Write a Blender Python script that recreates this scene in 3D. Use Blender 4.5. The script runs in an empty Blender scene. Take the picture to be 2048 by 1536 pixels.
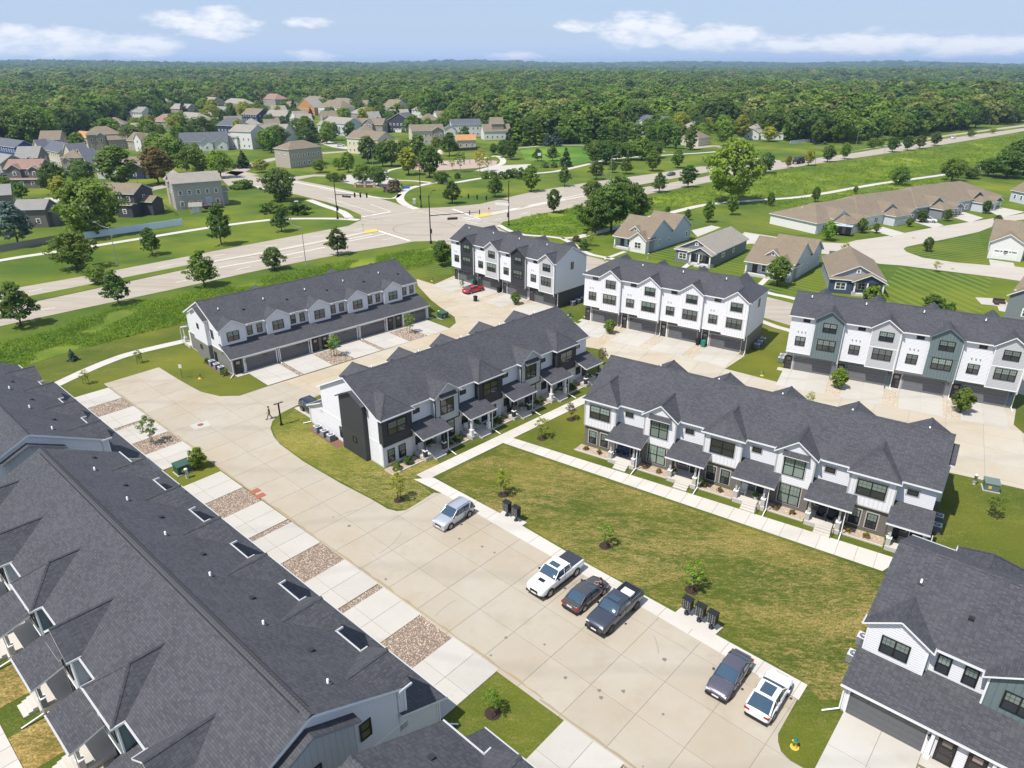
import bpy, bmesh, math, random
import numpy as np
from math import radians, sin, cos, pi, atan, tan, hypot, atan2, sqrt
from mathutils import Vector, noise
from mathutils.geometry import tessellate_polygon
random.seed(7)
scene = bpy.context.scene
# ------------------------------------------------------------------ camera, sky, sun, exposure
CAM_H = 42.0
FPX = 1395.0
PITCH = atan(634.0 / FPX)
cam_d = bpy.data.cameras.new("camera"); cam = bpy.data.objects.new("camera", cam_d)
scene.collection.objects.link(cam); scene.camera = cam
cam.location = (0, 0, CAM_H); cam.rotation_euler = (pi / 2 - PITCH, 0, 0)
cam_d.sensor_width = 36.0; cam_d.lens = FPX / 2048 * 36.0
cam_d.clip_start = 0.5; cam_d.clip_end = 40000
SUN_AZ, SUN_EL = 216.0, 61.0      # direction towards the sun, degrees from +X
world = bpy.data.worlds.new("World"); scene.world = world; world.use_nodes = True
wn = world.node_tree.nodes; wl = world.node_tree.links; wn.clear()
w_out = wn.new("ShaderNodeOutputWorld"); w_bg = wn.new("ShaderNodeBackground")
w_sky = wn.new("ShaderNodeTexSky"); w_sky.sky_type = 'NISHITA'; w_sky.sun_disc = False
w_sky.sun_elevation = radians(SUN_EL); w_sky.sun_rotation = radians(90 - SUN_AZ)
w_sky.altitude = 300; w_sky.air_density = 1.0; w_sky.dust_density = 0.6; w_sky.ozone_density = 3.0
w_bg.inputs[1].default_value = 0.072
def wnode(t, **kw):
    n = wn.new(t)
    for k, v in kw.items(): setattr(n, k, v)
    return n
def wmath(op, a, b=None, clamp=False):
    n = wnode("ShaderNodeMath", operation=op); n.use_clamp = clamp
    for i, v in enumerate((a, b)):
        if v is None: continue
        if isinstance(v, (int, float)): n.inputs[i].default_value = v
        else: wl.new(v, n.inputs[i])
    return n.outputs[0]
# clouds: fair weather cumulus low over the horizon and thin streaks, spread over the whole sky
w_geo = wnode("ShaderNodeTexCoord")
sep = wnode("ShaderNodeSeparateXYZ"); wl.new(w_geo.outputs['Generated'], sep.inputs[0])
az = wmath('ARCTAN2', sep.outputs[0], sep.outputs[1])
hyp = wmath('SQRT', wmath('ADD', wmath('MULTIPLY', sep.outputs[0], sep.outputs[0]), wmath('MULTIPLY', sep.outputs[1], sep.outputs[1])))
el = wmath('ARCTAN2', sep.outputs[2], hyp)
comb = wnode("ShaderNodeCombineXYZ"); wl.new(wmath('MULTIPLY', az, 11.0), comb.inputs[0]); wl.new(wmath('MULTIPLY', el, 30.0), comb.inputs[1])
nz = wnode("ShaderNodeTexNoise"); nz.inputs['Scale'].default_value = 2.2; nz.inputs['Detail'].default_value = 7; nz.inputs['Roughness'].default_value = 0.62
wl.new(comb.outputs[0], nz.inputs['Vector'])
def blob(a0, e0, ra, re_):
    da = wmath('DIVIDE', wmath('SUBTRACT', az, a0), ra); de = wmath('DIVIDE', wmath('SUBTRACT', el, e0), re_)
    s = wmath('ADD', wmath('MULTIPLY', da, da), wmath('MULTIPLY', de, de))
    return wmath('SUBTRACT', 1.0, s, True)
def dirpx(u, v):
    x = (u - 1024) / FPX; y = (768 - v) / FPX
    dy = cos(PITCH) + y * sin(PITCH); dz = -sin(PITCH) + y * cos(PITCH)
    return atan2(x, dy), atan2(dz, hypot(x, dy))
acc = None
for (u, v, ru, rv) in [(80, 88, 130, 30), (245, 92, 120, 24), (420, 48, 110, 28), (625, 112, 60, 12), (1290, 62, 120, 34), (1430, 76, 150, 26),
                       (1170, 52, 60, 14), (1750, 84, 160, 24), (1960, 92, 140, 20), (1550, 92, 90, 14), (1030, 112, 60, 9), (-300, 80, 150, 26),
                       (2500, 85, 200, 26), (2900, 70, 160, 30), (-900, 60, 200, 30), (620, 45, 60, 10)]:
    a0, e0 = dirpx(u, v)
    b = blob(a0, e0, ru * 1.05 / FPX, rv * 1.15 / FPX)
    acc = b if acc is None else wmath('MAXIMUM', acc, b)
nzc = wmath('MULTIPLY', wmath('SUBTRACT', nz.outputs[0], 0.5), 2.6)
cum = wmath('MULTIPLY', wmath('MULTIPLY', wmath('SUBTRACT', wmath('ADD', acc, nzc), 0.34, True), 1.45, True), wmath('MULTIPLY', acc, 3.0, True), True)
comb2 = wnode("ShaderNodeCombineXYZ"); wl.new(wmath('MULTIPLY', az, 2.2), comb2.inputs[0]); wl.new(wmath('ADD', wmath('MULTIPLY', el, 26.0), wmath('MULTIPLY', az, 1.4)), comb2.inputs[1])
nz2 = wnode("ShaderNodeTexNoise"); nz2.inputs['Scale'].default_value = 1.3; nz2.inputs['Detail'].default_value = 5
wl.new(comb2.outputs[0], nz2.inputs['Vector'])
cir = wmath('MULTIPLY', wmath('SUBTRACT', nz2.outputs[0], 0.55), 2.0, True)
hz = wmath('MULTIPLY', wmath('SUBTRACT', 1.0, wmath('DIVIDE', el, 0.12), True), 0.95)
veil = wmath('MAXIMUM', wmath('MULTIPLY', cir, 0.40), hz)
veilm = wmath('MAXIMUM', veil, 0.62)
m1 = wnode("ShaderNodeMixRGB"); wl.new(veilm, m1.inputs[0]); wl.new(w_sky.outputs[0], m1.inputs[1]); m1.inputs[2].default_value = (6.6, 8.3, 11.6, 1)
m2 = wnode("ShaderNodeMixRGB"); wl.new(cum, m2.inputs[0]); wl.new(m1.outputs[0], m2.inputs[1]); m2.inputs[2].default_value = (11.0, 11.2, 11.8, 1)
wl.new(m2.outputs[0], w_bg.inputs[0]); wl.new(w_bg.outputs[0], w_out.inputs[0])
sun_d = bpy.data.lights.new("sun", 'SUN'); sun = bpy.data.objects.new("sun", sun_d); scene.collection.objects.link(sun)
sun_d.energy = 5.0; sun_d.angle = radians(0.53); sun_d.color = (1.0, 0.955, 0.89)
sd = Vector((cos(radians(SUN_AZ)) * cos(radians(SUN_EL)), sin(radians(SUN_AZ)) * cos(radians(SUN_EL)), sin(radians(SUN_EL))))
sun.rotation_euler = sd.to_track_quat('Z', 'Y').to_euler()
scene.view_settings.view_transform = 'Standard'; scene.view_settings.look = 'None'
scene.view_settings.exposure = 0.36; scene.view_settings.gamma = 1.0
try: scene.view_settings.use_curve_mapping = False
except Exception: pass
scene.render.engine = 'CYCLES'

# ------------------------------------------------------------------ helpers
COL = scene.collection
def gp(u, v, z=0.0):
    """point on the plane at height z seen at photo position u, v"""
    x = (u - 1024) / FPX; y = (768 - v) / FPX
    d = (x, cos(PITCH) + y * sin(PITCH), -sin(PITCH) + y * cos(PITCH))
    t = (CAM_H - z) / (-d[2]); return (d[0] * t, d[1] * t)
class Frame:
    def __init__(s, x, y, th): s.x, s.y, s.th = x, y, radians(th)
    def w(s, lx, ly): return (s.x + lx * cos(s.th) - ly * sin(s.th), s.y + lx * sin(s.th) + ly * cos(s.th))
    def l(s, X, Y): dx, dy = X - s.x, Y - s.y; return (dx * cos(s.th) + dy * sin(s.th), -dx * sin(s.th) + dy * cos(s.th))

def tag(o, label=None, cat=None, group=None, kind=None):
    if label: o['label'] = label
    if cat: o['category'] = cat
    if group: o['group'] = group
    if kind: o['kind'] = kind
    return o
def thing(name, label, cat, loc=(0, 0, 0), rz=0.0, group=None):
    o = bpy.data.objects.new(name, None); COL.objects.link(o); o.empty_display_size = 0.3
    o.location = loc; o.rotation_euler = (0, 0, rz)
    return tag(o, label, cat, group)
def link(name, me, parent=None, loc=(0, 0, 0), rz=0.0, sc=None, rot=None):
    o = bpy.data.objects.new(name, me); COL.objects.link(o)
    if parent is not None: o.parent = parent
    o.location = loc; o.rotation_euler = rot if rot else (0, 0, rz)
    if sc is not None: o.scale = sc if hasattr(sc, '__len__') else (sc, sc, sc)
    return o
def copy_tree(o, parent=None):
    c = o.copy(); COL.objects.link(c); c.parent = parent
    for ch in list(o.children): copy_tree(ch, c)
    return c

class MB:
    """mesh builder: faces with materials and metric UVs (u along the face, v up it)"""
    def __init__(s): s.v = []; s.f = []; s.m = []; s.mats = []; s.sm = []
    def mi(s, m):
        if m not in s.mats: s.mats.append(m)
        return s.mats.index(m)
    def poly(s, pts, m, smooth=False):
        b = len(s.v); s.v += [tuple(p) for p in pts]; s.f.append(tuple(range(b, b + len(pts)))); s.m.append(s.mi(m)); s.sm.append(smooth)
    def mesh(s, vs, fs, m, smooth=False):
        b = len(s.v); s.v += [tuple(p) for p in vs]; k = s.mi(m)
        for f in fs: s.f.append(tuple(b + i for i in f)); s.m.append(k); s.sm.append(smooth)
    def box(s, x0, y0, z0, x1, y1, z1, m, top=None):
        vs = [(x0, y0, z0), (x1, y0, z0), (x1, y1, z0), (x0, y1, z0), (x0, y0, z1), (x1, y0, z1), (x1, y1, z1), (x0, y1, z1)]
        s.mesh(vs, [(0, 3, 2, 1), (0, 1, 5, 4), (1, 2, 6, 5), (2, 3, 7, 6), (3, 0, 4, 7)], m)
        s.mesh(vs[4:], [(0, 1, 2, 3)], top or m)
    def prism_x(s, prof, x0, x1, m):      # profile in (y, z)
        n = len(prof); vs = [(x0, y, z) for y, z in prof] + [(x1, y, z) for y, z in prof]
        s.mesh(vs, [tuple(range(n - 1, -1, -1)), tuple(range(n, 2 * n))] + [(i, (i + 1) % n, n + (i + 1) % n, n + i) for i in range(n)], m)
    def prism_y(s, prof, y0, y1, m):      # profile in (x, z)
        n = len(prof); vs = [(x, y0, z) for x, z in prof] + [(x, y1, z) for x, z in prof]
        s.mesh(vs, [tuple(range(n)), tuple(range(2 * n - 1, n - 1, -1))] + [((i + 1) % n, i, n + i, n + (i + 1) % n) for i in range(n)], m)
    def slab(s, top, th, mt, ms):         # roof plane with a fascia edge
        n = len(top); bot = [(p[0], p[1], p[2] - th) for p in top]; vs = list(top) + bot
        s.mesh(vs[:n], [tuple(range(n))], mt)
        s.mesh(vs, [tuple(range(2 * n - 1, n - 1, -1))] + [((i + 1) % n, i, n + i, n + (i + 1) % n) for i in range(n)], ms)
    def tube(s, p0, p1, r0, r1, m, n=8, caps=True, smooth=True):
        p0, p1 = Vector(p0), Vector(p1); d = (p1 - p0)
        if d.length < 1e-6: return
        d.normalize(); a = d.cross(Vector((0, 0, 1)) if abs(d.z) < .95 else Vector((1, 0, 0))).normalized(); b = d.cross(a)
        vs = []
        for (p, r) in ((p0, r0), (p1, r1)):
            for i in range(n):
                t = 2 * pi * i / n; vs.append(p + a * (cos(t) * r) + b * (sin(t) * r))
        s.mesh(vs, [(i, (i + 1) % n, n + (i + 1) % n, n + i) for i in range(n)], m, smooth)
        if caps: s.mesh(vs, [tuple(range(n - 1, -1, -1)), tuple(range(n, 2 * n))], m)
    def lathe(s, prof, c, m, n=14, smooth=True):   # prof: (r, z)
        vs = []
        for r, z in prof:
            for i in range(n):
                t = 2 * pi * i / n; vs.append((c[0] + r * cos(t), c[1] + r * sin(t), c[2] + z))
        fs = [(k * n + i, k * n + (i + 1) % n, (k + 1) * n + (i + 1) % n, (k + 1) * n + i) for k in range(len(prof) - 1) for i in range(n)]
        s.mesh(vs, fs, m, smooth); s.mesh(vs, [tuple(range(n - 1, -1, -1)), tuple(range((len(prof) - 1) * n, len(prof) * n))], m)
    def data(s, name):
        me = bpy.data.meshes.new(name); me.from_pydata(s.v, [], s.f)
        for m in s.mats: me.materials.append(m)
        me.polygons.foreach_set('material_index', s.m); me.polygons.foreach_set('use_smooth', s.sm)
        uv = me.uv_layers.new(name='UVMap'); co = np.array(s.v, float); out = []
        for f in s.f:
            p = co[list(f)]; n = np.zeros(3)
            for i in range(len(f)):
                a, b = p[i], p[(i + 1) % len(f)]; n += np.cross(a, b)
            L = np.linalg.norm(n); n = n / L if L > 1e-12 else np.array([0, 0, 1.])
            if abs(n[2]) > 0.995: U = np.array([1., 0, 0]); V = np.array([0, 1., 0])
            else:
                U = np.cross([0, 0, 1.], n); U /= np.linalg.norm(U); V = np.cross(n, U)
                if V[2] < 0: V = -V
            out.append(np.stack([p @ U, p @ V], 1))
        uv.data.foreach_set('uv', np.concatenate(out).ravel()); me.update(); return me
    def build(s, name, parent=None, loc=(0, 0, 0), rz=0.0): return link(name, s.data(name), parent, loc, rz)

# ------------------------------------------------------------------ materials
MATS = {}
class NT:
    def __init__(s, name):
        s.mat = bpy.data.materials.new(name); s.mat.use_nodes = True; s.n = s.mat.node_tree.nodes; s.l = s.mat.node_tree.links
        s.b = s.n['Principled BSDF']
    def node(s, t, **kw):
        n = s.n.new(t)
        for k, v in kw.items():
            if k in n.inputs: 
                if hasattr(v, 'is_linked') or isinstance(v, bpy.types.NodeSocket): s.l.new(v, n.inputs[k])
                else: n.inputs[k].default_value = v
            else: setattr(n, k, v)
        return n
    def math(s, op, a, b=0.0, clamp=False):
        n = s.n.new('ShaderNodeMath'); n.operation = op; n.use_clamp = clamp
        for i, v in enumerate((a, b)):
            if isinstance(v, bpy.types.NodeSocket): s.l.new(v, n.inputs[i])
            else: n.inputs[i].default_value = v
        return n.outputs[0]
    def noise(s, vec, scale, detail=4, rough=.55):
        n = s.n.new('ShaderNodeTexNoise'); s.l.new(vec, n.inputs['Vector']); n.inputs['Scale'].default_value = scale
        n.inputs['Detail'].default_value = detail; n.inputs['Roughness'].default_value = rough; return n.outputs['Fac']
    def mix(s, f, a, b, mode='MIX'):
        n = s.n.new('ShaderNodeMixRGB'); n.blend_type = mode
        for i, v in enumerate((f, a, b)):
            if isinstance(v, bpy.types.NodeSocket): s.l.new(v, n.inputs[i])
            else: n.inputs[i].default_value = v if i == 0 else (*v, 1) if len(v) == 3 else v
        return n.outputs[0]
    def ramp(s, f, stops):
        n = s.n.new('ShaderNodeValToRGB'); s.l.new(f, n.inputs[0]); e = n.color_ramp.elements
        while len(e) < len(stops): e.new(0.5)
        for i, (p, c) in enumerate(stops): e[i].position = p; e[i].color = (*c, 1) if len(c) == 3 else (c[0],) * 3 + (1,)
        return n.outputs[0]
    def bump(s, h, strength=.5, dist=.02):
        n = s.n.new('ShaderNodeBump'); s.l.new(h, n.inputs['Height']); n.inputs['Strength'].default_value = strength; n.inputs['Distance'].default_value = dist
        s.l.new(n.outputs[0], s.b.inputs['Normal'])
    def col(s, c):
        if isinstance(c, bpy.types.NodeSocket): s.l.new(c, s.b.inputs['Base Color'])
        else: s.b.inputs['Base Color'].default_value = (*c, 1)
    def geo(s):
        return s.n.new('ShaderNodeNewGeometry').outputs['Position']
    def uv(s): return s.n.new('ShaderNodeTexCoord').outputs['UV']
    def obj(s): return s.n.new('ShaderNodeTexCoord').outputs['Object']
    def rnd(s): return s.n.new('ShaderNodeObjectInfo').outputs['Random']
def mat(name):
    def deco(fn):
        def get(*a, **kw):
            k = (name,) + a + tuple(kw.items())
            if k not in MATS:
                t = NT(name); fn(t, *a, **kw); MATS[k] = t.mat
            return MATS[k]
        return get
    return deco
@mat('plain')
def plain(t, c, rough=.6, metal=0.0, spec=.4):
    u = t.noise(t.obj(), 3.0, 3); t.col(t.mix(t.math('MULTIPLY', u, .22), c, tuple(x * .72 for x in c)))
    t.b.inputs['Roughness'].default_value = rough; t.b.inputs['Metallic'].default_value = metal; t.b.inputs['Specular IOR Level'].default_value = spec
@mat('shingle')
def shingle(t, c1=(.026, .027, .032), c2=(.082, .082, .092), tab=.30, course=.155):
    uv = t.uv(); br = t.n.new('ShaderNodeTexBrick'); t.l.new(uv, br.inputs['Vector'])
    br.offset = .37; br.offset_frequency = 1; br.inputs['Scale'].default_value = 1.0
    br.inputs['Brick Width'].default_value = tab; br.inputs['Row Height'].default_value = course; br.inputs['Mortar Size'].default_value = .016
    br.inputs['Mortar Smooth'].default_value = .4; br.inputs['Bias'].default_value = 0.0
    br.inputs['Color1'].default_value = (*c1, 1); br.inputs['Color2'].default_value = (*c2, 1); br.inputs['Mortar'].default_value = (*[x * .45 for x in c1], 1)
    n1 = t.noise(uv, .35, 3); n2 = t.noise(uv, 9.0, 2); n3 = t.noise(uv, 60, 2)
    c = t.mix(t.math('MULTIPLY', t.math('SUBTRACT', n2, .35, True), 1.3, True), br.outputs['Color'], c2)
    c = t.mix(t.math('MULTIPLY', n3, .5), c, tuple(x * .55 for x in c1))
    c = t.mix(t.math('MULTIPLY', n1, .35), c, tuple(x * 1.35 for x in c2)); t.col(c)
    t.b.inputs['Roughness'].default_value = .82; t.b.inputs['Specular IOR Level'].default_value = .35
    sp = t.n.new('ShaderNodeSeparateXYZ'); t.l.new(uv, sp.inputs[0])
    saw = t.math('FRACT', t.math('DIVIDE', sp.outputs[1], course))
    h = t.math('ADD', t.math('MULTIPLY', t.math('SUBTRACT', 1.0, saw), .7), t.math('MULTIPLY', n2, .5))
    t.bump(h, .55, .025)
@mat('lap_siding')
def lap(t, c, pitch=.19):
    uv = t.uv(); sp = t.n.new('ShaderNodeSeparateXYZ'); t.l.new(uv, sp.inputs[0])
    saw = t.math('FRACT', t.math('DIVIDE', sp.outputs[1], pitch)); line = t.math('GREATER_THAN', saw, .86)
    n1 = t.noise(uv, .7, 3)
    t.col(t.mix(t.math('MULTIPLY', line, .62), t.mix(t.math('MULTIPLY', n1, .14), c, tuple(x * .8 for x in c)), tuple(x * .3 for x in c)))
    t.b.inputs['Roughness'].default_value = .55; t.b.inputs['Specular IOR Level'].default_value = .3; t.bump(t.math('SUBTRACT', 1.0, saw), .6, .02)
@mat('board_batten')
def batten(t, c, pitch=.41):
    uv = t.uv(); sp = t.n.new('ShaderNodeSeparateXYZ'); t.l.new(uv, sp.inputs[0])
    saw = t.math('FRACT', t.math('DIVIDE', sp.outputs[0], pitch)); bt = t.math('LESS_THAN', saw, .16)
    ed = t.math('MULTIPLY', t.math('GREATER_THAN', saw, .16), t.math('LESS_THAN', saw, .24))
    n1 = t.noise(uv, .7, 3)
    t.col(t.mix(t.math('MULTIPLY', ed, .4), t.mix(t.math('MULTIPLY', n1, .14), c, tuple(x * .8 for x in c)), tuple(x * .35 for x in c)))
    t.b.inputs['Roughness'].default_value = .55; t.b.inputs['Specular IOR Level'].default_value = .3; t.bump(bt, .8, .03)
@mat('concrete')
def concrete(t, c, c2, stain=0.5, streak=0.0, sang=0.0):
    p = t.geo(); r = t.rnd(); n1 = t.noise(p, .12, 4, .6); n2 = t.noise(p, .9, 5, .65); n3 = t.noise(p, 9, 3); n4 = t.noise(p, .35, 6, .7)
    a = t.mix(t.math('MULTIPLY', t.math('SUBTRACT', n1, .38, True), 2.6 * stain, True), c, c2)
    a = t.mix(t.math('MULTIPLY', t.math('SUBTRACT', n4, .52, True), 2.2 * stain, True), a, tuple(x * .80 for x in c2))
    a = t.mix(t.math('MULTIPLY', n2, .34), a, tuple(x * .74 for x in c)); a = t.mix(t.math('MULTIPLY', n3, .22), a, tuple(x * .7 for x in c))
    a = t.mix(t.math('MULTIPLY', t.math('SUBTRACT', r, .40, True), .22, True), a, tuple(x * .62 for x in c2))
    wv = t.n.new('ShaderNodeTexWave'); wv.wave_type = 'RINGS'; t.l.new(p, wv.inputs['Vector']); wv.inputs['Scale'].default_value = .035; wv.inputs['Distortion'].default_value = 9; wv.inputs['Detail'].default_value = 3; wv.inputs['Detail Scale'].default_value = .6
    a = t.mix(t.math('MULTIPLY', t.math('MULTIPLY', t.math('SUBTRACT', wv.outputs['Fac'], .93, True), 5.0, True), .5), a, tuple(x * .5 for x in c))
    if streak > 0:
        ms = t.n.new('ShaderNodeMapping'); t.l.new(p, ms.inputs[0]); ms.inputs['Rotation'].default_value = (0, 0, -sang); ms.inputs['Scale'].default_value = (.02, .55, 1)
        ns_ = t.noise(ms.outputs[0], 1.6, 4, .6); a = t.mix(t.math('MULTIPLY', t.math('SUBTRACT', ns_, .48, True), 3.0 * streak, True), a, tuple(x * .62 for x in c2))
    n5 = t.noise(p, 2.6, 2, .5); a = t.mix(t.math('MULTIPLY', t.math('SUBTRACT', n5, .72, True), 4.0, True), a, tuple(x * .45 for x in c)); t.col(a)
    t.b.inputs['Roughness'].default_value = .85; t.b.inputs['Specular IOR Level'].default_value = .25; t.bump(n3, .12, .01)
@mat('grass')
def grass(t, g1, g2, dry=(.30, .22, .09), dryamt=.35, stripe=0.0, ang=0.0, pitch=1.3, tuft=1.0):
    p = t.geo()
    mq = t.n.new('ShaderNodeMapping'); t.l.new(p, mq.inputs[0]); mq.inputs['Rotation'].default_value = (0, 0, radians(42)); mq.inputs['Scale'].default_value = (.38, 1.0, 1.0)
    n0 = t.noise(p, .035, 3); n1 = t.noise(mq.outputs[0], .20, 4, .6); n2 = t.noise(mq.outputs[0], 1.5, 5, .75); n3 = t.noise(p, 6.0, 4, .7); n4 = t.noise(p, 28, 2)
    a = t.mix(t.math('MULTIPLY', t.math('SUBTRACT', n1, .35, True), 2.6, True), g1, g2)
    if stripe > 0:
        mp = t.n.new('ShaderNodeMapping'); t.l.new(p, mp.inputs[0]); mp.inputs['Rotation'].default_value = (0, 0, ang)
        sp = t.n.new('ShaderNodeSeparateXYZ'); t.l.new(mp.outputs[0], sp.inputs[0])
        wob = t.math('ADD', sp.outputs[0], t.math('MULTIPLY', n0, 2.2))
        st = t.math('SINE', t.math('MULTIPLY', wob, 2 * pi / (pitch * 2)))
        a = t.mix(t.math('MULTIPLY', t.math('ADD', t.math('MULTIPLY', st, .75), .45, True), stripe), a, tuple(x * 1.7 + .01 for x in g2))
    nf = t.noise(mq.outputs[0], 4.5, 4, .8)
    dm = t.math('MULTIPLY', t.math('SUBTRACT', t.math('ADD', t.math('MULTIPLY', n1, .34), t.math('ADD', t.math('MULTIPLY', n2, .38), t.math('MULTIPLY', nf, .52))), .72 - .17 * dryamt, True), 6.0, True)
    a = t.mix(t.math('MULTIPLY', dm, dryamt * 1.3, True), a, dry)
    a = t.mix(t.math('MULTIPLY', t.math('SUBTRACT', n3, .38, True), 2.8 * tuft, True), a, tuple(x * .45 for x in g1))
    a = t.mix(t.math('MULTIPLY', n4, .38), a, tuple(x * .5 for x in g1))
    a = t.mix(t.math('MULTIPLY', t.math('SUBTRACT', n0, .42, True), 2.4, True), a, (g2[0] * 1.55, g2[1] * 1.18, g2[2]))
    nl = t.noise(p, .09, 5, .7); a = t.mix(t.math('MULTIPLY', t.math('SUBTRACT', nl, .54, True), 2.2, True), a, tuple(x * .62 for x in g1)); t.col(a)
    t.b.inputs['Roughness'].default_value = .9; t.b.inputs['Specular IOR Level'].default_value = .15
    t.bump(t.math('ADD', n3, t.math('MULTIPLY', n4, .5)), .7, .08)
@mat('glass')
def glass(t, c=(.02, .024, .028)):
    n = t.noise(t.geo(), .25, 2); t.col(t.mix(t.math('MULTIPLY', n, .5), c, tuple(x * 2.2 + .01 for x in c)))
    t.b.inputs['Roughness'].default_value = .08; t.b.inputs['Specular IOR Level'].default_value = .9
    t.b.inputs['Coat Weight'].default_value = .4; t.b.inputs['Coat Roughness'].default_value = .03
@mat('blind')
def blind(t, c=(.27, .34, .29)):
    uv = t.uv(); sp = t.n.new('ShaderNodeSeparateXYZ'); t.l.new(uv, sp.inputs[0]); s = t.math('FRACT', t.math('MULTIPLY', sp.outputs[0], 9))
    r = t.rnd(); a = t.mix(t.math('MULTIPLY', s, .45), c, tuple(x * .45 for x in c)); t.col(t.mix(t.math('MULTIPLY', r, .75), a, (.06, .07, .07)))
    t.b.inputs['Roughness'].default_value = .4; t.b.inputs['Coat Weight'].default_value = .9; t.b.inputs['Coat Roughness'].default_value = .04
@mat('carpaint')
def paint(t, c, metal=.3):
    n = t.noise(t.obj(), 1.5, 3); t.col(t.mix(t.math('MULTIPLY', n, .15), c, tuple(x * .7 for x in c)))
    t.b.inputs['Roughness'].default_value = .38; t.b.inputs['Metallic'].default_value = metal
    t.b.inputs['Coat Weight'].default_value = 1.0; t.b.inputs['Coat Roughness'].default_value = .06
@mat('rubble')
def rubble(t, c1, c2, c3):
    p = t.geo(); vo = t.n.new('ShaderNodeTexVoronoi'); t.l.new(p, vo.inputs['Vector']); vo.inputs['Scale'].default_value = 9
    sp = t.n.new('ShaderNodeSeparateXYZ'); t.l.new(vo.outputs['Color'], sp.inputs[0])
    t.col(t.ramp(sp.outputs[0], [(0, c1), (.5, c2), (1, c3)])); t.b.inputs['Roughness'].default_value = .9
@mat('leaf')
def leaf(t, c, c2, trans=.25, ns=2.3):
    p = t.obj(); r = t.rnd(); n = t.noise(p, ns, 4, .65); n2 = t.noise(p, 14, 2)
    a = t.mix(t.math('MULTIPLY', t.math('SUBTRACT', n, .36, True), 3.0, True), c, c2)
    a = t.mix(t.math('MULTIPLY', n2, .45), a, tuple(x * .45 for x in c))
    hsv = t.n.new('ShaderNodeHueSaturation'); t.l.new(a, hsv.inputs['Color'])
    t.l.new(t.math('ADD', .482, t.math('MULTIPLY', r, .03)), hsv.inputs['Hue']); t.l.new(t.math('ADD', .78, t.math('MULTIPLY', t.math('FRACT', t.math('MULTIPLY', r, 7.3)), .42)), hsv.inputs['Value'])
    t.l.new(hsv.outputs[0], t.b.inputs['Base Color']); t.b.inputs['Roughness'].default_value = .6; t.b.inputs['Specular IOR Level'].default_value = .25
    tr = t.n.new('ShaderNodeBsdfTranslucent'); t.l.new(t.mix(.5, hsv.outputs[0], tuple(min(1, x * 2.2) for x in c2)), tr.inputs[0])
    mx = t.n.new('ShaderNodeMixShader'); mx.inputs[0].default_value = trans
    t.l.new(t.b.outputs[0], mx.inputs[1]); t.l.new(tr.outputs[0], mx.inputs[2]); t.l.new(mx.outputs[0], t.n['Material Output'].inputs['Surface'])

WHITE = (.70, .70, .72); TRIMW = (.76, .76, .75); GREIGE = (.42, .40, .37); CHAR = (.040, .042, .048); LGREY = (.46, .465, .47); TEAL = (.135, .175, .180)
BROWNG = (.155, .140, .128); OLIVEG = (.185, .185, .165); SPARE_TRIM = plain(TRIMW, .5)  # the trim material here is the same white as TRIM, unused
BLACKF = plain((.012, .012, .013), .4); TRIM = plain(TRIMW, .5); GTRIM = plain(GREIGE, .55); CHARP = plain(CHAR, .5)
DOORM = plain((.028, .026, .026), .35); SH = shingle(); GLASS = glass(); BLIND = blind()
SLABC = concrete((.395, .355, .29), (.36, .29, .195), 1.0); DRIVEC = concrete((.46, .435, .39), (.40, .36, .30), .6); WALKC = concrete((.52, .49, .44), (.43, .38, .32), .4)
JOINT = plain((.21, .185, .15), .95); GMETAL = plain((.115, .118, .125), .5)
# ------------------------------------------------------------------ ground sheets
def sheet(name, pts, m, z, kind='structure', parent=None, label=None, cat=None):
    tri = tessellate_polygon([[Vector((p[0], p[1], 0)) for p in pts]])
    mb = MB(); mb.mesh([(p[0], p[1], z) for p in pts], tri, m)
    fs = []
    for f in mb.f:
        a, b, c = [mb.v[i] for i in f]
        fs.append(f if (b[0] - a[0]) * (c[1] - a[1]) - (b[1] - a[1]) * (c[0] - a[0]) > 0 else tuple(reversed(f)))
    mb.f = fs; o = mb.build(name, parent); 
    if parent is None: tag(o, label, cat, kind=kind)
    return o
def px(*pts): return [gp(u, v) for u, v in pts]
def band(pts, w):            # polyline (world) -> polygon
    L, R = [], []
    for i, p in enumerate(pts):
        a = pts[max(i - 1, 0)]; b = pts[min(i + 1, len(pts) - 1)]; dx, dy = b[0] - a[0], b[1] - a[1]; l = hypot(dx, dy) or 1
        L.append((p[0] - dy / l * w / 2, p[1] + dx / l * w / 2)); R.append((p[0] + dy / l * w / 2, p[1] - dx / l * w / 2))
    return L + R[::-1]
def smooth_line(pts, k=4):   # Catmull-Rom
    out = []
    for i in range(len(pts) - 1):
        p0, p1, p2, p3 = pts[max(i - 1, 0)], pts[i], pts[i + 1], pts[min(i + 2, len(pts) - 1)]
        for j in range(k):
            t = j / k; out.append(tuple(.5 * (2 * p1[d] + (p2[d] - p0[d]) * t + (2 * p0[d] - 5 * p1[d] + 4 * p2[d] - p3[d]) * t * t + (3 * p1[d] - p0[d] - 3 * p2[d] + p3[d]) * t ** 3) for d in (0, 1)))
    return out + [pts[-1]]
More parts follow.
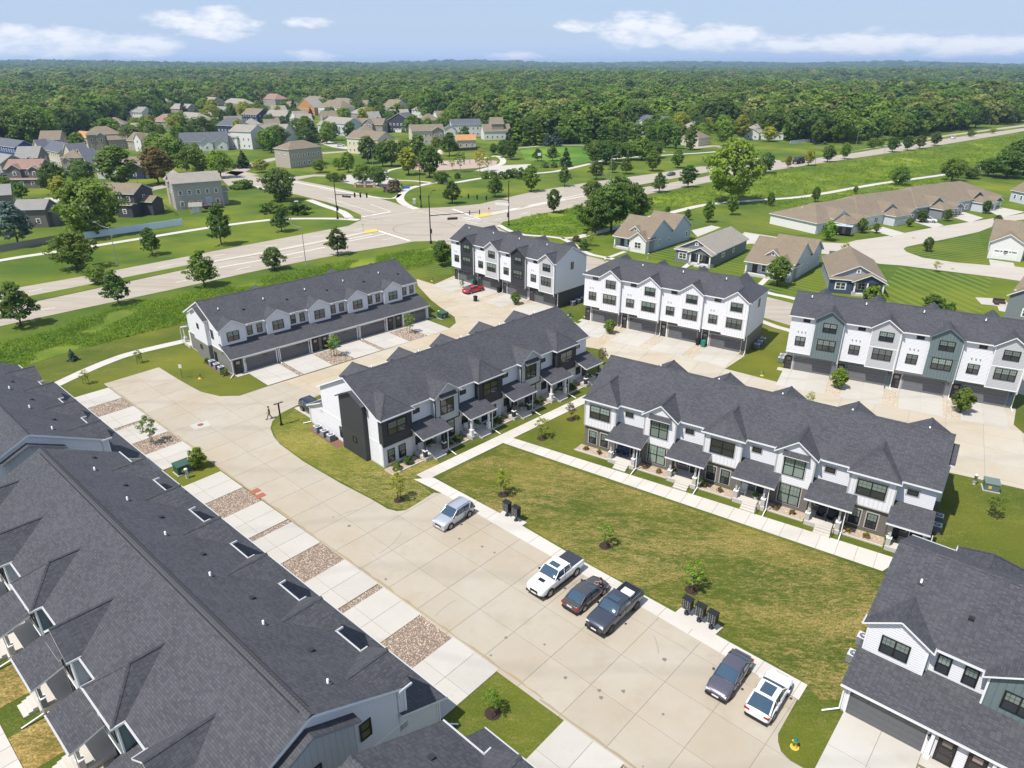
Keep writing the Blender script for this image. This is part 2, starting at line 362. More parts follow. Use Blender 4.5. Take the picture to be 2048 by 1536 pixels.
def clip_cell(poly, x0, x1, y0, y1):
    def cl(P, ins, inter):
        out = []
        for i in range(len(P)):
            a, b = P[i - 1], P[i]
            if ins(b):
                if not ins(a): out.append(inter(a, b))
                out.append(b)
            elif ins(a): out.append(inter(a, b))
        return out
    def ix(c): return lambda a, b: (c, a[1] + (b[1] - a[1]) * (c - a[0]) / (b[0] - a[0]))
    def iy(c): return lambda a, b: (a[0] + (b[0] - a[0]) * (c - a[1]) / (b[1] - a[1]), c)
    for ins, it in ((lambda p: p[0] >= x0, ix(x0)), (lambda p: p[0] <= x1, ix(x1)), (lambda p: p[1] >= y0, iy(y0)), (lambda p: p[1] <= y1, iy(y1))):
        if len(poly) < 3: return []
        poly = cl(poly, ins, it)
    return poly
def area(P): return .5 * sum(P[i - 1][0] * P[i][1] - P[i][0] * P[i - 1][1] for i in range(len(P)))
def paved(name, poly, fr, sx, sy, m, z, gap=.028, ox=0, oy=0, piece='slab', th=.03):
    """a paved area whose slabs, cut on a grid, are each an object on a darker bed"""
    bed = sheet(name, poly, JOINT, z)
    P = [fr.l(*p) for p in poly]; xs = [p[0] for p in P]; ys = [p[1] for p in P]; cells = []
    i0, i1 = math.floor((min(xs) - ox) / sx), math.ceil((max(xs) - ox) / sx); j0, j1 = math.floor((min(ys) - oy) / sy), math.ceil((max(ys) - oy) / sy)
    for i in range(i0, i1):
        for j in range(j0, j1):
            c = clip_cell(P, ox + i * sx + gap / 2, ox + (i + 1) * sx - gap / 2, oy + j * sy + gap / 2, oy + (j + 1) * sy - gap / 2)
            if len(c) >= 3 and abs(area(c)) > .05: cells.append([fr.w(*q) for q in c])
    for c in cells:
        cx = sum(q[0] for q in c) / len(c); cy = sum(q[1] for q in c) / len(c); n = len(c)
        tri = tessellate_polygon([[Vector((q[0], q[1], 0)) for q in c]]); mb = MB()
        vs = [(q[0] - cx, q[1] - cy, z + th) for q in c]; lo = [(q[0] - cx, q[1] - cy, z + .001) for q in c]
        ft = []
        for f in tri:
            a, b, d = [vs[k] for k in f]; ft.append(f if (b[0] - a[0]) * (d[1] - a[1]) - (b[1] - a[1]) * (d[0] - a[0]) > 0 else tuple(reversed(f)))
        mb.mesh(vs, ft, m); mb.mesh(vs + lo, [(k, n + k, n + (k + 1) % n, (k + 1) % n) for k in range(n)], m)
        mb.build(piece, bed, (cx, cy, 0))
    return bed
LAWN = grass((.070, .105, .013), (.120, .152, .020), (.32, .25, .09), .55)
LAWNG = grass((.070, .125, .013), (.125, .180, .020), (.26, .23, .07), .28)
DRY = grass((.065, .100, .012), (.125, .145, .021), (.40, .285, .105), .92)
MEAD = grass((.075, .15, .014), (.16, .24, .022), (.34, .26, .10), .65, tuft=1.4)
STRIPE1 = grass((.060, .105, .012), (.105, .155, .020), (.35, .27, .08), .14, .8, radians(-44), 1.0)
STRIPE2 = grass((.060, .105, .012), (.105, .155, .020), (.40, .28, .08), .20, .9, radians(-8), 1.15)
STRIPE3 = grass((.060, .100, .012), (.105, .15, .020), (.35, .27, .08), .12, .8, radians(66), .8)
DRYY = grass((.15, .13, .03), (.28, .21, .06), (.52, .36, .13), 1.0)
tag(MB_o := sheet('ground', [(-14000, -300), (14000, -300), (14000, 13500), (-14000, 13500)], LAWNG, -0.02), kind='structure')
FB = Frame(-41.6, 95.59, 44.39); FC = Frame(0.0, 106.1, -135.02); FE = Frame(48.1, 67.6, 146.3); FA = Frame(-5.13, 34.52, 138.25)
FA2 = Frame(-41.09, 66.82, 137.8); FF = Frame(23.54, 35.92, -40.79); FD1 = Frame(-12.3, 147.7, -43.9); FD2 = Frame(13.4, 120.8, -34.7); FD3 = Frame(41.6, 98.3, -28.5)
_lc = gp(961.7, 1458.6, 2.65); _a3 = Frame(0, 0, 138.0); _o = _a3.w(36.9, -.3); FA3 = Frame(_lc[0] - _o[0], _lc[1] - _o[1], 138.0)
# lawns of the development
sheet('lawn', px((100, 790), (40, 735), (370, 645), (500, 600), (860, 505), (1000, 500), (1300, 560), (1580, 650), (2200, 760), (2600, 1100), (2300, 1900), (1000, 1900), (-500, 1900), (-500, 900)), LAWN, 0.0)
sheet('dry_lawn', px((877, 958), (1008, 890), (1120, 930), (1400, 1024), (1770, 1150), (1725, 1290), (1690, 1400), (1640, 1400), (1612, 1368), (1440, 1262), (1352, 1218), (1200, 1140), (1050, 1050), (1000, 1026)), DRY, 0.006)
sheet('front_lawn', px((592, 818), (630, 845), (770, 930), (872, 910), (880, 930), (828, 958), (865, 988), (812, 1020), (780, 1016), (640, 940), (556, 884), (544, 855)), grass((.08, .12, .016), (.14, .175, .026), (.46, .33, .12), .9), 0.006)
# parking lot and lanes
lot = px((208, 768), (318, 735), (350, 755), (372, 768), (402, 784), (440, 793), (480, 792), (536, 773), (575, 765), (640, 790), (590, 813), (560, 828), (545, 843), (541, 857), (547, 873), (560, 889), (606, 923), (681, 967),
         (741, 998), (775, 1018), (794, 1023), (812, 1021), (840, 1004), (868, 986), (889, 988), (1010, 1060), (1160, 1146), (1300, 1224), (1440, 1307), (1594, 1400), (1556, 1468), (1556, 1484), (1562, 1504), (1580, 1522), (1640, 1556), (1760, 1640), (1600, 1760), (1420, 1660), (1205, 1498))
LF = Frame(*gp(1150 / 3.2 + 600, 380 / 3.2 + 1100), 137.4)
paved('parking_lot', lot, LF, 3.92, 3.95, SLABC, 0.012)
lane1 = px((536, 773), (700, 722), (898, 658), (912, 646), (909, 634), (880, 614), (862, 600), (836, 572), (833, 558), (869, 569), (907, 552), (1116, 615), (1140, 640), (1161, 650), (1171, 642), (1215, 680), (1205, 700), (1150, 690), (1000, 720), (700, 830), (640, 790), (575, 765))
paved('shared_lane', lane1, Frame(*gp(536, 773), 44.4), 4.5, 3.3, concrete((.43, .385, .305), (.42, .31, .18), 1.0), 0.010)
lane2 = px((1215, 680), (1166, 632), (1300, 668), (1490, 712), (1450, 738), (1576, 770), (1585, 742), (1780, 780), (2032, 817), (2027, 850), (2048, 868), (2250, 905), (2250, 1030), (2048, 979), (1897, 945), (1700, 930), (1500, 880), (1240, 760), (1205, 700))
paved('rear_lane', lane2, Frame(*gp(1450, 738), -31), 4.2, 3.9, concrete((.44, .40, .33), (.42, .33, .21), .8), 0.011)
# driveways, in each building's own frame
def drives(fr, n, first_door, y1, y0=-.1, skip=(), wide=None, strip=True, gm=None):
    """per unit driveway pads; returns the gravel rectangles between them"""
    pads, gr = [], []
    for k in range(n):
        left = (k % 2 == 0) == first_door       # door on the left of the unit
        a, b = (7.32 * k + 1.85, 7.32 * k + 6.85) if left else (7.32 * k + .27, 7.32 * k + 5.3)
        pads.append((a, b))
        if not left and k < n - 1: gr.append((b + .02, b + .02 + 3.83, 'wide'))
        if left and k < n - 1: gr.append((b + .02, b + .70, 'narrow'))
    return pads, gr
def rectw(fr, x0, y0, x1, y1): return [fr.w(x0, y0), fr.w(x1, y0), fr.w(x1, y1), fr.w(x0, y1)]
ROCKB = plain((.17, .13, .10), .95)
ROCKS = [rubble((.28, .22, .16), (.42, .31, .22), (.56, .48, .40)), rubble((.17, .12, .09), (.33, .23, .16), (.44, .35, .28)), rubble((.42, .36, .30), (.55, .43, .31), (.68, .60, .52))]
_oct_v = np.array([(1, 0, 0), (0, 1, 0), (-1, 0, 0), (0, -1, 0), (.1, .1, 1)], float); _oct_f = np.array([(0, 1, 4), (1, 2, 4), (2, 3, 4), (3, 0, 4)])
def rocks(poly, fr, rect, size, dens, name='river_rock', mats=None, parent=None, z=.03):
    """loose stones, one mesh"""
    x0, y0, x1, y1 = rect; n = int((x1 - x0) * (y1 - y0) * dens); rng = np.random.default_rng(int(abs(x0 * 31 + y0 * 17) * 100) % 9999 + n)
    X = rng.uniform(x0 + .03, x1 - .03, n); Y = rng.uniform(y0 + .03, y1 - .03, n); s = rng.uniform(.6, 1.35, n) * size; a = rng.uniform(0, 6.28, n); q = rng.uniform(.6, 1.0, n)
    V = np.zeros((n, 5, 3)); 
    for i in range(5):
        ex = _oct_v[i, 0] * s; ey = _oct_v[i, 1] * s * q
        V[:, i, 0] = X + ex * np.cos(a) - ey * np.sin(a); V[:, i, 1] = Y + ex * np.sin(a) + ey * np.cos(a); V[:, i, 2] = z + _oct_v[i, 2] * s * .7
    Fc = (_oct_f[None] + (np.arange(n) * 5)[:, None, None]).reshape(-1, 3)
    me = bpy.data.meshes.new(name); me.from_pydata(V.reshape(-1, 3).tolist(), [], Fc.tolist())
    for m in (mats or ROCKS): me.materials.append(m)
    me.polygons.foreach_set('material_index', np.repeat(rng.integers(0, len(mats or ROCKS), n), 4).astype(np.int32)); me.update()
    o = link(name, me, parent, (fr.x, fr.y, 0), fr.th); o['kind'] = 'stuff'
    if parent is None: o['label'] = 'loose brown and tan river rock bed between driveways'
    return o
def driveset(fr, n, first_door, depth, label, dens=70, size=.055, apron=True):
    pads, gr = drives(fr, n, first_door, depth)
    for a, b in pads:
        paved('driveway', rectw(fr, a, -depth, b, -.02), fr, (b - a) / 2 + .001, depth / 2, DRIVEC, .030, .03, a, -depth)
    for a, b, k in gr:
        sheet('rock_bed', rectw(fr, a, -depth, b, -1.1 if k == 'wide' else -.35), ROCKB, .026)
        rocks(None, fr, (a, -depth, b, -1.1 if k == 'wide' else -.35), size, dens)
    # entry walks between the doors
    for k in range(n):
        left = (k % 2 == 0) == first_door
        x0, x1 = (7.32 * k + .05, 7.32 * k + 1.98) if left else (7.32 * k + 5.32, 7.32 * k + 7.3)
        sheet('entry_walk', rectw(fr, x0, -1.08, x1, -.02), DRIVEC, .034)
driveset(FA, 6, False, 6.5, 'A', 110, .05); driveset(FA2, 4, False, 6.6, 'A2', 80, .06); driveset(FA3, 5, False, 6.3, 'A3', 60, .06)
driveset(FB, 5, True, 7.1, 'B', 55, .07); driveset(FF, 5, False, 7.0, 'F', 90, .05)
driveset(FC, 5, True, 5.5, 'C', 20, .07); driveset(FE, 5, True, 5.5, 'E', 20, .07)
def drivesetD(fr):
    for k in range(4):
        a, b = 7.32 * k + 1.25, 7.32 * k + 6.55
        paved('driveway', rectw(fr, a - (1.2 if k == 0 else 0), -7.2, b, -.02), fr, 2.66, 3.6, DRIVEC, .030, .03, a, -7.2)
        if k < 3:
            sheet('rock_bed', rectw(fr, b + .02, -7.2, b + 1.9, -1.3), ROCKB, .026); rocks(None, fr, (b + .02, -7.2, b + 1.9, -1.3), .07, 50)
        sheet('entry_walk', rectw(fr, 7.32 * k - (.6 if k else .8), -1.28, a - .02, -.02), DRIVEC, .036)
for fr in (FD1, FD2, FD3): drivesetD(fr)
# walks
def walk(name, fr, x0, x1, y0, y1, s): return paved(name, rectw(fr, x0, y0, x1, y1), fr, s if x1 - x0 > y1 - y0 else 50, s if x1 - x0 <= y1 - y0 else 50, WALKC, .030, .03, x0, y0 if y1 - y0 > x1 - x0 else y0 - 25)
walk('sidewalk', FC, -1.5, 34.9, 19.65, 21.35, 1.75)
paved('sidewalk', px((1024, 876), (1004.6, 886), (1765, 1143), (1800, 1120)), FE, 1.7, 50, WALKC, .031, .03, 0, 0)
paved('sidewalk', px((827, 959), (867, 956), (1000, 1027.5), (1042, 1051), (1172, 1127), (1351, 1226), (1615, 1371), (1597, 1401), (1440, 1307), (1300, 1225), (1160, 1147), (1010, 1061), (889, 990)), LF, 2.9, 50, WALKC, .034, .03, 0, -20)
sheet('mailbox_pad', px((981, 1045), (1006, 1022), (1054, 1046), (1022, 1067)), WALKC, .07); sheet('mailbox_pad', px((1340, 1234), (1372, 1208), (1446, 1256), (1420, 1280)), WALKC, .07)
walk('sidewalk', FA, -2, 45, 20.4, 22.2, 1.5); walk('sidewalk', FA3, 0, 36, 20.4, 22.2, 1.5)
sheet('rock_bed', rectw(FA, -2, 22.25, 45, 22.85), ROCKB, .02); rocks(None, FA, (-2, 22.25, 45, 22.85), .05, 90)
sheet('curb_strip', rectw(FA, -2, 22.86, 45, 23.6), plain((.30, .26, .23), .9), .03)
for u0, u1 in ((3.9, 18.2), (11.2, 25.5), (18.5, 0)): pass
for k in range(6):
    s0 = 7.32 * k
    sheet('dry_grass_patch', rectw(FA, 43.9 - (s0 + 7.0), 18.2, 43.9 - (s0 + 9.95), 20.38), DRYY, .012) if False else None
    sheet('dry_grass_patch', rectw(FA, 43.9 - s0 - 11.9, 17.0, 43.9 - s0 - 7.9, 20.36), DRYY, .014)
# streets
ROADC = concrete((.385, .345, .285), (.36, .29, .215), .7, .8, radians(28))
art = px((-400, 742), (0, 652.6), (157, 618.6), (350, 577.8), (489, 547), (560, 532), (700, 505), (781, 492), (828, 483), (870, 482), (940, 500), (1180, 541), (1370, 590), (1560, 645), (1900, 745), (2400, 900), (2400, 800), (1900, 690), (1582, 606), (1400, 560), (1215, 522), (1175, 512), (1090, 490), (1020, 468), (995, 455), (1006, 443.7),
         (1069, 430), (1164, 412), (1317, 384.6), (1400, 368), (1515, 345.6), (1658, 323.7), (1834, 297.8), (2010, 268.7), (2048, 262), (2300, 226), (2300, 216), (2048, 249.5), (1900, 268.7), (1757, 293.4), (1702, 303), (1570, 322), (1520, 316), (1490, 312), (1470, 318), (1500, 326), (1480, 333), (1400, 333), (1325, 345), (1176, 365), (1069, 382.7), (960, 408),
         (900, 414), (822, 418), (783, 404), (740, 391), (653, 371.5), (592, 360), (627, 353), (692, 353), (692, 350), (627, 349), (584, 354), (532, 356), (480, 348), (450, 340), (430, 345), (456, 371), (499, 374), (536, 380), (592.5, 389), (653, 404), (700, 420), (722, 430), (722, 440), (696, 452), (633, 463.5), (419, 504), (380, 512), (176, 551), (50, 573), (0, 584), (-400, 665))
sheet('main_road', art, ROADC, .02)
MEDG = LAWNG
sheet('median', px((-400, 690), (0, 606), (63, 592), (249, 555.6), (384, 529), (375, 538), (72, 603), (0, 619), (-400, 712)), MEDG, .10)
sheet('median', px((1180, 388.5), (1400, 347.5), (1470, 335), (1474, 338), (1400, 355), (1190, 391.5)), MEDG, .10)
sheet('median', px((1560, 322), (1702, 303.5), (1790, 290), (1792, 292), (1702, 307), (1565, 325)), MEDG, .10)
sheet('median', px((1820, 285), (1900, 272), (2048, 253), (2048, 256), (1900, 276), (1824, 288)), MEDG, .10)
CURB = concrete((.50, .46, .39), (.50, .42, .30), .4); YEL = plain((.62, .42, .06), .7); WPAINT = plain((.74, .74, .72), .7)
sheet('median', px((384, 530), (560, 498), (700, 470), (742, 461), (742, 464), (700, 474), (560, 502), (384, 533)), CURB, .09)
sheet('median', px((940, 432), (1000, 424), (1180, 389), (1184, 391), (1000, 428), (955, 436)), CURB, .09)
def mark(pts, m=None, z=.03, name='lane_marking'): return sheet(name, px(*pts), m or WPAINT, z)
def dash(u0, v0, u1, v1, w=.16):
    a, b = gp(u0, v0), gp(u1, v1); return sheet('lane_marking', band([a, b], w), WPAINT, .03)
for d in [(58, 583, 85, 578), (70, 622, 110, 615), (218, 591, 253, 585), (315, 535, 345, 529), (352, 565, 384, 558), (426, 513, 452, 508), (471, 540, 501, 533), (530, 493, 554, 489), (580, 517.5, 606, 512.5),
          (622, 475, 648, 471), (765, 480, 787, 476), (707, 461, 728, 457), (1040, 429, 1058, 425), (1060, 396, 1080, 393), (1110, 386, 1128, 383), (990, 440, 1003, 437), (1230, 395, 1250, 391), (1160, 377, 1176, 374),
          (1300, 382, 1316, 379), (1440, 354, 1454, 351), (1560, 333, 1572, 331), (1640, 320, 1652, 318), (1720, 307, 1730, 305), (668, 383, 640, 377), (710, 397, 688, 390)]: dash(*d)
for l in [((438, 535), (520, 521)), ((520, 521), (560, 513.5)), ((563, 512), (650, 494.5)), ((698, 482.5), (770, 468)), ((698, 478), (745, 468.5)), ((925, 437), (1130, 398)), ((930, 440), (1000, 427)), ((1000, 424), (1165, 388))]:
    sheet('lane_marking', band([gp(*l[0]), gp(*l[1])], .32), WPAINT, .031)
for l in [((756, 461.5), (819, 481.5)), ((726, 433.5), (781, 423.5)), ((905, 418), (960, 438))]: sheet('stop_line', band([gp(*l[0]), gp(*l[1])], .6), WPAINT, .032)
for l in [((835, 422), (958, 448)), ((860, 420), (985, 447)), ((726, 439), (830, 423)), ((655, 396), (750, 425)), ((781, 423), (740, 408)), ((727, 434), (752, 428))]: sheet('crossing_line', band([gp(*l[0]), gp(*l[1])], .16), WPAINT, .032)
mark([(725, 463), (752, 458.5), (758, 463), (732, 467)], YEL, .11, 'median_nose'); mark([(945, 430), (980, 426), (982, 430), (960, 435)], YEL, .11, 'median_nose')
# wear on the lot: tyre scuffs, drips and the dirty seam along the driveway ends
TYM = plain((.27, .25, .21), .9); DIRT = concrete((.30, .25, .17), (.34, .25, .13), 1.0)
rt = random.Random(3)
for k in range(16):
    cx_, cy_ = LF.w(rt.uniform(-14, 24), rt.uniform(-6, 9)); r_ = rt.uniform(3, 8); t0 = rt.uniform(0, 6.28); pts_ = [(cx_ + r_ * cos(t0 + t), cy_ + r_ * sin(t0 + t)) for t in np.linspace(0, rt.uniform(.25, .7), 8)]
    if all(clip_cell([LF.l(*q) for q in lot], *(lambda p: (p[0] - .1, p[0] + .1, p[1] - .1, p[1] + .1))(LF.l(*q))) for q in pts_): sheet('tyre_mark', band(pts_, rt.uniform(.05, .11)), TYM, .0435 + k * .0002)
for k in range(26):
    cx_, cy_ = LF.w(rt.uniform(-22, 26), rt.uniform(-6.5, 9.5)); r_ = rt.uniform(.06, .20)
    if clip_cell([LF.l(*q) for q in lot], *(lambda p: (p[0] - .3, p[0] + .3, p[1] - .3, p[1] + .3))(LF.l(cx_, cy_))): sheet('oil_stain', [(cx_ + r_ * (1 + .3 * sin(5 * t + k)) * cos(t), cy_ + r_ * (1 + .3 * sin(3 * t)) * sin(t)) for t in np.linspace(0, 6.28, 12)[:-1]], plain((.16, .145, .12), .6), .044 + k * .0002)
for (fr_, x0_, x1_, y_) in ((FA, -4, 44, -6.62), (FA2, -2, 29, -6.72), (FA3, 26, 37, -6.42)):
    n_ = int((x1_ - x0_) / .8); top_ = [fr_.w(x0_ + (x1_ - x0_) * i / n_, y_ - rt.uniform(.04, .26)) for i in range(n_ + 1)]; bot_ = [fr_.w(x0_ + (x1_ - x0_) * i / n_, y_ + .02) for i in range(n_ + 1)]
    sheet('dirt_streak', top_ + bot_[::-1], DIRT, .0432)
# turn lane skid rings
for r_, uu, vv in ((9.0, 850, 457),):
    c = gp(uu, vv); ring = [(c[0] + r_ * cos(t), c[1] + r_ * sin(t)) for t in np.linspace(.4, 5.4, 50)]
    sheet('tyre_mark', band(ring, .22), plain((.17, .155, .13), .9), .031)
S = px((1488, 464), (1560, 475), (1630, 484), (1690, 487), (1711, 481), (1780, 471.5), (1867, 455), (1940, 444), (2048, 427), (2160, 410), (2160, 425), (2009, 444), (1957, 464), (1888, 479), (1830, 490), (1812, 494), (1807, 498), (1813, 504), (1845, 515.5), (1910, 525), (1981, 531), (2030, 533), (2160, 552), (2160, 580), (1985, 554), (1802, 531), (1760, 528), (1685, 513), (1625, 505), (1560, 495), (1483, 485))
sheet('side_street', S, concrete((.44, .40, .34), (.40, .34, .27), .5), .03)
for q in [[(1383, 461), (1423, 451), (1442, 455), (1395, 474)], [(1740, 461), (1766, 454), (1812, 467), (1782, 472)], [(1818, 441), (1852, 436), (1888, 451), (1866, 456)], [(1893, 431), (1927, 424), (1967, 436), (1940, 445)], [(1973, 420), (1998, 414), (2050, 424), (2003, 435)],
          [(1978, 519), (2027, 526), (2030, 536), (1981, 534)], [(1990, 600), (2010, 600), (2030, 628), (1998, 622)], [(1463, 470), (1495, 466), (1560, 478), (1485, 490)]]:
    sheet('driveway', px(*q), DRIVEC, .036)
def path(name, pts, w=2.4, m=None, z=.03): return sheet(name, band(smooth_line(px(*pts), 3), w), m or WALKC, z)
path('footpath', [(111, 770), (180, 738), (235, 716), (268, 706), (300, 698), (374, 681)], 1.9)
path('footpath', [(-200, 560), (0, 521), (113, 503.5), (280, 477.5), (420, 455), (533, 440.5), (583, 437.5), (674, 437.5), (718, 440)], 2.6)
path('footpath', [(618, 400), (650, 412), (685, 424), (700, 437)], 2.6)
path('footpath', [(500, 370), (545, 381), (580, 390)], 1.6)
path('footpath', [(998, 450), (1018, 461), (1050, 470), (1124, 477), (1171, 505), (1215, 516), (1300, 532), (1460, 566), (1548, 589), (1582, 596), (1800, 650)], 1.6)
path('footpath', [(1152, 475), (1227, 457), (1302, 434), (1350, 423.5), (1416, 408.8), (1520, 400), (1614, 392.4), (1757, 367.6), (1878, 351), (1976, 334.6), (2010, 322), (2060, 318)], 2.8)
path('footpath', [(1124, 477), (1152, 475)], 1.6); path('footpath', [(1215, 516), (1250, 503)], 1.2); path('footpath', [(1366, 537), (1384, 524)], 1.2); path('footpath', [(1520, 570), (1533, 557)], 1.2)
path('footpath', [(1165, 540), (1300, 576), (1450, 616), (1548, 652), (1575, 660), (1700, 700)], 1.5)
path('footpath', [(585, 363), (650, 376), (740, 393), (785, 397), (800, 388)], 1.6)
# park across the main road
path('park_path', [(833, 418), (812, 410), (800, 398), (806, 385), (825, 375), (868, 366), (905, 366), (960, 357), (1040, 349), (1110, 343), (1170, 330), (1225, 318), (1300, 312), (1400, 306), (1470, 300)], 2.8)
path('park_path', [(868, 366), (830, 362), (790, 360), (768, 352), (775, 342), (800, 336), (840, 332)], 2.2)
path('park_path', [(960, 318), (990, 312), (1005, 318), (1003, 328), (980, 334)], 3.0)
path('park_path', [(1030, 297), (1100, 291), (1180, 291), (1240, 297), (1330, 303)], 2.0)
sheet('park_lot', px((681, 364), (692, 350), (740, 347), (776, 352), (779, 371), (754, 376), (720, 372)), DRIVEC, .034)
sheet('sport_court', px((950, 341), (985, 332), (1063, 328), (1046, 343), (1000, 349)), DRIVEC, .036)
sheet('playground', px((815, 338), (835, 328), (880, 322), (960, 318), (995, 322), (992, 330), (955, 336), (900, 340), (850, 342)), plain((.36, .27, .22), .9), .034)
sheet('playground', px((800, 330), (840, 326), (845, 334), (812, 338)), plain((.46, .17, .13), .9), .037)
sheet('sport_field', px((1040, 300), (1100, 294), (1200, 294), (1260, 305), (1220, 322), (1130, 330), (1050, 320)), grass((.075, .175, .02), (.13, .24, .03), (.22, .2, .06), .05), .012)
path('street', [(430, 345), (470, 345), (500, 352)], 8, ROADC, .022); path('street', [(456, 352), (510, 328), (548, 318), (590, 312)], 7, ROADC, .022)
path('street', [(598, 270), (640, 281), (680, 294), (740, 300)], 8, DRIVEC, .022); path('street', [(590, 312), (650, 306), (740, 300)], 7, ROADC, .021); path('street', [(470, 345), (300, 378), (240, 392), (90, 405), (-60, 420)], 7, ROADC, .021)
path('street', [(1380, 296), (1440, 292), (1500, 310)], 9, ROADC, .022)
for a in [(90, 405, 110, 395), (255, 388, 290, 372), (640, 281, 660, 272)]: path('driveway', [a[:2], a[2:]], 6, DRIVEC, .024)
# mown lawns by the cottages
sheet('mown_lawn', px((1797, 534), (1985, 556), (1960, 640), (1740, 610)), STRIPE2, .010)
sheet('mown_lawn', px((1625, 508), (1690, 516), (1650, 545), (1640, 600), (1510, 575), (1570, 560)), STRIPE1, .010)
sheet('mown_lawn', px((1815, 497), (1957, 467), (1980, 529), (1910, 523), (1845, 513), (1818, 504)), STRIPE3, .010)
sheet('mown_lawn', px((1370, 470), (1490, 492), (1600, 510), (1560, 560), (1366, 530), (1250, 500), (1300, 480)), STRIPE1, .009)
sheet('mown_lawn', px((1300, 440), (1560, 410), (1640, 470), (1560, 472), (1440, 450), (1380, 455)), STRIPE3, .008)
sheet('mown_lawn', px((833, 556), (905, 549), (900, 515), (850, 535), (800, 545)), STRIPE3, .009)
# utility covers
for (u, v, r) in [(401, 850, .38), (1130, 668, .38), (1782, 473, .35), (1827, 476, .4), (1905, 538, .35)]:
    X, Y = gp(u, v); mb = MB(); mb.lathe([(r, 0), (r, .01), (r * .7, .014), (.02, .014)], (0, 0, 0), plain((.20, .09, .05), .8), 18)
    o = mb.build('manhole_cover', None, (X, Y, .045)); tag(o, 'rusty manhole cover in the %s' % {401: 'parking lot near the lamp post', 1130: 'lane behind the charcoal and white townhouse row', 1782: 'side street by the black trailer', 1827: 'side street beside the triangular lawn', 1905: 'street beside the striped lawn'}[u], 'manhole cover')
X, Y = gp(401, 850); sheet('concrete_patch', [(X + a, Y + b) for a, b in ((-1.3, -.2), (-.2, -1.4), (1.4, -.2), (.3, 1.3))], DRIVEC, .0435)
for k, (u, v) in enumerate([(511, 983), (521, 992)]):
    X, Y = gp(u, v); mb = MB(); mb.box(-.5, -.4, 0, .5, .4, .02, plain((.30, .10, .05), .85)); o = mb.build('storm_grate', None, (X, Y, .043), radians(48)); tag(o, 'rusty rectangular drain grate at the rock bed, %s one' % ('left' if k == 0 else 'right'), 'drain grate')
# ------------------------------------------------------------------ building parts
CACHE = {}
def cached(key, fn):
    if key not in CACHE: CACHE[key] = fn()
    return CACHE[key]
def win_mesh(w, h, n, trim, fm):
    def mk():
        mb = MB(); f = .055; g = .05
        if trim:
            t = .11
            mb.box(-w/2 - t, -.045, -t, w/2 + t, .02, 0, trim); mb.box(-w/2 - t, -.045, h, w/2 + t, .02, h + t + .03, trim)
            mb.box(-w/2 - t, -.043, 0, -w/2, .02, h, trim); mb.box(w/2, -.043, 0, w/2 + t, .02, h, trim)
        for z0, z1 in ((0, f), (h - f, h)): mb.box(-w/2, -.075, z0, w/2, .02, z1, fm)
        for i in range(n + 1):
            x = -w/2 + w * i / n; a = f if i in (0, n) else g
            x0 = x if i == 0 else (x - 2 * a if i == n else x - a); mb.box(x0, -.073, f, x0 + 2 * a, .02, h - f, fm)
        if h > .9: mb.box(-w/2 + f, -.07, h * .5 - .03, w/2 - f, .02, h * .5 + .03, fm)
        return mb.data('window')
    return cached(('win', w, h, n, trim and trim.name, fm.name), mk)
def pane_mesh(w, h, n, style, fm):
    def mk():
        mb = MB()
        for i in range(n):
            x0, x1 = -w/2 + w * i / n + .05, -w/2 + w * (i + 1) / n - .05
            if h > .9:
                up = BLIND if style in (1, 2) else GLASS; lo = BLIND if style == 2 else GLASS
                mb.box(x0, -.03, .05, x1, .01, h * .5, lo); mb.box(x0, -.035, h * .5, x1, .01, h - .05, up)
                if style in (1, 2):
                    for k in (1, 2): xx = x0 + (x1 - x0) * k / 3; mb.box(xx - .012, -.042, h * .5 + .03, xx + .012, 0, h - .05, fm)
                    mb.box(x0, -.042, h * .72, x1, 0, h * .72 + .022, fm)
            else: mb.box(x0, -.03, .05, x1, .01, h - .05, GLASS)
        return mb.data('pane')
    return cached(('pane', w, h, n, style, fm.name), mk)
SIDE = {'g': 0.0, 'p': pi, 'l': -pi / 2, 'r': pi / 2}   # which way a wall faces: garage (-y), porch (+y), -x, +x
def window(par, side, a, w0, z0, w, h, n=2, style=1, trim=None, fm=None):
    """a: centre along the wall (local x, or y for end walls), w0: wall plane coordinate"""
    fm = fm or BLACKF
    loc = (a, w0, z0) if side in 'gp' else (w0, a, z0)
    o = link('window', win_mesh(round(w, 2), round(h, 2), n, trim, fm), par, loc, SIDE[side])
    link('pane', pane_mesh(round(w, 2), round(h, 2), n, style, fm), o)
    return o
def door_mesh(w=.95, h=2.1):
    def mk():
        mb = MB(); mb.box(-w/2, -.05, 0, w/2, .0, h, DOORM); mb.box(-w/2 - .07, -.07, 0, -w/2, .0, h + .07, BLACKF); mb.box(w/2, -.07, 0, w/2 + .07, .0, h + .07, BLACKF); mb.box(-w/2, -.068, h, w/2, 0, h + .07, BLACKF)
        for k in range(2): mb.box(-w/2 + .12, -.06, .25 + k * .6, w/2 - .12, -.045, .7 + k * .6, plain((.05, .045, .045), .4))
        mb.tube((w/2 - .08, -.05, 1.0), (w/2 - .08, -.11, 1.0), .03, .03, plain((.3, .3, .3), .3, .8), 6); return mb.data('entry_door')
    return cached(('door', w, h), mk)
def door_glass():
    def mk():
        mb = MB(); mb.box(-.28, -.062, 1.5, .28, -.046, 1.95, blind((.40, .30, .27))); return mb.data('door_glass')
    return cached('doorglass', mk)
def entry_door(par, side, a, w0, z0=0.05):
    loc = (a, w0, z0) if side in 'gp' else (w0, a, z0); o = link('entry_door', door_mesh(), par, loc, SIDE[side]); link('door_glass', door_glass(), o); return o
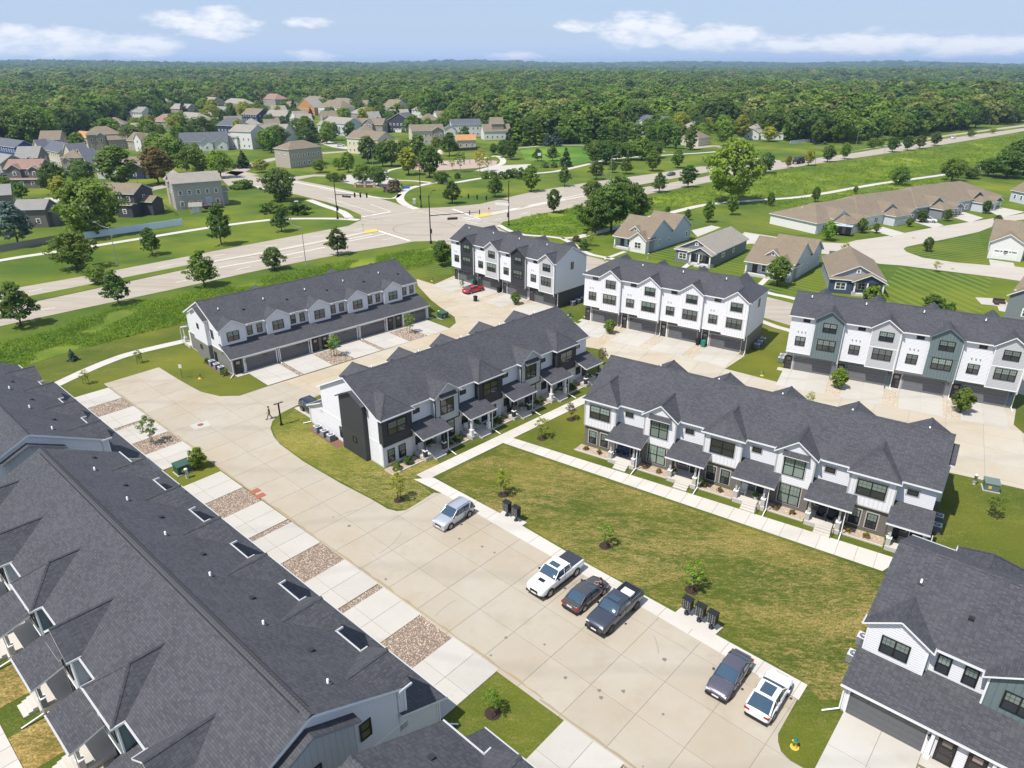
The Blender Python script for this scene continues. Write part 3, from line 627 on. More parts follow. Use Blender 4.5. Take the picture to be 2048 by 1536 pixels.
def garage_door(par, a, w0, w=4.88, h=2.15, trim=None, side='g', m=None):
    m = m or GMETAL; trim = trim or TRIM
    def frame():
        mb = MB(); t = .14
        mb.box(-w/2 - t, -.05, 0, -w/2, .05, h + t, trim); mb.box(w/2, -.05, 0, w/2 + t, .05, h + t, trim); mb.box(-w/2, -.048, h, w/2, .05, h + t, trim); return mb.data('garage_door')
    def panel(top):
        def mk():
            mb = MB(); ph = h / 4
            mb.box(-w/2, -.01, .012, w/2, .03, ph - .012, m)
            for k in range(4):
                x0 = -w/2 + w * (k + .08) / 4; x1 = -w/2 + w * (k + .92) / 4
                mb.box(x0, -.022, ph * .28, x1, 0, ph * .72, GLASS if top else m)
            return mb.data('door_panel')
        return mk
    o = link('garage_door', cached(('gd', w, h, trim.name), frame), par, (a, w0, 0.03) if side in 'gp' else (w0, a, .03), SIDE[side])
    for k in range(4): link('door_panel', cached(('gp', w, h, k == 3, m.name), panel(k == 3)), o, (0, 0, k * h / 4))
    return o
def lamp_mesh():
    def mk():
        mb = MB(); mb.box(-.06, -.10, 0, .06, 0, .34, BLACKF); mb.box(-.09, -.15, .34, .09, 0, .40, BLACKF); mb.box(-.05, -.13, .04, .05, -.10, .3, BLIND); return mb.data('wall_lamp')
    return cached('lamp', mk)
def vent_mesh():
    def mk():
        mb = MB(); mb.lathe([(.075, -.3), (.075, .32), (.05, .34)], (0, 0, 0), plain((.85, .85, .85), .4), 10); mb.box(-.2, -.2, -.05, .2, .2, .03, plain((.05, .05, .055), .8)); return mb.data('roof_vent')
    return cached('vent', mk)
def bvent_mesh():
    def mk():
        mb = MB(); mb.box(-.17, -.17, -.1, .17, .17, .10, plain((.02, .02, .022), .6)); return mb.data('box_vent')
    return cached('bvent', mk)
def gutter(mb, p0, p1, m=None): # white gutter as box along the x or y direction
    m = m or TRIM; (x0, y0, z0), (x1, y1, z1) = p0, p1
    if abs(x1 - x0) > abs(y1 - y0): mb.box(min(x0, x1), y0 - .05, z0 - .13, max(x0, x1), y0 + .05, z0 + .012, m, plain((.42, .42, .42), .6))
    else: mb.box(x0 - .05, min(y0, y1), z0 - .13, x0 + .05, max(y0, y1), z0 + .012, m, plain((.42, .42, .42), .6))
def downspout(par, x, y, z1, ex=(0, -1.3), m=None):
    """pipe down the wall with the long elbow lying on the ground"""
    mb = MB(); m = m or TRIM; mb.box(-.05, -.05, .18, .05, .05, z1, m)
    mb.tube((0, 0, .2), (ex[0], ex[1], .09), .065, .065, m, 6); return mb.build('downspout', par, (x, y, 0))
def ridge_caps(par, p0, p1, m, step=.29, w=.16, name='ridge_cap', sub=None):
    """individual overlapping cap shingles along a ridge or hip"""
    p0, p1 = Vector(p0), Vector(p1); L = (p1 - p0).length; n = max(1, int(L / step)); d = (p1 - p0).normalized()
    def mk():
        mb = MB(); mb.mesh([(0, -w, -w * .42), (0, 0, .035), (0, w, -w * .42), (step * 1.05, -w, -w * .42 - .02), (step * 1.05, 0, .012), (step * 1.05, w, -w * .42 - .02), (0, -w, -w * .5 - .03), (0, w, -w * .5 - .03)],
                           [(0, 3, 4, 1), (1, 4, 5, 2), (0, 1, 2, 7, 6)], m); return mb.data('ridge_cap')
    me = cached(('cap', step, w, m.name), mk); q = d.to_track_quat('X', 'Z')
    for i in range(n):
        o = link(name, me, par, p0 + d * (i * L / n)); o.rotation_mode = 'QUATERNION'; o.rotation_quaternion = q
def cap_strip(mb, p0, p1, m, w=.15):
    p0, p1 = Vector(p0), Vector(p1); d = (p1 - p0).normalized(); s = d.cross(Vector((0, 0, 1))).normalized() * w; L = (p1 - p0).length; n = max(1, int(L / .29))
    for i in range(n):
        a = p0 + d * (L * i / n); b = p0 + d * (L * (i + 1) / n); dz = Vector((0, 0, -w * .45)); u = Vector((0, 0, .035)); u2 = Vector((0, 0, .012))
        mb.mesh([a - s + dz + u * .4, a + u, a + s + dz + u * .4, b - s + dz, b + u2, b + s + dz], [(0, 3, 4, 1), (1, 4, 5, 2), (0, 1, 2)], m)

Z_E, Z_R, Y_G, Y_P, Y_R = 6.33, 9.45, 2.9, 15.6, 9.25
K_M = (Z_R - Z_E) / (Y_R - Y_G)
def zmain(y): return Z_R - abs(y - Y_R) * K_M
def row2(fr, n, first_door, label, P, end_l=True, end_r=True, bump_l=None, bump_r=None, garage_detail=True, porch_detail=True, caps=False, z0=0.0):
    L = 7.32 * n
    T = thing('townhouse_row', label, 'townhouse row', (fr.x, fr.y, z0), fr.th)
    W1, W2, LOW, BAYG, HIPC, GABC, BUMP = P['main'], P['main2'], P['low'], P['bayg'], P['hip'], P['gab'], P['bump']
    tr = P.get('trim', TRIM); wt = P.get('wtrim')
    # ground floor and upper floor
    mb = MB(); mb.box(0, .02, 0, L, 2.6, 2.5, LOW); mb.box(0, 2.6, 0, L, 15.7, 2.95, LOW); mb.box(.02, 2.65, 2.9, L - .02, 15.25, 3.2, LOW); mb.box(-.012, 0, -.3, L + .012, 15.72, .14, plain((.42, .41, .38), .9)); mb.build('ground_floor_wall', T)
    mb = MB(); prof = [(3.2, 3.1), (15.3, 3.1), (15.3, Z_E - .2), (Y_R, zmain(Y_R) - .22), (3.2, Z_E - .05)]; mb.prism_x(prof, .0, L, W1); mb.build('upper_wall', T)
    mb = MB(); mb.box(-.02, 2.6, 2.98, L + .02, 15.32, 3.12, tr)
    for x in (-.035, L - .1): mb.box(x, 15.22, .14, x + .135, 15.74, 2.98, tr); mb.box(x, -.02, .14, x + .135, .1, 2.5, tr)
    mb.build('trim_band', T)
    # garage wing roof
    ov = .62 if fr in (FA, FA2, FA3) else .34
    mb = MB(); k = (4.12 - 2.65) / 3.5; zo = 2.65 - (ov - .3) * k
    mb.slab([(-.3, -ov, zo), (L + .3, -ov, zo), (L + .3, 3.22, 2.65 + 3.52 * k), (-.3, 3.22, 2.65 + 3.52 * k)], .16, SH, tr); gutter(mb, (-.3, -ov - .05, zo - .02), (L + .3, -ov - .05, zo - .02)); mb.build('garage_roof', T)
    mb = MB(); mb.prism_x([(0.02, 2.45), (3.25, 2.45), (3.25, 3.86), (0.02, 2.56)], 0.0, L, LOW); mb.build('garage_gable_wall', T)
    # main roof with bay roofs
    mb = MB()
    for (ya, yb) in ((Y_G, Y_R), (Y_P, Y_R)): mb.slab([(-.3, ya, Z_E), (L + .3, ya, Z_E), (L + .3, yb, Z_R), (-.3, yb, Z_R)], .20, SH, tr)
    if not caps: cap_strip(mb, (-.3, Y_R, Z_R + .02), (L + .3, Y_R, Z_R + .02), SH)
    roof = mb.build('roof', T)
    if caps:
        ridge_caps(roof, (-.3, Y_R, Z_R + .06), (L + .3, Y_R, Z_R + .06), SH, .30, .22)
        mb = MB()
        for s_ in (-1, 1): mb.box(.5, Y_R + s_ * .27 - .03, Z_R - .13, L - .5, Y_R + s_ * .27 + .03, Z_R - .075, plain((.02, .02, .023), .8))
        mb.build('ridge_vent', roof)
    for k_ in range(n):     # garage side gable bays
        x0 = 7.32 * k_; x1 = x0 + 3.85; xm = (x0 + x1) / 2; za = 7.68; s = (za - Z_E) / (xm - x0 + .3)
        bc = BAYG[k_ % len(BAYG)]
        mb = MB(); mb.prism_y([(x0, 3.8), (x1, 3.8), (x1, Z_E + s * .3 - .16), (xm, za - .16), (x0, Z_E + s * .3 - .16)], 2.6, 3.3, bc); mb.build('bay_wall', T)
        mb = MB()
        mb.box(x0 - .03, 2.57, 3.9, x0 + .09, 2.72, 6.3, tr); mb.build('corner_board', T); mb = MB(); mb.box(x1 - .09, 2.57, 3.9, x1 + .03, 2.72, 6.3, tr); mb.build('corner_board', T)
        mb = MB(); yb = Y_G + (za - Z_E) / K_M + .15
        for sx in (-1, 1):
            e = xm + sx * (xm - x0 + .3); mb.slab([(e, 2.3, Z_E), (xm, 2.3, za), (xm, yb, za), (e, Y_G + .1, Z_E)], .15, SH, tr)
            gutter(mb, (e + sx * .05, 2.28, Z_E), (e + sx * .05, 3.3, Z_E))
        cap_strip(mb, (xm, 2.3, za + .015), (xm, yb - .2, za + .015), SH); mb.build('bay_roof', T)
        mb = MB(); gutter(mb, (x1 + .36, Y_G - .06, Z_E), (x0 + 7.32 - (.36 if k_ < n - 1 else -.3), Y_G - .06, Z_E)); mb.box(x1 + .02, 3.12, 3.95, x1 + .14, 3.23, Z_E - .15, tr); mb.build('gutter', T)
        mb = MB(); mb.box(-.04, -.04, 0, .04, .04, 2.2, tr); mb.build('downspout', T, (x1 + .12, 3.1, 4.05))
        if garage_detail:
            window(T, 'g', x0 + 1.9, 2.6, 4.35, 1.85, 1.45, 2, 1, wt); window(T, 'g', x0 + 4.8, 3.2, 4.4, .86, 1.42, 1, 1, wt); window(T, 'g', x0 + 6.4, 3.2, 4.4, .86, 1.42, 1, 1, wt)
            left = (k_ % 2 == 0) == first_door; gx = x0 + (4.52 if left else 2.8); dx = x0 + (.86 if left else 6.46); px_ = x0 + (1.72 if left else 5.6)
            garage_door(T, gx, .0, trim=tr); entry_door(T, 'g', dx, -.002)
            mb = MB(); mb.box(px_ - .1, -.25, 0, px_ + .1, -.05, 2.5, tr); mb.box(px_ - .17, -.32, .0, px_ + .17, .0, .2, tr); mb.build('pillar', T)
            link('wall_lamp', lamp_mesh(), T, (px_ + (.22 if left else -.22), 0, 1.45))
        ylow = Y_G + 1.2 + .15 * (k_ % 3)
        link('roof_vent', vent_mesh(), T, (x0 + 1.95, 6.75, zmain(6.75))); link('box_vent', bvent_mesh(), T, (x0 + 5.4, 5.7, zmain(5.7) + .03))
    if garage_detail:
        for k_ in range(n + 1):
            x = 7.32 * k_
            if k_ == 0: downspout(T, -.06, -.1, 2.5, (-.9, -.9), tr)
            elif k_ == n: downspout(T, L + .06, -.1, 2.5, (.9, -.5), tr)
            elif ((k_ - 1) % 2 == 0) == first_door: downspout(T, x, -.1, 2.5, (.0, -.9), tr)
    # porch side, u measured from the porch-left end (x = L)
    def Q(u, y, z): return (L - u, y, z)
    for k_ in range(n):
        u0 = 7.32 * k_ + (.3 if k_ % 2 else 0.0); hip = k_ % 2 == 0; wd = 4.05 if hip else 3.7; u1 = u0 + wd; um = (u0 + u1) / 2
        c = HIPC if hip else GABC
        mb = MB()
        if hip: mb.box(L - u1, 15.25, 2.82, L - u0, 16.1, Z_E - .1, c)
        else:
            za = 7.98; s = (za - 6.38) / (um - u0 + .3)
            mb.prism_y([(L - u1, 2.82), (L - u0, 2.82), (L - u0, 6.38 + .3 * s - .16), (L - um, za - .16), (L - u1, 6.38 + .3 * s - .16)], 15.2, 16.1, c)
        mb.build('bay_wall', T)
        mb = MB(); lo = P['low_bay'] if hip else P.get('gab_low', P['low_bay']); mb.box(L - u1, 15.5, 0.02, L - u0, 15.85 if hip else 16.08, 2.82, lo); mb.build('lower_bay_wall', T)
        mb = MB()
        for uu in (u0, u1):
            x = L - uu; mb.box(x - .07, 16.02, 2.80, x + .07, 16.13, Z_E - .15, P.get('ctrim', tr))
        mb.box(L - u1 - .02, 16.0, 2.74, L - u0 + .02, 16.13, 2.88, P.get('ctrim', tr)); mb.build('corner_board', T)
        mb = MB()
        if hip:
            za = Z_E + (wd / 2 + .3) * .80; yh = 16.4 - (wd / 2 + .3); yb = Y_P - (za - Z_E) / K_M - .1
            e0, e1 = Q(u0 - .3, 16.4, Z_E), Q(u1 + .3, 16.4, Z_E); a = Q(um, yh, za); b = Q(um, yb, za)
            mb.slab([e0, e1, a], .16, SH, tr)
            mb.slab([e0, a, b, Q(u0 - .3, Y_P - .1, Z_E)], .16, SH, tr); mb.slab([e1, a, b, Q(u1 + .3, Y_P - .1, Z_E)], .16, SH, tr)
            for q0, q1 in ((e0, a), (e1, a), (a, (b[0], b[1] + .1, b[2]))): cap_strip(mb, Vector(q0) + Vector((0, 0, .02)), Vector(q1) + Vector((0, 0, .02)), SH, .13)
            gutter(mb, (L - u1 - .34, 16.44, Z_E), (L - u0 + .34, 16.44, Z_E))
            for uu, sg in ((u0 - .34, 1), (u1 + .34, -1)): gutter(mb, (L - uu, Y_P + .0, Z_E), (L - uu, 16.5, Z_E))
        else:
            yb = Y_P - (za - 6.38) / K_M - .25
            for sg in (-1, 1):
                uu = um + sg * (um - u0 + .3)
                mb.slab([Q(uu, 16.4, 6.38), Q(um, 16.4, za), Q(um, yb, za), Q(uu, Y_P - .1, 6.38)], .15, SH, tr)
                gutter(mb, (L - uu, Y_P - .1, 6.38), (L - uu, 16.42, 6.38))
            cap_strip(mb, Q(um, 16.4, za + .02), Q(um, yb + .1, za + .02), SH, .13)
            mb.slab([Q(um - 1.3, 16.62, 6.18), Q(um + 1.3, 16.62, 6.18), Q(um + 1.3, 16.08, 6.6), Q(um - 1.3, 16.08, 6.6)], .07, SH, tr)   # little hood over the window
        mb.build('bay_roof', T)
        ps, pe = (u1 - .25, 7.32 * (k_ + 1) + (.9 if hip else .82)) if k_ < n - 1 else (u1 - .25, 7.32 * n + .25)
        ps = u1 - .2; pe = min(pe, L + .35)
        # gutters of the recessed eave
        mb = MB(); a, b = u1 + .36, (7.32 * (k_ + 1) + (.0 if not hip else .3) - .36 if k_ < n - 1 else L + .3)
        gutter(mb, (L - b, Y_P + .06, Z_E), (L - a, Y_P + .06, Z_E)); mb.build('gutter', T)
        if porch_detail:
            if hip:
                window(T, 'p', L - um + .03, 16.1, 3.98, 2.6, 1.68, 2, 1 if k_ % 4 == 0 else 0, wt)
                for uu in (u0 + 1.1, u0 + 2.65): window(T, 'p', L - uu, 15.85, .42, 1.0, 1.7, 1, 1, wt)
            else:
                window(T, 'p', L - um + .05, 16.1, 3.85, 2.1, 2.25, 2, 2 if P.get('curtain') else 0, wt); window(T, 'p', L - um + .05, 16.08, .5, 2.15, 2.25, 2, 2 if P.get('curtain') else 1, wt)
            window(T, 'p', L - (u1 + 1.35), 15.3, 5.0, .95, .55, 1, 0, wt)
        # porch: floor, steps, columns, roof
        pr = link('porch', None, T); 
        mb = MB(); mb.box(L - (u1 + 3.55), 15.6, 0.0, L - (u1 + .25), 18.15, .46, WALKC); mb.build('porch_floor', pr)
        mb = MB()
        for j in range(2 if fr is FC else 3): mb.box(L - (u1 + 2.9), 18.15 + .32 * j, 0, L - (u1 + 1.35), 18.47 + .32 * j, .40 - .14 * j, WALKC)
        mb.build('steps', pr)
        cm = P['col'][k_ % len(P['col'])]
        for uu in (u1 + .45, u1 + 3.3):
            mb = MB(); x = L - uu; mb.box(x - .1, 17.72, .46, x + .1, 17.92, 3.0, cm); mb.box(x - .2, 17.62, .46, x + .2, 18.02, 1.25, cm); mb.box(x - .24, 17.58, 1.25, x + .24, 18.06, 1.33, tr); mb.box(x - .15, 17.67, 2.85, x + .15, 17.97, 3.0, cm); mb.build('column', pr)
        ra, rb = u1 - .12, min(u1 + 4.3, L + .32); zc, ze = 3.98, 3.06
        mb = MB(); mb.slab([Q(ra, 18.3, ze), Q(rb, 18.3, ze), Q(rb, 15.3, zc), Q(ra, 15.3, zc)], .15, SH, tr); gutter(mb, (L - rb, 18.36, ze), (L - ra, 18.36, ze)); mb.box(L - rb + .12, 17.74, ze - .25, L - ra - .12, 17.9, ze - .02, tr); mb.build('porch_roof', pr)
        mb = MB(); x = L - (u1 + 3.75); mb.box(x - .04, 18.0, .25, x + .04, 18.08, ze - .1, tr); mb.tube((x, 18.04, .3), (x, 19.5, .08), .06, .06, tr, 6); mb.build('downspout', pr)
        # door wall under the porch
        entry_door(T, 'p', L - (u1 + 2.55), 15.72, .48)
        if porch_detail: window(T, 'p', L - (u1 + 1.15), 15.72, 1.15, .95, 1.1, 1, 0, wt)
        mb = MB(); mb.box(L - (u1 + 3.2), 15.7, .46, L - (u1 + 3.06), 15.78, 2.7, tr); mb.box(L - (u1 + 2.05), 15.7, .46, L - (u1 + 1.92), 15.78, 2.7, tr); mb.build('door_trim', T)
        # rock bed with edging and shrubs in front of the bay
        sheet_l = rectw(fr, L - u1 - .1, 16.1, L - u0 + (.35 if k_ == 0 else .0), 17.75)
        if porch_detail:
            bd = MB(); bd.box(L - u1 - .1, 17.72, 0, L - u0 + .3, 17.86, .12, WALKC); bd.build('bed_edging', T)
            rk = rocks(None, Frame(0, 0, 0), (L - u1 - .1, 16.12, L - u0 + .25, 17.7), .06, 60, 'bed_stone', [rubble((.42, .33, .26), (.55, .44, .34), (.66, .58, .50)), rubble((.30, .23, .18), (.45, .34, .25), (.55, .46, .38))], T, .02)
            rk.location = (0, 0, 0)
            mb = MB(); mb.box(L - u1 - .1, 16.1, 0, L - u0 + .28, 17.72, .03, plain((.33, .26, .20), .9)); mb.build('rock_bed', T)
    # end bump outs with their own gable roofs
    for end, bp in (('l', bump_l), ('r', bump_r)):
        if not bp: continue
        xs = -1 if end == 'l' else 1; xw = 0 if end == 'l' else L; ya, yb = bp; ym = (ya + yb) / 2 + .3; za = min(8.35, zmain(ym) - .35)
        sA = .47; zl, zr_ = za - (ym - ya) * sA, za - (yb - ym) * sA
        for nm, zz0, zz1, mm in (('chase_lower', 0.0, 3.0, BUMP[1]),):
            mb = MB(); mb.box(min(xw, xw + xs * .55), ya, zz0, max(xw, xw + xs * .55), yb, zz1, mm); mb.build('chase_wall', T)
        mb = MB(); mb.prism_x([(ya, 3.0), (yb, 3.0), (yb, zr_), (ym, za), (ya, zl)], min(xw, xw + xs * .55), max(xw, xw + xs * .55), BUMP[0]); mb.build('chase_wall', T)
        mb = MB(); xa, xb = xw - xs * .02, xw + xs * .85
        mb.slab([(xa, ya - .3, zl - .3 * sA + .17), (xb, ya - .3, zl - .3 * sA + .17), (xb, ym, za + .17), (xa, ym, za + .17)], .15, SH, P.get('btrim', tr)); mb.slab([(xa, yb + .3, zr_ - .3 * sA + .17), (xb, yb + .3, zr_ - .3 * sA + .17), (xb, ym, za + .17), (xa, ym, za + .17)], .15, SH, P.get('btrim', tr)); mb.build('chase_roof', T)
        sd = end
        if P.get('bump_up'): window(T, sd, ym, xw + xs * .55, 5.1, .7, .85, 1, 0, wt)
        window(T, sd, ym, xw + xs * .55, 1.75, .75, .75, 1, 0, wt if P.get('bump_up') else None)
        window(T, sd, ya - 1.0, xw + xs * .0, .7, .85, 1.45, 1, 0, wt)
        if P.get('bump_up'): window(T, sd, ya - 1.0, xw + xs * .0, 4.3, .85, 1.4, 1, 0, None)
    return T
WL = lap(WHITE); WB = batten(WHITE); CHB = batten(CHAR); CHL = lap(CHAR); LGB = batten(LGREY); TLB = batten(TEAL); LGL = lap(LGREY)
PB = dict(main=WB, main2=WB, low=lap(OLIVEG), low_bay=lap(OLIVEG), bayg=[WB], hip=WB, gab=WB, bump=(WB, lap(OLIVEG)), col=[TRIM], bump_up=True)
PC = dict(main=WL, main2=WL, low=WL, low_bay=WL, bayg=[WL], hip=CHB, gab=LGB, gab_low=LGB, bump=(CHB, plain(CHAR, .55)), btrim=CHARP, ctrim=CHARP, col=[CHARP, TRIM])
PE = dict(main=WL, main2=WL, low=lap(BROWNG), low_bay=lap(BROWNG), bayg=[WL], hip=WB, gab=WL, gab_low=lap(BROWNG), bump=(WB, lap(BROWNG)), wtrim=GTRIM, ctrim=GTRIM, col=[GTRIM], curtain=True)
PA = dict(main=WL, main2=WL, low=WL, low_bay=WL, bayg=[WL], hip=TLB, gab=LGL, bump=(LGB, LGB), btrim=plain((.25, .25, .26), .6), col=[plain(TEAL, .5), GTRIM], bump_up=True)
PF = dict(main=WL, main2=WL, low=WL, low_bay=WL, bayg=[LGL if False else WL, TLB], hip=TLB, gab=WL, bump=(TLB, TLB), col=[TRIM])
TB = row2(FB, 5, True, 'two-storey townhouse row with white gables over olive grey garages, beside the main road', PB, bump_l=(6.7, 11.7))
TC = row2(FC, 5, True, 'two-storey white townhouse row with charcoal bays and a charcoal end wall, centre of the photo', PC, bump_r=(8.3, 13.2))
TE = row2(FE, 5, True, 'two-storey white and brown townhouse row with raised porches facing the dry lawn', PE, bump_l=(6.5, 11.5))
TA = row2(FA, 6, False, 'nearest townhouse row, its long dark grey roof filling the lower left of the photo', PA, bump_l=(6.8, 11.8), bump_r=(6.8, 11.8), caps=True)
TA2 = row2(FA2, 4, False, 'townhouse row at the left edge behind the nearest roof, beside the footpath', PA, bump_l=(6.8, 11.8), bump_r=(6.8, 11.8))
TA3 = row2(FA3, 5, False, 'townhouse row whose roof corner enters at the bottom of the photo', PA, bump_r=(6.8, 11.8))
TF = row2(FF, 5, False, 'white and teal grey townhouse row in the lower right corner with a grey double garage', PF, bump_l=None, porch_detail=False)

def row3(fr, label, P, hipl=False, hipr=False):
    L = 29.28; T = thing('townhouse_row', label, 'townhouse row', (fr.x, fr.y, 0), fr.th); tr = P.get('trim', TRIM); wt = P.get('wtrim')
    DP = 8.1; yf = -1.2; yb = DP + .3; ze = 8.85; yr = 3.55; zr = 11.35; k = (zr - ze) / (yr - yf)
    mb = MB(); mb.box(0, 0, -.3, L, DP, 3.15, P['base']); mb.build('ground_floor_wall', T)
    mb = MB(); hl = 3.0 if hipl else 0; hr = 3.0 if hipr else 0
    if hipl or hipr: mb.box(0, -.9, 3.12, L, DP, ze - .1, P['main'])
    else: mb.prism_x([(-.9, 3.12), (DP, 3.12), (DP, ze - .1), (yr, zr - .25), (-.9, ze - .1)], 0, L, P['main'])
    mb.build('upper_wall', T)
    mb = MB(); mb.box(-.02, -.93, 3.08, L + .02, DP + .02, 3.2, tr)
    for x in (-.03, L - .1): mb.box(x, DP - .1, 3.2, x + .13, DP + .03, ze - .1, tr)
    mb.build('trim_band', T)
    mb = MB(); hx = 4.2
    a, b = (-.3 + (hx if hipl else 0)), (L + .3 - (hx if hipr else 0))
    for yy in (yf, yb): mb.slab([(-.3, yy, ze), (L + .3, yy, ze), (b, yr, zr), (a, yr, zr)], .2, SH, tr)
    if hipl: mb.slab([(-.3, yf, ze), (-.3, yb, ze), (a, yr, zr)], .2, SH, tr)
    if hipr: mb.slab([(L + .3, yf, ze), (L + .3, yb, ze), (b, yr, zr)], .2, SH, tr)
    cap_strip(mb, (a, yr, zr + .02), (b, yr, zr + .02), SH)
    if hipl: cap_strip(mb, (-.3, yf, ze + .02), (a, yr, zr + .02), SH)
    if hipr: cap_strip(mb, (L + .3, yf, ze + .02), (b, yr, zr + .02), SH)
    mb.build('roof', T)
    if not hipr:   # cross gable trim on the end wall
        pass
    for i in range(4):
        x0 = 7.32 * i; bx0, bx1 = x0 + 3.45, x0 + 7.12; xm = (bx0 + bx1) / 2; za = 10.4; bc = P['bay'][i % len(P['bay'])]; bt = P['btr'][i % len(P['btr'])]
        s = (za - ze) / (xm - bx0 + .3)
        mb = MB(); mb.prism_y([(bx0, 2.98), (bx1, 2.98), (bx1, ze + .3 * s - .15), (xm, za - .16), (bx0, ze + .3 * s - .15)], -1.35, 0.1, bc); mb.build('bay_wall', T)
        mb = MB(); mb.box(bx0 - .02, -1.38, 5.95 + .1, bx1 + .02, -1.33, 6.17, bt); mb.box(bx0 - .03, -1.375, 2.95, bx0 + .08, -1.28, ze - .1, bt); mb.box(bx1 - .08, -1.375, 2.95, bx1 + .03, -1.28, ze - .1, bt); mb.box(bx0, -1.37, 2.94, bx1, -1.3, 3.06, bt); mb.build('trim_band', T)
        mb = MB(); y2 = yf + (za - ze) / k + .15
        for sx in (-1, 1):
            e = xm + sx * (xm - bx0 + .3); mb.slab([(e, -1.65, ze), (xm, -1.65, za), (xm, y2, za), (e, yf + .1, ze)], .15, SH, bt)
        cap_strip(mb, (xm, -1.65, za + .015), (xm, y2 - .1, za + .015), SH, .13); mb.build('bay_roof', T)
        mb = MB(); gutter(mb, (x0 - (.3 if i == 0 else 0), yf - .06, ze), (bx0 - .3, yf - .06, ze)); mb.box(bx1 + .03, -1.3, 2.6, bx1 + .13, -1.2, ze - .1, tr); mb.tube((bx1 + .08, -1.25, ze - .1), (bx1 + .3, -1.5, ze + .02), .06, .06, tr, 6); mb.build('gutter', T)
        downspout(T, bx1 + .15, -.12, 2.9, (.1, -1.0), tr)
        window(T, 'g', x0 + 1.7, -.9, 4.35, 1.4, 1.4, 2, 1, wt); window(T, 'g', x0 + 2.15, -.9, 8.05, .95, .5, 1, 0, wt)
        window(T, 'g', xm + .08, -1.35, 7.15, 1.85, 1.35, 2, 1, wt); window(T, 'g', xm, -1.35, 4.35, 2.45, 1.6, 3, 1, wt)
        bm = P['basec'][i % len(P['basec'])]
        mb = MB(); mb.box(x0 + .02, -.03, 0.0, x0 + 7.3, 0.01, 2.98, bm); mb.box(x0 + 1.02, -.12, 0, x0 + 1.2, .0, 2.95, tr if P.get('posts') else bm); mb.build('unit_facade', T)
        garage_door(T, x0 + 3.95, -.05, trim=P.get('gtrim', tr), w=5.0, h=2.2, m=P.get('gd')); entry_door(T, 'g', x0 + .52, -.035)
        link('wall_lamp', lamp_mesh(), T, (x0 + 1.3, -.03, 1.55)); link('wall_lamp', lamp_mesh(), T, (x0 + 6.85, -.03, 1.75))
        for j in range(P.get('nv', 2)):
            o = MB(); o.tube((x0 + 1.2 + .5 * j, -.9, 6.65), (x0 + 1.2 + .5 * j, -1.08, 6.60), .09, .07, plain((.5, .5, .5), .5), 7); o.build('wall_vent', T)
        link('roof_vent', vent_mesh(), T, (x0 + 2.0, yr - 1.0, zr - k * 1.0))
        for yy in (DP + .9,):   # rear cross gables peeping over the ridge
            mb = MB(); mb.prism_y([(bx0 - 2, 8.0), (bx1 - 2, 8.0), (bx1 - 2, ze), (xm - 2, za + .25), (bx0 - 2, ze)], DP - 2.5, DP + .5, P['main']); mb.build('rear_gable_wall', T)
            mb = MB()
            for sx in (-1, 1):
                e = xm - 2 + sx * 2.2; mb.slab([(e, DP + .8, ze), (xm - 2, DP + .8, za + .45), (xm - 2, yr + 1.0, za + .45), (e, yr + 3.4, ze)], .12, SH, tr)
            mb.build('rear_gable_roof', T)
    window(T, 'r', 3.8, L, 6.9, .8, 1.4, 1, 0, wt)
    window(T, 'l', 3.8, 0, 6.9, .8, 1.4, 1, 0, wt)
    return T
P1 = dict(main=WL, base=plain((.05, .052, .058), .6), bay=[CHB, LGB], btr=[CHARP, TRIM], basec=[LGL, plain((.05, .052, .058), .6), LGL, plain((.05, .052, .058), .6)], gtrim=plain((.12, .12, .125), .5))
P2 = dict(main=WL, base=lap(BROWNG), bay=[WB], btr=[TRIM], basec=[lap(BROWNG)], wtrim=GTRIM, posts=True, gtrim=GTRIM, trim=TRIM)
P3 = dict(main=WL, base=lap(LGREY), bay=[TLB, LGL], btr=[plain(TEAL, .5), TRIM], basec=[LGL, TLB, LGL, TLB], nv=3, gtrim=plain((.2, .21, .215), .5), gd=plain((.14, .142, .15), .5))
T1 = row3(FD1, 'three-storey townhouse row with alternating charcoal and light grey bays by the road junction', P1)
T2 = row3(FD2, 'three-storey all-white townhouse row with brown ground floor and hipped roof ends', P2, True, True)
T3 = row3(FD3, 'three-storey townhouse row with teal grey and light grey bays at the right edge', P3)
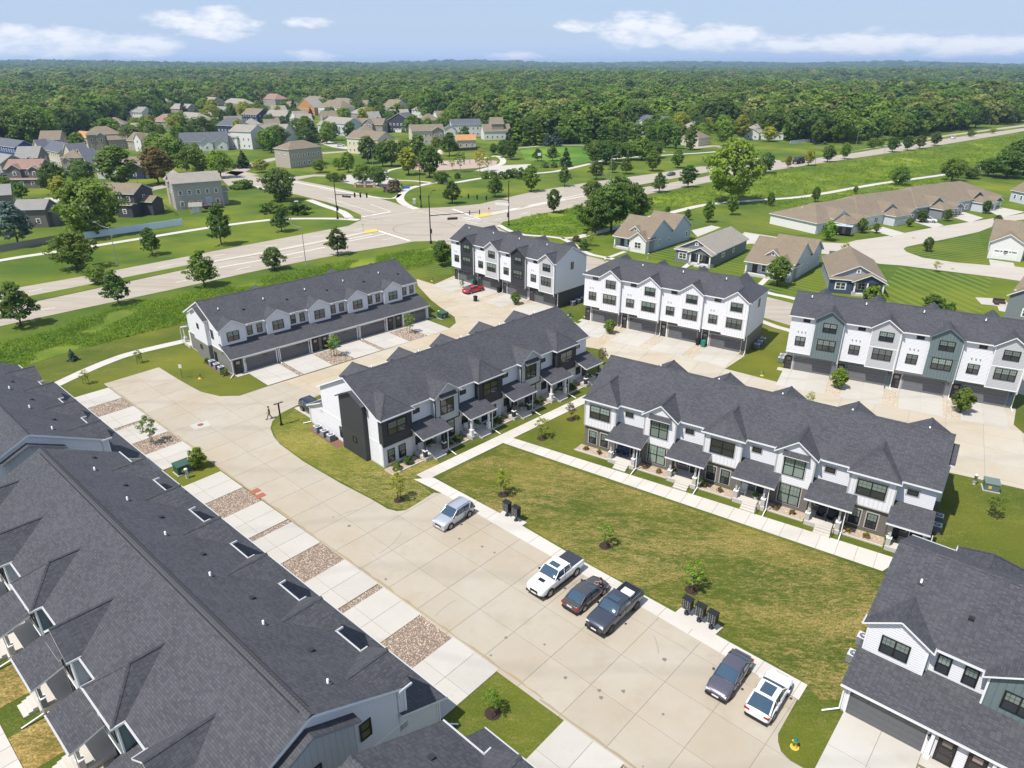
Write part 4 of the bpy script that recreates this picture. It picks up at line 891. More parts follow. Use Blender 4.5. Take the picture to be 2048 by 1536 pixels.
# ------------------------------------------------------------------ vegetation
G_DARK = leaf((.055, .105, .016), (.125, .20, .026)); G_MID = leaf((.075, .135, .016), (.18, .275, .030)); G_BRIGHT = leaf((.10, .175, .018), (.235, .355, .034))
G_YEL = leaf((.17, .21, .02), (.42, .44, .045)); G_GOLD = leaf((.42, .32, .03), (.80, .64, .08)); G_RED = leaf((.115, .12, .026), (.34, .21, .06)); G_BLUE = leaf((.055, .10, .075), (.14, .21, .17), .1)
G_CON = leaf((.036, .08, .022), (.085, .15, .036), .08); G_PURP = leaf((.11, .07, .055), (.21, .17, .11)); G_WEED = leaf((.12, .21, .018), (.25, .35, .030), .3, .11)
BARK = plain((.085, .062, .048), .9); BARKL = plain((.22, .18, .14), .9); MULCH = plain((.035, .020, .014), .95); STAKE = plain((.05, .04, .03), .9)
def leaf_cloud(P, N, size, rng, name, m, tri=False, squash=.75):
    n = len(P); a = rng.uniform(0, 2 * pi, n); N = N + rng.normal(0, .55, (n, 3)); N /= np.linalg.norm(N, axis=1)[:, None] + 1e-9
    t = np.cross(N, rng.normal(0, 1, (n, 3))); t /= np.linalg.norm(t, axis=1)[:, None] + 1e-9; b = np.cross(N, t)
    s = (size * rng.uniform(.55, 1.35, n))[:, None]
    V = np.stack([P - t * s - b * s * squash, P + t * s - b * s * squash * .6, P + t * s * .8 + b * s * squash, P - t * s * .7 + b * s * squash], 1)
    me = bpy.data.meshes.new(name); me.vertices.add(n * 4); me.vertices.foreach_set('co', V.reshape(-1)); me.loops.add(n * 4); me.loops.foreach_set('vertex_index', np.arange(n * 4, dtype=np.int32))
    me.polygons.add(n); me.polygons.foreach_set('loop_start', np.arange(0, n * 4, 4, dtype=np.int32)); me.polygons.foreach_set('loop_total', np.full(n, 4, np.int32))
    me.materials.append(m); me.update(calc_edges=True); return me
def env(kind, t):
    if kind == 'round': return .40 * np.sin(pi * np.clip(t * .93 + .05, 0, 1)) ** .55
    if kind == 'ball': return .50 * np.sin(pi * np.clip(t, 0, 1)) ** .5
    if kind == 'oval': return .27 * np.sin(pi * np.clip(t * .92 + .05, 0, 1)) ** .6
    if kind == 'pin': return .34 * (1 - t) ** .62 * np.clip(t * 5 + .35, 0, 1)
    if kind == 'col': return .155 * np.sin(pi * np.clip(t * .9 + .06, 0, 1)) ** .5
    if kind == 'con': return .27 * (1 - t) ** .9 + .01
    if kind == 'sparse': return .24 * np.sin(pi * np.clip(t * .9 + .05, 0, 1)) ** .7
    if kind == 'bush': return .62 * np.sin(pi * np.clip(t * .55 + .45, 0, 1)) ** .6
    return .3 + 0 * t
def crown_pts(kind, nc, nl, rng, z0):
    t = rng.uniform(0, 1, nc * 3) ** (.9 if kind != 'con' else 1.25); r = env(kind, t); keep = rng.uniform(0, env(kind, np.linspace(0, 1, 50)).max(), nc * 3) < r + .04; t = t[keep][:nc]; r = r[keep][:nc]; n = len(t)
    a = rng.uniform(0, 2 * pi, n); q = rng.uniform(.35, 1, n) ** .5; lump = 1 + .24 * np.sin(a * 3 + t * 7 + rng.uniform(0, 6)) + .17 * np.sin(a * 5 - t * 11 + rng.uniform(0, 6))
    C = np.stack([r * q * lump * np.cos(a), r * q * lump * np.sin(a), z0 + (1 - z0) * t * .97], 1)
    cr = .085 if kind in ('round', 'ball') else (.045 if kind in ('col', 'con') else .06)
    if kind == 'bush': cr = .16
    D = rng.normal(0, 1, (n, nl, 3)); D /= np.linalg.norm(D, axis=2)[..., None]; D[..., 2] *= .7; D *= rng.uniform(.25, 1, (n, nl, 1)) ** .4
    sz = rng.uniform(.6, 1.35, (n, 1, 1)) * cr
    P = (C[:, None] + D * sz).reshape(-1, 3); ax = np.array([0, 0, z0 + (1 - z0) * .45]); N = (P - ax); N /= np.linalg.norm(N, axis=1)[:, None] + 1e-9; N = N * .6 + D.reshape(-1, 3) * .8 + np.array([0, 0, .35])
    if kind == 'con': N = N * .4 + np.array([0, 0, .9])
    return P, N, C
def make_tree(kind, m, seed, nc=150, nl=22, size=.026, z0=.22, bark=None, multi=1):
    """unit-height tree meshes: (trunk, crown)"""
    def mk():
        rng = np.random.default_rng(seed); P, N, C = crown_pts(kind, nc, nl, rng, z0); cm = leaf_cloud(P, N, size, rng, 'crown', m); bm_ = bark or BARK
        mb = MB(); tr = {'round': .020, 'ball': .02, 'col': .014, 'sparse': .009, 'bush': .01}.get(kind, .015)
        for j in range(multi):
            ox, oy = (rng.uniform(-.03, .03), rng.uniform(-.03, .03)) if multi > 1 else (0, 0)
            p = Vector((ox, oy, -.01)); tip = Vector((ox * 3 + rng.uniform(-.02, .02), oy * 3 + rng.uniform(-.02, .02), z0 + .42 * (1 - z0))); mid = (p + tip) / 2 + Vector((rng.uniform(-.015, .015), rng.uniform(-.015, .015), 0))
            mb.tube(p, mid, tr * 1.25, tr * .9, bm_, 7); mb.tube(mid, tip, tr * .9, tr * .4, bm_, 6)
        idx = rng.permutation(len(C))[:14]
        for i in idx:
            c = C[i]; zb = max(z0 * .75, c[2] - .25); mb.tube((0, 0, zb), tuple(c), tr * .45, tr * .12, bm_, 4, False)
        return mb.data('trunk'), cm
    return cached(('tree', kind, m.name, seed, nc, nl, size, z0, multi), mk)
SPEC = {
 'round_tree': ('round', 190, 26, .021, .17), 'ball_tree': ('ball', 260, 28, .022, .06), 'maple_tree': ('oval', 180, 24, .020, .16), 'oak_tree': ('pin', 150, 24, .019, .20), 'columnar_tree': ('col', 120, 20, .020, .10),
 'conifer_tree': ('con', 190, 22, .020, .05), 'young_tree': ('sparse', 46, 18, .018, .30), 'shrub': ('bush', 46, 22, .060, .02)}
def hgt(X, Y, v):
    """height of a point above ground (X, Y) whose image row is v"""
    r = (768 - v) / FPX; s, c = sin(PITCH), cos(PITCH); return CAM_H + (r * Y * c - Y * s) / (c + r * s)
TREE_KEYS = {}
def tree(name, X, Y, h, m, label, cat='tree', group=None, seed=None, wide=1.0, staked=False, z=0.0, mulch=False):
    kind, nc, nl, size, z0 = SPEC[name]; seed = (int(abs(X) * 7 + abs(Y) * 3) % 5) if seed is None else seed
    tm, cm = make_tree(kind, m, seed, nc, nl, size, z0, BARKL if name == 'young_tree' else None)
    t = thing(name, label, cat, (X, Y, z), (X * 1.7 + Y * .9) % 6.28, group); s = (h * wide, h * wide, h)
    link('trunk', tm, t, sc=s); link('crown', cm, t, sc=s)
    if staked:
        def mk():
            mb = MB()
            for a in (0, pi): mb.tube((.45 * cos(a), .45 * sin(a), 0), (.45 * cos(a), .45 * sin(a), 1.25), .03, .03, STAKE, 6)
            return mb.data('stake')
        link('stakes', cached('stake', mk), t)['kind'] = 'stuff'
    if mulch:
        def mk():
            mb = MB(); mb.lathe([(.62, 0), (.5, .07), (.15, .10)], (0, 0, 0), MULCH, 16); return mb.data('mulch_ring')
        link('mulch_ring', cached('mulch', mk), t)
    return t
def tpx(name, u, vb, vt, m, label, wide=1.0, **kw):
    X, Y = gp(u, vb); return tree(name, X, Y, max(hgt(X, Y, vt), .5), m, label, wide=wide, **kw)
LV = 'young landscape trees of the development'
for k, (u, vb, vt, mm, lab) in enumerate([
    (304.7, 887, 831, G_MID, 'tall thin staked sapling on a rock bed between the left driveways'), (397, 935, 896, G_BRIGHT, 'leafy green young tree beside the green utility box on the small lawn'), (173, 768, 739, G_YEL, 'yellow-green sapling by the footpath above the left driveways'),
    (280, 726, 700, G_MID, 'sparse sapling with stakes beside the footpath left of the olive grey townhouses'), (668.7, 712.5, 668.7, G_BRIGHT, 'staked young tree on the left rock bed before the olive grey garages'), (819.5, 665.6, 627, G_BRIGHT, 'staked young tree on the right rock bed before the olive grey garages'),
    (924.5, 576, 557, G_MID, 'young tree left of the red sedan'), (1031.5, 609, 583, G_MID, 'round young tree on the rock bed nearest the charcoal base of the three-storey row'), (1219, 667, 639, G_BRIGHT, 'bright young tree on a rock bed before the all-white three-storey row'),
    (1675.6, 777, 737, G_BRIGHT, 'bushy young tree on the left rock bed before the teal and grey row'), (1920.4, 825, 777, G_MID, 'young tree on the right rock bed before the teal and grey row'), (1619.6, 809, 783, G_YEL, 'yellow-green sapling behind the ridge of the brown and white row'),
    (1203, 730, 695, G_PURP, 'bare looking sapling at the gap between the two centre rows'), (1142, 839, 805, G_PURP, 'purplish shrub-like young tree beside the long sidewalk'), (1083.7, 877, 834, G_YEL, 'very thin pale sapling with stakes beside the sidewalk crossing'),
    (1006.5, 989.5, 938, G_YEL, 'thin yellowish sapling in a mulch ring behind the pair of mailboxes'), (1210.6, 1092, 1048, G_BRIGHT, 'sapling in a mulch ring in the middle of the dry lawn'), (1383.4, 1180.6, 1121, G_BRIGHT, 'sapling in a mulch ring above the three mailboxes'),
    (799, 1000, 946, G_YEL, 'yellowish sapling on the dried corner lawn by the silver car'), (986, 1426.5, 1378, G_BRIGHT, 'bright green sapling on the square lawn at the bottom of the photo'), (1984.8, 1035.6, 990, G_MID, 'staked young tree on the lawn at the right edge'),
    (884.4, 531.5, 481, G_MID, 'young tree standing left of the charcoal and white three-storey row')]):
    sc = {12: 1.0}.get(k, 1.0); shrubby = k in (9, 10, 7)
    X, Y = gp(u, vb); h = max(hgt(X, Y, vt), 1.2); kindn = 'maple_tree' if k in (1, 7, 8, 9, 10, 21) else 'young_tree'
    tree(kindn, X, Y, h, mm, lab, 'young tree', LV, seed=k % 3, wide=1.15 if kindn == 'young_tree' else 1.25, staked=k not in (7, 8, 9, 21, 12, 13), mulch=k >= 13 and k != 20 and k != 21)
tpx('conifer_tree', 146, 721, 697, G_BLUE, 'small blue spruce on the lawn beside the footpath at left', 1.25, seed=1)
RT = 'street trees along the main road'
road_trees = [(42.7, 652, 561, 'oak_tree', G_DARK, 1.15, 'dark oak at the left edge between the road and the weedy meadow'), (153.8, 539, 464, 'round_tree', G_MID, 1.25, 'broad tree on the far verge overlapping the grey wooden fence'), (196.5, 568, 530, 'round_tree', G_BRIGHT, 1.25, 'small round tree standing in the grassy median at left'),
 (238, 609, 539, 'oak_tree', G_DARK, 1.1, 'loose dark oak on the near verge below the small median tree'), (305, 510, 454, 'oak_tree', G_DARK, 1.15, 'oak on the far verge below the left end of the white fence'), (409.5, 573, 497, 'oak_tree', G_MID, 1.2, 'oak on the near verge behind the left end of the olive grey row'),
 (549, 539, 495, 'round_tree', G_DARK, 1.15, 'small flat-topped tree on the near verge beside the lamp post'), (443, 490, 406, 'oak_tree', G_DARK, .95, 'tall narrow oak on the far verge right of the white fence'), (564, 463, 414.5, 'oak_tree', G_DARK, 1.2, 'dark oak on the far verge left of the junction walk'),
 (676, 509.5, 453, 'oak_tree', G_DARK, 1.2, 'dark oak on the near verge left of the road junction'), (1106.7, 426, 378, 'maple_tree', G_DARK, 1.0, 'oval tree on the near verge right of the signal pole'), (905, 407, 361, 'oak_tree', G_DARK, 1.3, 'cone-shaped oak on the park lawn behind the signal mast'),
 (990, 394, 351, 'oak_tree', G_DARK, 1.3, 'cone-shaped oak on the park lawn at the second signal mast'), (1062, 383.5, 330, 'maple_tree', G_MID, 1.1, 'tall tree on the park verge left of the road lamps'), (1129, 373, 330, 'oak_tree', G_MID, .95, 'slim tree on the park verge below the spruce by the field'),
 (1192, 359, 320, 'oak_tree', G_DARK, 1.3, 'tree on the park verge left of the tall road lamp'), (1183.5, 404, 361, 'round_tree', G_DARK, 1.1, 'tree in the median above the dark tree grove'), (1252, 348, 314, 'oak_tree', G_MID, 1.3, 'park verge tree right of the tall road lamp'),
 (1305.5, 342.5, 300, 'maple_tree', G_MID, 1.2, 'park verge tree above the dark car on the road'), (1354.7, 336, 298, 'maple_tree', G_BRIGHT, 1.1, 'pale green park verge tree right of the dark car'), (1318, 384.6, 343, 'oak_tree', G_DARK, 1.2, 'dark tree on the near verge below the dark car'),
 (1375.6, 375, 330, 'maple_tree', G_DARK, 1.3, 'dark oval tree on the near verge left of the huge bright tree'), (1531, 347, 304, 'maple_tree', G_DARK, 1.3, 'dark round tree on the near verge right of the huge bright tree'), (1576, 335, 311, 'maple_tree', G_RED, .9, 'small rusty young tree beside the road left of the dump truck'),
 (1617, 331, 297, 'maple_tree', G_YEL, 1.0, 'yellow-green small tree beside the road right of the dump truck'), (1655, 324, 290, 'maple_tree', G_DARK, 1.3, 'dark round verge tree by the side road opening'), (1689, 318, 285, 'maple_tree', G_BRIGHT, 1.0, 'light green verge tree by the side road opening'),
 (1784, 304, 274, 'maple_tree', G_DARK, 1.4, 'first of the dark verge trees left of the white car on the road'), (1814, 300.6, 271, 'maple_tree', G_DARK, 1.2, 'second of the dark verge trees left of the white car on the road'), (1839, 297, 270, 'maple_tree', G_DARK, 1.3, 'third of the dark verge trees left of the white car on the road'),
 (1869, 291, 263, 'maple_tree', G_DARK, 1.3, 'dark verge tree next to the white car on the road'), (1743, 296, 279, 'round_tree', G_MID, 1.5, 'small round tree in the right median'), (1758, 293, 278, 'round_tree', G_MID, 1.4, 'second small round tree in the right median'), (1941, 274, 260, 'round_tree', G_MID, 1.3, 'small median tree right of the white car'), (1985, 267, 256, 'round_tree', G_YEL, 1.3, 'far median tree near the right edge')]
for u, vb, vt, nm, m, w, lab in road_trees: tpx(nm, u, vb, vt, m, lab, w, group=RT)
DT = [(1190, 466, 392, 'round_tree', G_DARK, 1.1, 'left tree of the dark grove behind the white three-storey row'), (1222, 462, 366, 'round_tree', G_DARK, 1.0, 'tallest tree of the dark grove behind the white three-storey row'), (1258, 455, 366, 'round_tree', G_DARK, .95, 'right tree of the dark grove beside the light blue cottage'), (1236, 432, 352, 'round_tree', G_DARK, .9, 'back tree of the dark grove beside the light blue cottage'),
 (1462, 404, 278, 'round_tree', G_BRIGHT, .98, 'huge bright yellow-green tree standing in the meadow by the trail'), (1797, 371, 334, 'round_tree', G_MID, 1.2, 'rounded tree beside the trail above the ranch roofs'), (1902, 362, 314, 'round_tree', G_MID, 1.15, 'large bright round tree beside the trail above the long ranch roofs'),
 (2012, 356, 302, 'round_tree', G_DARK, 1.5, 'dark round tree of the thicket at the right edge'), (2046, 350, 276, 'round_tree', G_DARK, 1.3, 'tallest tree of the thicket at the right edge'), (1975, 352, 318, 'round_tree', G_DARK, 1.6, 'low spreading tree at the left end of the right thicket'), (2085, 340, 270, 'round_tree', G_DARK, 1.3, 'dark thicket tree cut by the right edge'), (1940, 357, 336, 'round_tree', G_DARK, 1.9, 'shrubby tree left of the right edge thicket'),
 (190, 470, 358, 'ball_tree', G_MID, 1.05, 'huge ball-shaped tree behind the white fence'), (562, 402, 337, 'ball_tree', G_DARK, .95, 'dark ball-shaped tree beside the side road corner'), (243, 376, 291, 'maple_tree', G_MID, 1.5, 'tall rounded maple above the brown roofed house'), (318, 368, 293, 'maple_tree', G_RED, 1.4, 'maple turning reddish brown at left of the street'),
 (393, 355, 292, 'round_tree', G_MID, 1.1, 'green maple with a few red leaves left of the street lamp'), (345, 350, 272, 'round_tree', G_MID, 1.1, 'tall broad tree behind the reddish maple'), (442, 356, 300, 'round_tree', G_BRIGHT, 1.05, 'bright spreading tree right of the maples'), (487, 336, 300, 'conifer_tree', G_CON, 1.7, 'dark dense conifer beside the bright spreading tree'), (522, 345, 318, 'round_tree', G_YEL, 1.4, 'small yellow-green tree behind the street lamp'),
 (112, 388, 326, 'round_tree', G_DARK, 1.0, 'dark tree right of the arched window house'), (170, 372, 320, 'round_tree', G_DARK, 1.1, 'dark tree behind the huge ball tree'), (125, 405, 352, 'maple_tree', G_YEL, 1.2, 'yellow-green tree left of the huge ball tree'), (44, 400, 365, 'maple_tree', G_BRIGHT, 1.5, 'bright shrubby tree below the arched window house'), (10, 385, 352, 'round_tree', G_MID, 1.3, 'tree at the left edge by the grey houses'), (38, 492, 402, 'oak_tree', G_BLUE, 1.2, 'grey-green loose tree behind the grey wooden fence'), (-6, 470, 420, 'round_tree', G_DARK, 1.0, 'dark tree cut by the left edge behind the fence'),
 (1554, 572, 513, 'maple_tree', G_MID, 1.25, 'young maple in front of the pale grey cottage'), (1744, 597, 570, 'shrub', G_MID, 1.1, 'leafy shrub in front of the navy gabled cottage'), (1865, 616, 590, 'shrub', G_DARK, 1.3, 'round dark shrub on the striped lawn behind the teal row'), (1900, 622, 604, 'shrub', G_DARK, .8, 'small shrub on the striped lawn behind the teal row'),
 (1655, 481, 442, 'maple_tree', G_BRIGHT, 1.2, 'light green tree left of the black trailer'), (1722, 466, 436, 'maple_tree', G_MID, 1.1, 'tree on the lawn right of the black trailer'), (1751, 466, 446, 'maple_tree', G_MID, 1.2, 'smaller tree on the lawn right of the black trailer'), (1817, 453, 435, 'maple_tree', G_MID, 1.2, 'small tree left of the white car on the driveway'), (1842, 445, 419, 'maple_tree', G_DARK, 1.3, 'tree in front of the white car on the driveway'),
 (1894, 442, 418, 'maple_tree', G_MID, 1.2, 'tree on the ranch lawn right of the white car'), (1971, 427, 401, 'maple_tree', G_DARK, 1.2, 'tree by the last ranch driveway'), (1854, 503, 474, 'maple_tree', G_DARK, 1.1, 'young tree on the triangular striped lawn'), (1994, 449, 430, 'maple_tree', G_DARK, 1.4, 'tree behind the roof of the white garage house'), (1690, 516, 486, 'young_tree', G_YEL, 1.3, 'thin yellowish tree at the street behind the navy gabled cottage'), (1871, 544, 521, 'young_tree', G_YEL, 1.2, 'thin yellowish tree at the top of the striped lawn'),
 (1630, 404, 373, 'maple_tree', G_MID, .9, 'young tree beside the trail, second from the ranch roofs'), (1710, 388, 371, 'maple_tree', G_MID, .9, 'young tree leaning beside the trail above the ranch roofs'), (1540, 413, 384, 'maple_tree', G_MID, .9, 'young tree on the near side of the trail behind the cottages'), (1463, 430, 390, 'maple_tree', G_MID, .9, 'slim young tree with a bush under it below the huge bright tree'), (1416, 445, 401, 'maple_tree', G_MID, .85, 'slim young tree left of the bushes below the huge bright tree'), (1375, 440, 418, 'maple_tree', G_MID, 1.0, 'small tree behind the roof of the light blue cottage'), (1335, 430, 412, 'maple_tree', G_MID, 1.0, 'small tree by the trail behind the light blue cottage'),
 (1168, 500, 478, 'shrub', G_DARK, .8, 'dark shrub at the footpath junction'), (1180, 492, 462, 'young_tree', G_YEL, 1.5, 'slim yellow-green tree at the footpath junction'), (1152, 483, 470, 'shrub', G_PURP, 1.0, 'reddish shrub at the footpath junction')]
for u, vb, vt, nm, m, w, lab in DT: tpx(nm, u, vb, vt, m, lab, w, cat='shrub' if nm == 'shrub' else 'tree')
PT = [(736.6, 327, 271, 'maple_tree', G_DARK), (784, 333, 279, 'maple_tree', G_MID), (807, 333, 280, 'maple_tree', G_MID), (766, 333, 284, 'maple_tree', G_MID), (836, 320, 268, 'maple_tree', G_MID), (817, 350, 294, 'maple_tree', G_YEL), (859.5, 355, 291, 'maple_tree', G_DARK), (899, 312, 264, 'oak_tree', G_DARK), (873, 300, 272, 'maple_tree', G_YEL),
 (921, 344, 302, 'young_tree', G_BRIGHT), (960, 345, 298, 'young_tree', G_GOLD), (976, 342, 308, 'young_tree', G_YEL), (905, 340, 318, 'young_tree', G_YEL), (725.6, 366, 327, 'round_tree', G_MID), (757, 372, 332, 'round_tree', G_DARK), (672, 363, 345, 'round_tree', G_DARK), (686, 364, 348, 'round_tree', G_DARK), (660, 362, 346, 'round_tree', G_MID), (678, 340, 315, 'round_tree', G_BRIGHT), (697, 345, 303, 'maple_tree', G_BRIGHT), (640, 345, 318, 'round_tree', G_BRIGHT),
 (883, 367, 342, 'ball_tree', G_DARK), (987, 309, 286, 'maple_tree', G_DARK), (1006, 315, 279, 'maple_tree', G_DARK), (1022, 319, 280, 'maple_tree', G_DARK), (1105, 322, 290, 'oak_tree', G_DARK), (1131.5, 333, 294, 'conifer_tree', G_CON), (1075, 322, 296, 'oak_tree', G_DARK), (788, 383, 358, 'shrub', G_PURP),
 (1192, 327, 281, 'round_tree', G_DARK), (1212, 329, 280, 'round_tree', G_DARK), (1232, 322, 284, 'round_tree', G_DARK), (1257, 320, 283, 'round_tree', G_MID), (1283, 320, 276, 'round_tree', G_MID), (1309, 316, 282, 'round_tree', G_DARK), (1225, 345, 321, 'oak_tree', G_DARK)]
for k, (u, vb, vt, nm, m) in enumerate(PT):
    where = 'of the park near the playground' if u < 1000 else ('of the park by the sport field' if u < 1150 else 'in the park row right of the field')
    tint = {G_DARK: 'dark green', G_MID: 'mid green', G_BRIGHT: 'bright green', G_YEL: 'yellow-green', G_GOLD: 'golden yellow', G_CON: 'dark', G_PURP: 'reddish'}[m]
    pos = 'left' if u < 720 else ('middle' if u < 870 else 'right')
    tpx(nm, u, vb, vt, m, '%s %s %s, %s' % (tint, nm.replace('_', ' '), where, ['beside the street lawn', 'near the entrance wall', 'beside the play tower', 'right of the play tower', 'at the sport court', 'left end', 'in the middle', 'right end'][0 if u < 700 else 1 if u < 770 else 2 if u < 880 else 3 if u < 1000 else 4 if u < 1150 else 5 if u < 1220 else 6 if u < 1270 else 7]), 1.35 if nm == 'oak_tree' else 1.2, group='trees of the park across the main road')
for k, u in enumerate((1172, 1203, 1227, 1246, 1272, 1300, 1331, 1351, 1380)): tpx('columnar_tree', u, 296 + k % 3 * 2, 244 + (k * 5) % 9, G_MID, '%s columnar tree from the left in the row behind the sport field' % ['first', 'second', 'third', 'fourth', 'fifth', 'sixth', 'seventh', 'eighth', 'ninth'][k], 1.35, group='row of columnar trees behind the sport field')
for k, (u, vt) in enumerate(((1036, 236), (1055, 240), (1076, 236), (1020, 256))): tpx('conifer_tree', u, 290, vt, G_BRIGHT if k != 3 else G_CON, ['leftmost of the big conifers by the sport field', 'middle one of the big conifers by the sport field', 'rightmost of the big conifers by the sport field', 'smaller dark conifer left of the big ones by the sport field'][k], 1.5, group='conifers at the left of the sport field')
for k, (u, vt) in enumerate(((1094, 265), (1112, 257))): tpx('conifer_tree', u, 292, vt, G_BLUE, '%s of the two blue spruces behind the sport field' % ('smaller left' if k == 0 else 'taller right'), 1.4)
for k, (u, vb, vt) in enumerate([(972, 357, 341), (988, 356, 342), (1004, 358, 342), (1018, 356, 338), (1030, 354, 336), (1040, 357, 342), (985, 350, 340), (1090, 335, 322), (1108, 335, 323), (915, 357, 345), (1042, 345, 334)]):
    tpx('shrub', u, vb, vt, G_DARK if k % 2 else G_MID, 'rounded %s shrub at the sport court path, counted %d from the left' % ('dark' if k % 2 else 'mid green', k + 1), 1.0, cat='shrub', group='shrubs beside the sport court')
for u, vb, vt, m, lab in [(595, 428, 404, G_DARK, 'dark shrub on the corner lawn below the ball-shaped tree'), (560, 426, 408, G_MID, 'spreading shrub on the corner lawn left of the dark one'), (540, 425, 405, G_DARK, 'left shrub of the corner lawn group'), (480, 378, 360, G_MID, 'leafy bush at the street by the grey deck house'), (495, 376, 358, G_MID, 'second leafy bush at the street by the grey deck house')]: tpx('shrub', u, vb, vt, m, lab, 1.5, cat='shrub')
SUB = px((0, 268), (170, 244), (330, 220), (520, 209), (700, 210), (780, 221), (880, 240), (1000, 262), (1020, 285), (965, 290), (880, 296), (760, 262), (700, 290), (600, 300), (540, 312), (470, 318), (430, 330), (300, 345), (100, 345), (0, 335), (-40, 300))
SUB2 = px((1160, 262), (1250, 250), (1420, 242), (1500, 262), (1570, 284), (1480, 290), (1420, 296), (1330, 290), (1240, 285))
def inside_(P, x, y):
    c = False
    for i in range(len(P)):
        (x1, y1), (x2, y2) = P[i - 1], P[i]
        if (y1 > y) != (y2 > y) and x < (x2 - x1) * (y - y1) / (y2 - y1) + x1: c = not c
    return c
HOUSE_SPOTS = []
def infill(P, n, seed, grp, where, hmin=8, hmax=15):
    r_ = random.Random(seed); xs = [q[0] for q in P]; ys = [q[1] for q in P]; got = []
    for _ in range(20000):
        if len(got) >= n: break
        x, y = r_.uniform(min(xs), max(xs)), r_.uniform(min(ys), max(ys))
        if inside_(P, x, y) and all(hypot(x - a, y - b) > 9 for a, b in got) and all(hypot(x - a, y - b) > rr for a, b, rr in HSPOT): got.append((x, y))
    for i, (x, y) in enumerate(got):
        nm = r_.choice(['round_tree', 'round_tree', 'maple_tree', 'round_tree', 'maple_tree', 'conifer_tree']); m = r_.choice([G_DARK, G_MID, G_MID, G_BRIGHT, G_BRIGHT, G_YEL]) if nm != 'conifer_tree' else G_CON
        tree(nm, x, y, r_.uniform(hmin, hmax), m, '%s %s %s, %s' % ({G_DARK: 'dark green', G_MID: 'mid green', G_BRIGHT: 'bright green', G_YEL: 'yellow-green', G_CON: 'very dark'}[m], nm.replace('_', ' '), where, 'near the left edge' if x / y < -.55 else 'left of the street' if x / y < -.35 else 'near the middle' if x / y < -.15 else 'toward the park'), wide=r_.uniform(.95, 1.3), group=grp, seed=i % 3)
# weedy meadows: tufts as one mesh each
def inside(P, x, y):
    c = False; n = len(P)
    for i in range(n):
        (x1, y1), (x2, y2) = P[i - 1], P[i]
        if (y1 > y) != (y2 > y) and x < (x2 - x1) * (y - y1) / (y2 - y1) + x1: c = not c
    return c
def meadow(poly, dens, h, label, m, seed):
    rng = np.random.default_rng(seed); xs = [p[0] for p in poly]; ys = [p[1] for p in poly]; n = int((max(xs) - min(xs)) * (max(ys) - min(ys)) * dens); Q = []
    for x, y in zip(rng.uniform(min(xs), max(xs), n), rng.uniform(min(ys), max(ys), n)):
        if inside(poly, x, y): Q.append((x, y))
    Q = np.array(Q); k = 9; c = np.array([noise.noise(Vector((a * .13, b * .13, seed))) for a, b in Q]); hh = h * np.clip(.62 + c * 1.5, .15, 1.7); keep = hh > h * .20; Q = Q[keep]; hh = hh[keep]
    P = np.repeat(np.column_stack([Q, np.zeros(len(Q))]), k, 0); H = np.repeat(hh, k); d = rng.normal(0, 1, (len(P), 3)); P[:, :2] += d[:, :2] * .32; P[:, 2] = H * rng.uniform(.08, .9, len(P))
    N = d * .6 + np.array([0, 0, .7]); me = leaf_cloud(P, N, .10 if seed == 1 else .15, rng, 'meadow', m); o = link('meadow', me); o['label'] = label; o['kind'] = 'stuff'
MP1 = px((-60, 700), (100, 665), (220, 622), (283, 606), (400, 585), (520, 563), (650, 532), (760, 512), (880, 492), (900, 508), (905, 525), (878, 523), (823, 536), (700, 580), (372, 645), (283, 666), (151, 700), (60, 729), (-40, 760))
MP2 = px((1006, 450), (1040, 436), (1130, 421), (1190, 413), (1190, 440), (1230, 450), (1152, 470), (1090, 470), (1035, 463))
MP3 = px((1285, 405), (1330, 388), (1520, 352), (1700, 324), (1900, 293), (2048, 268), (2160, 255), (2160, 305), (2010, 318), (1976, 331), (1878, 346), (1757, 362), (1614, 387), (1500, 399), (1400, 406), (1300, 426))
MP4 = px((1500, 408), (1614, 397), (1757, 372), (1900, 352), (1900, 364), (1780, 380), (1640, 405), (1560, 418))
for P_, s in ((MP1, 1), (MP2, 2), (MP3, 3), (MP4, 4)): sheet('meadow_ground', P_, MEAD, .015)
meadow(MP1, 6.5, .95, 'tall weedy grass strip between the main road and the townhouses', G_WEED, 1); meadow(MP2, 2.2, .7, 'tall weedy grass at the corner right of the junction', G_WEED, 2); meadow(MP3, .55, 1.1, 'long weedy meadow beside the main road at right', G_WEED, 3); meadow(MP4, .7, .8, 'weedy strip between trail and ranch houses', G_WEED, 4)

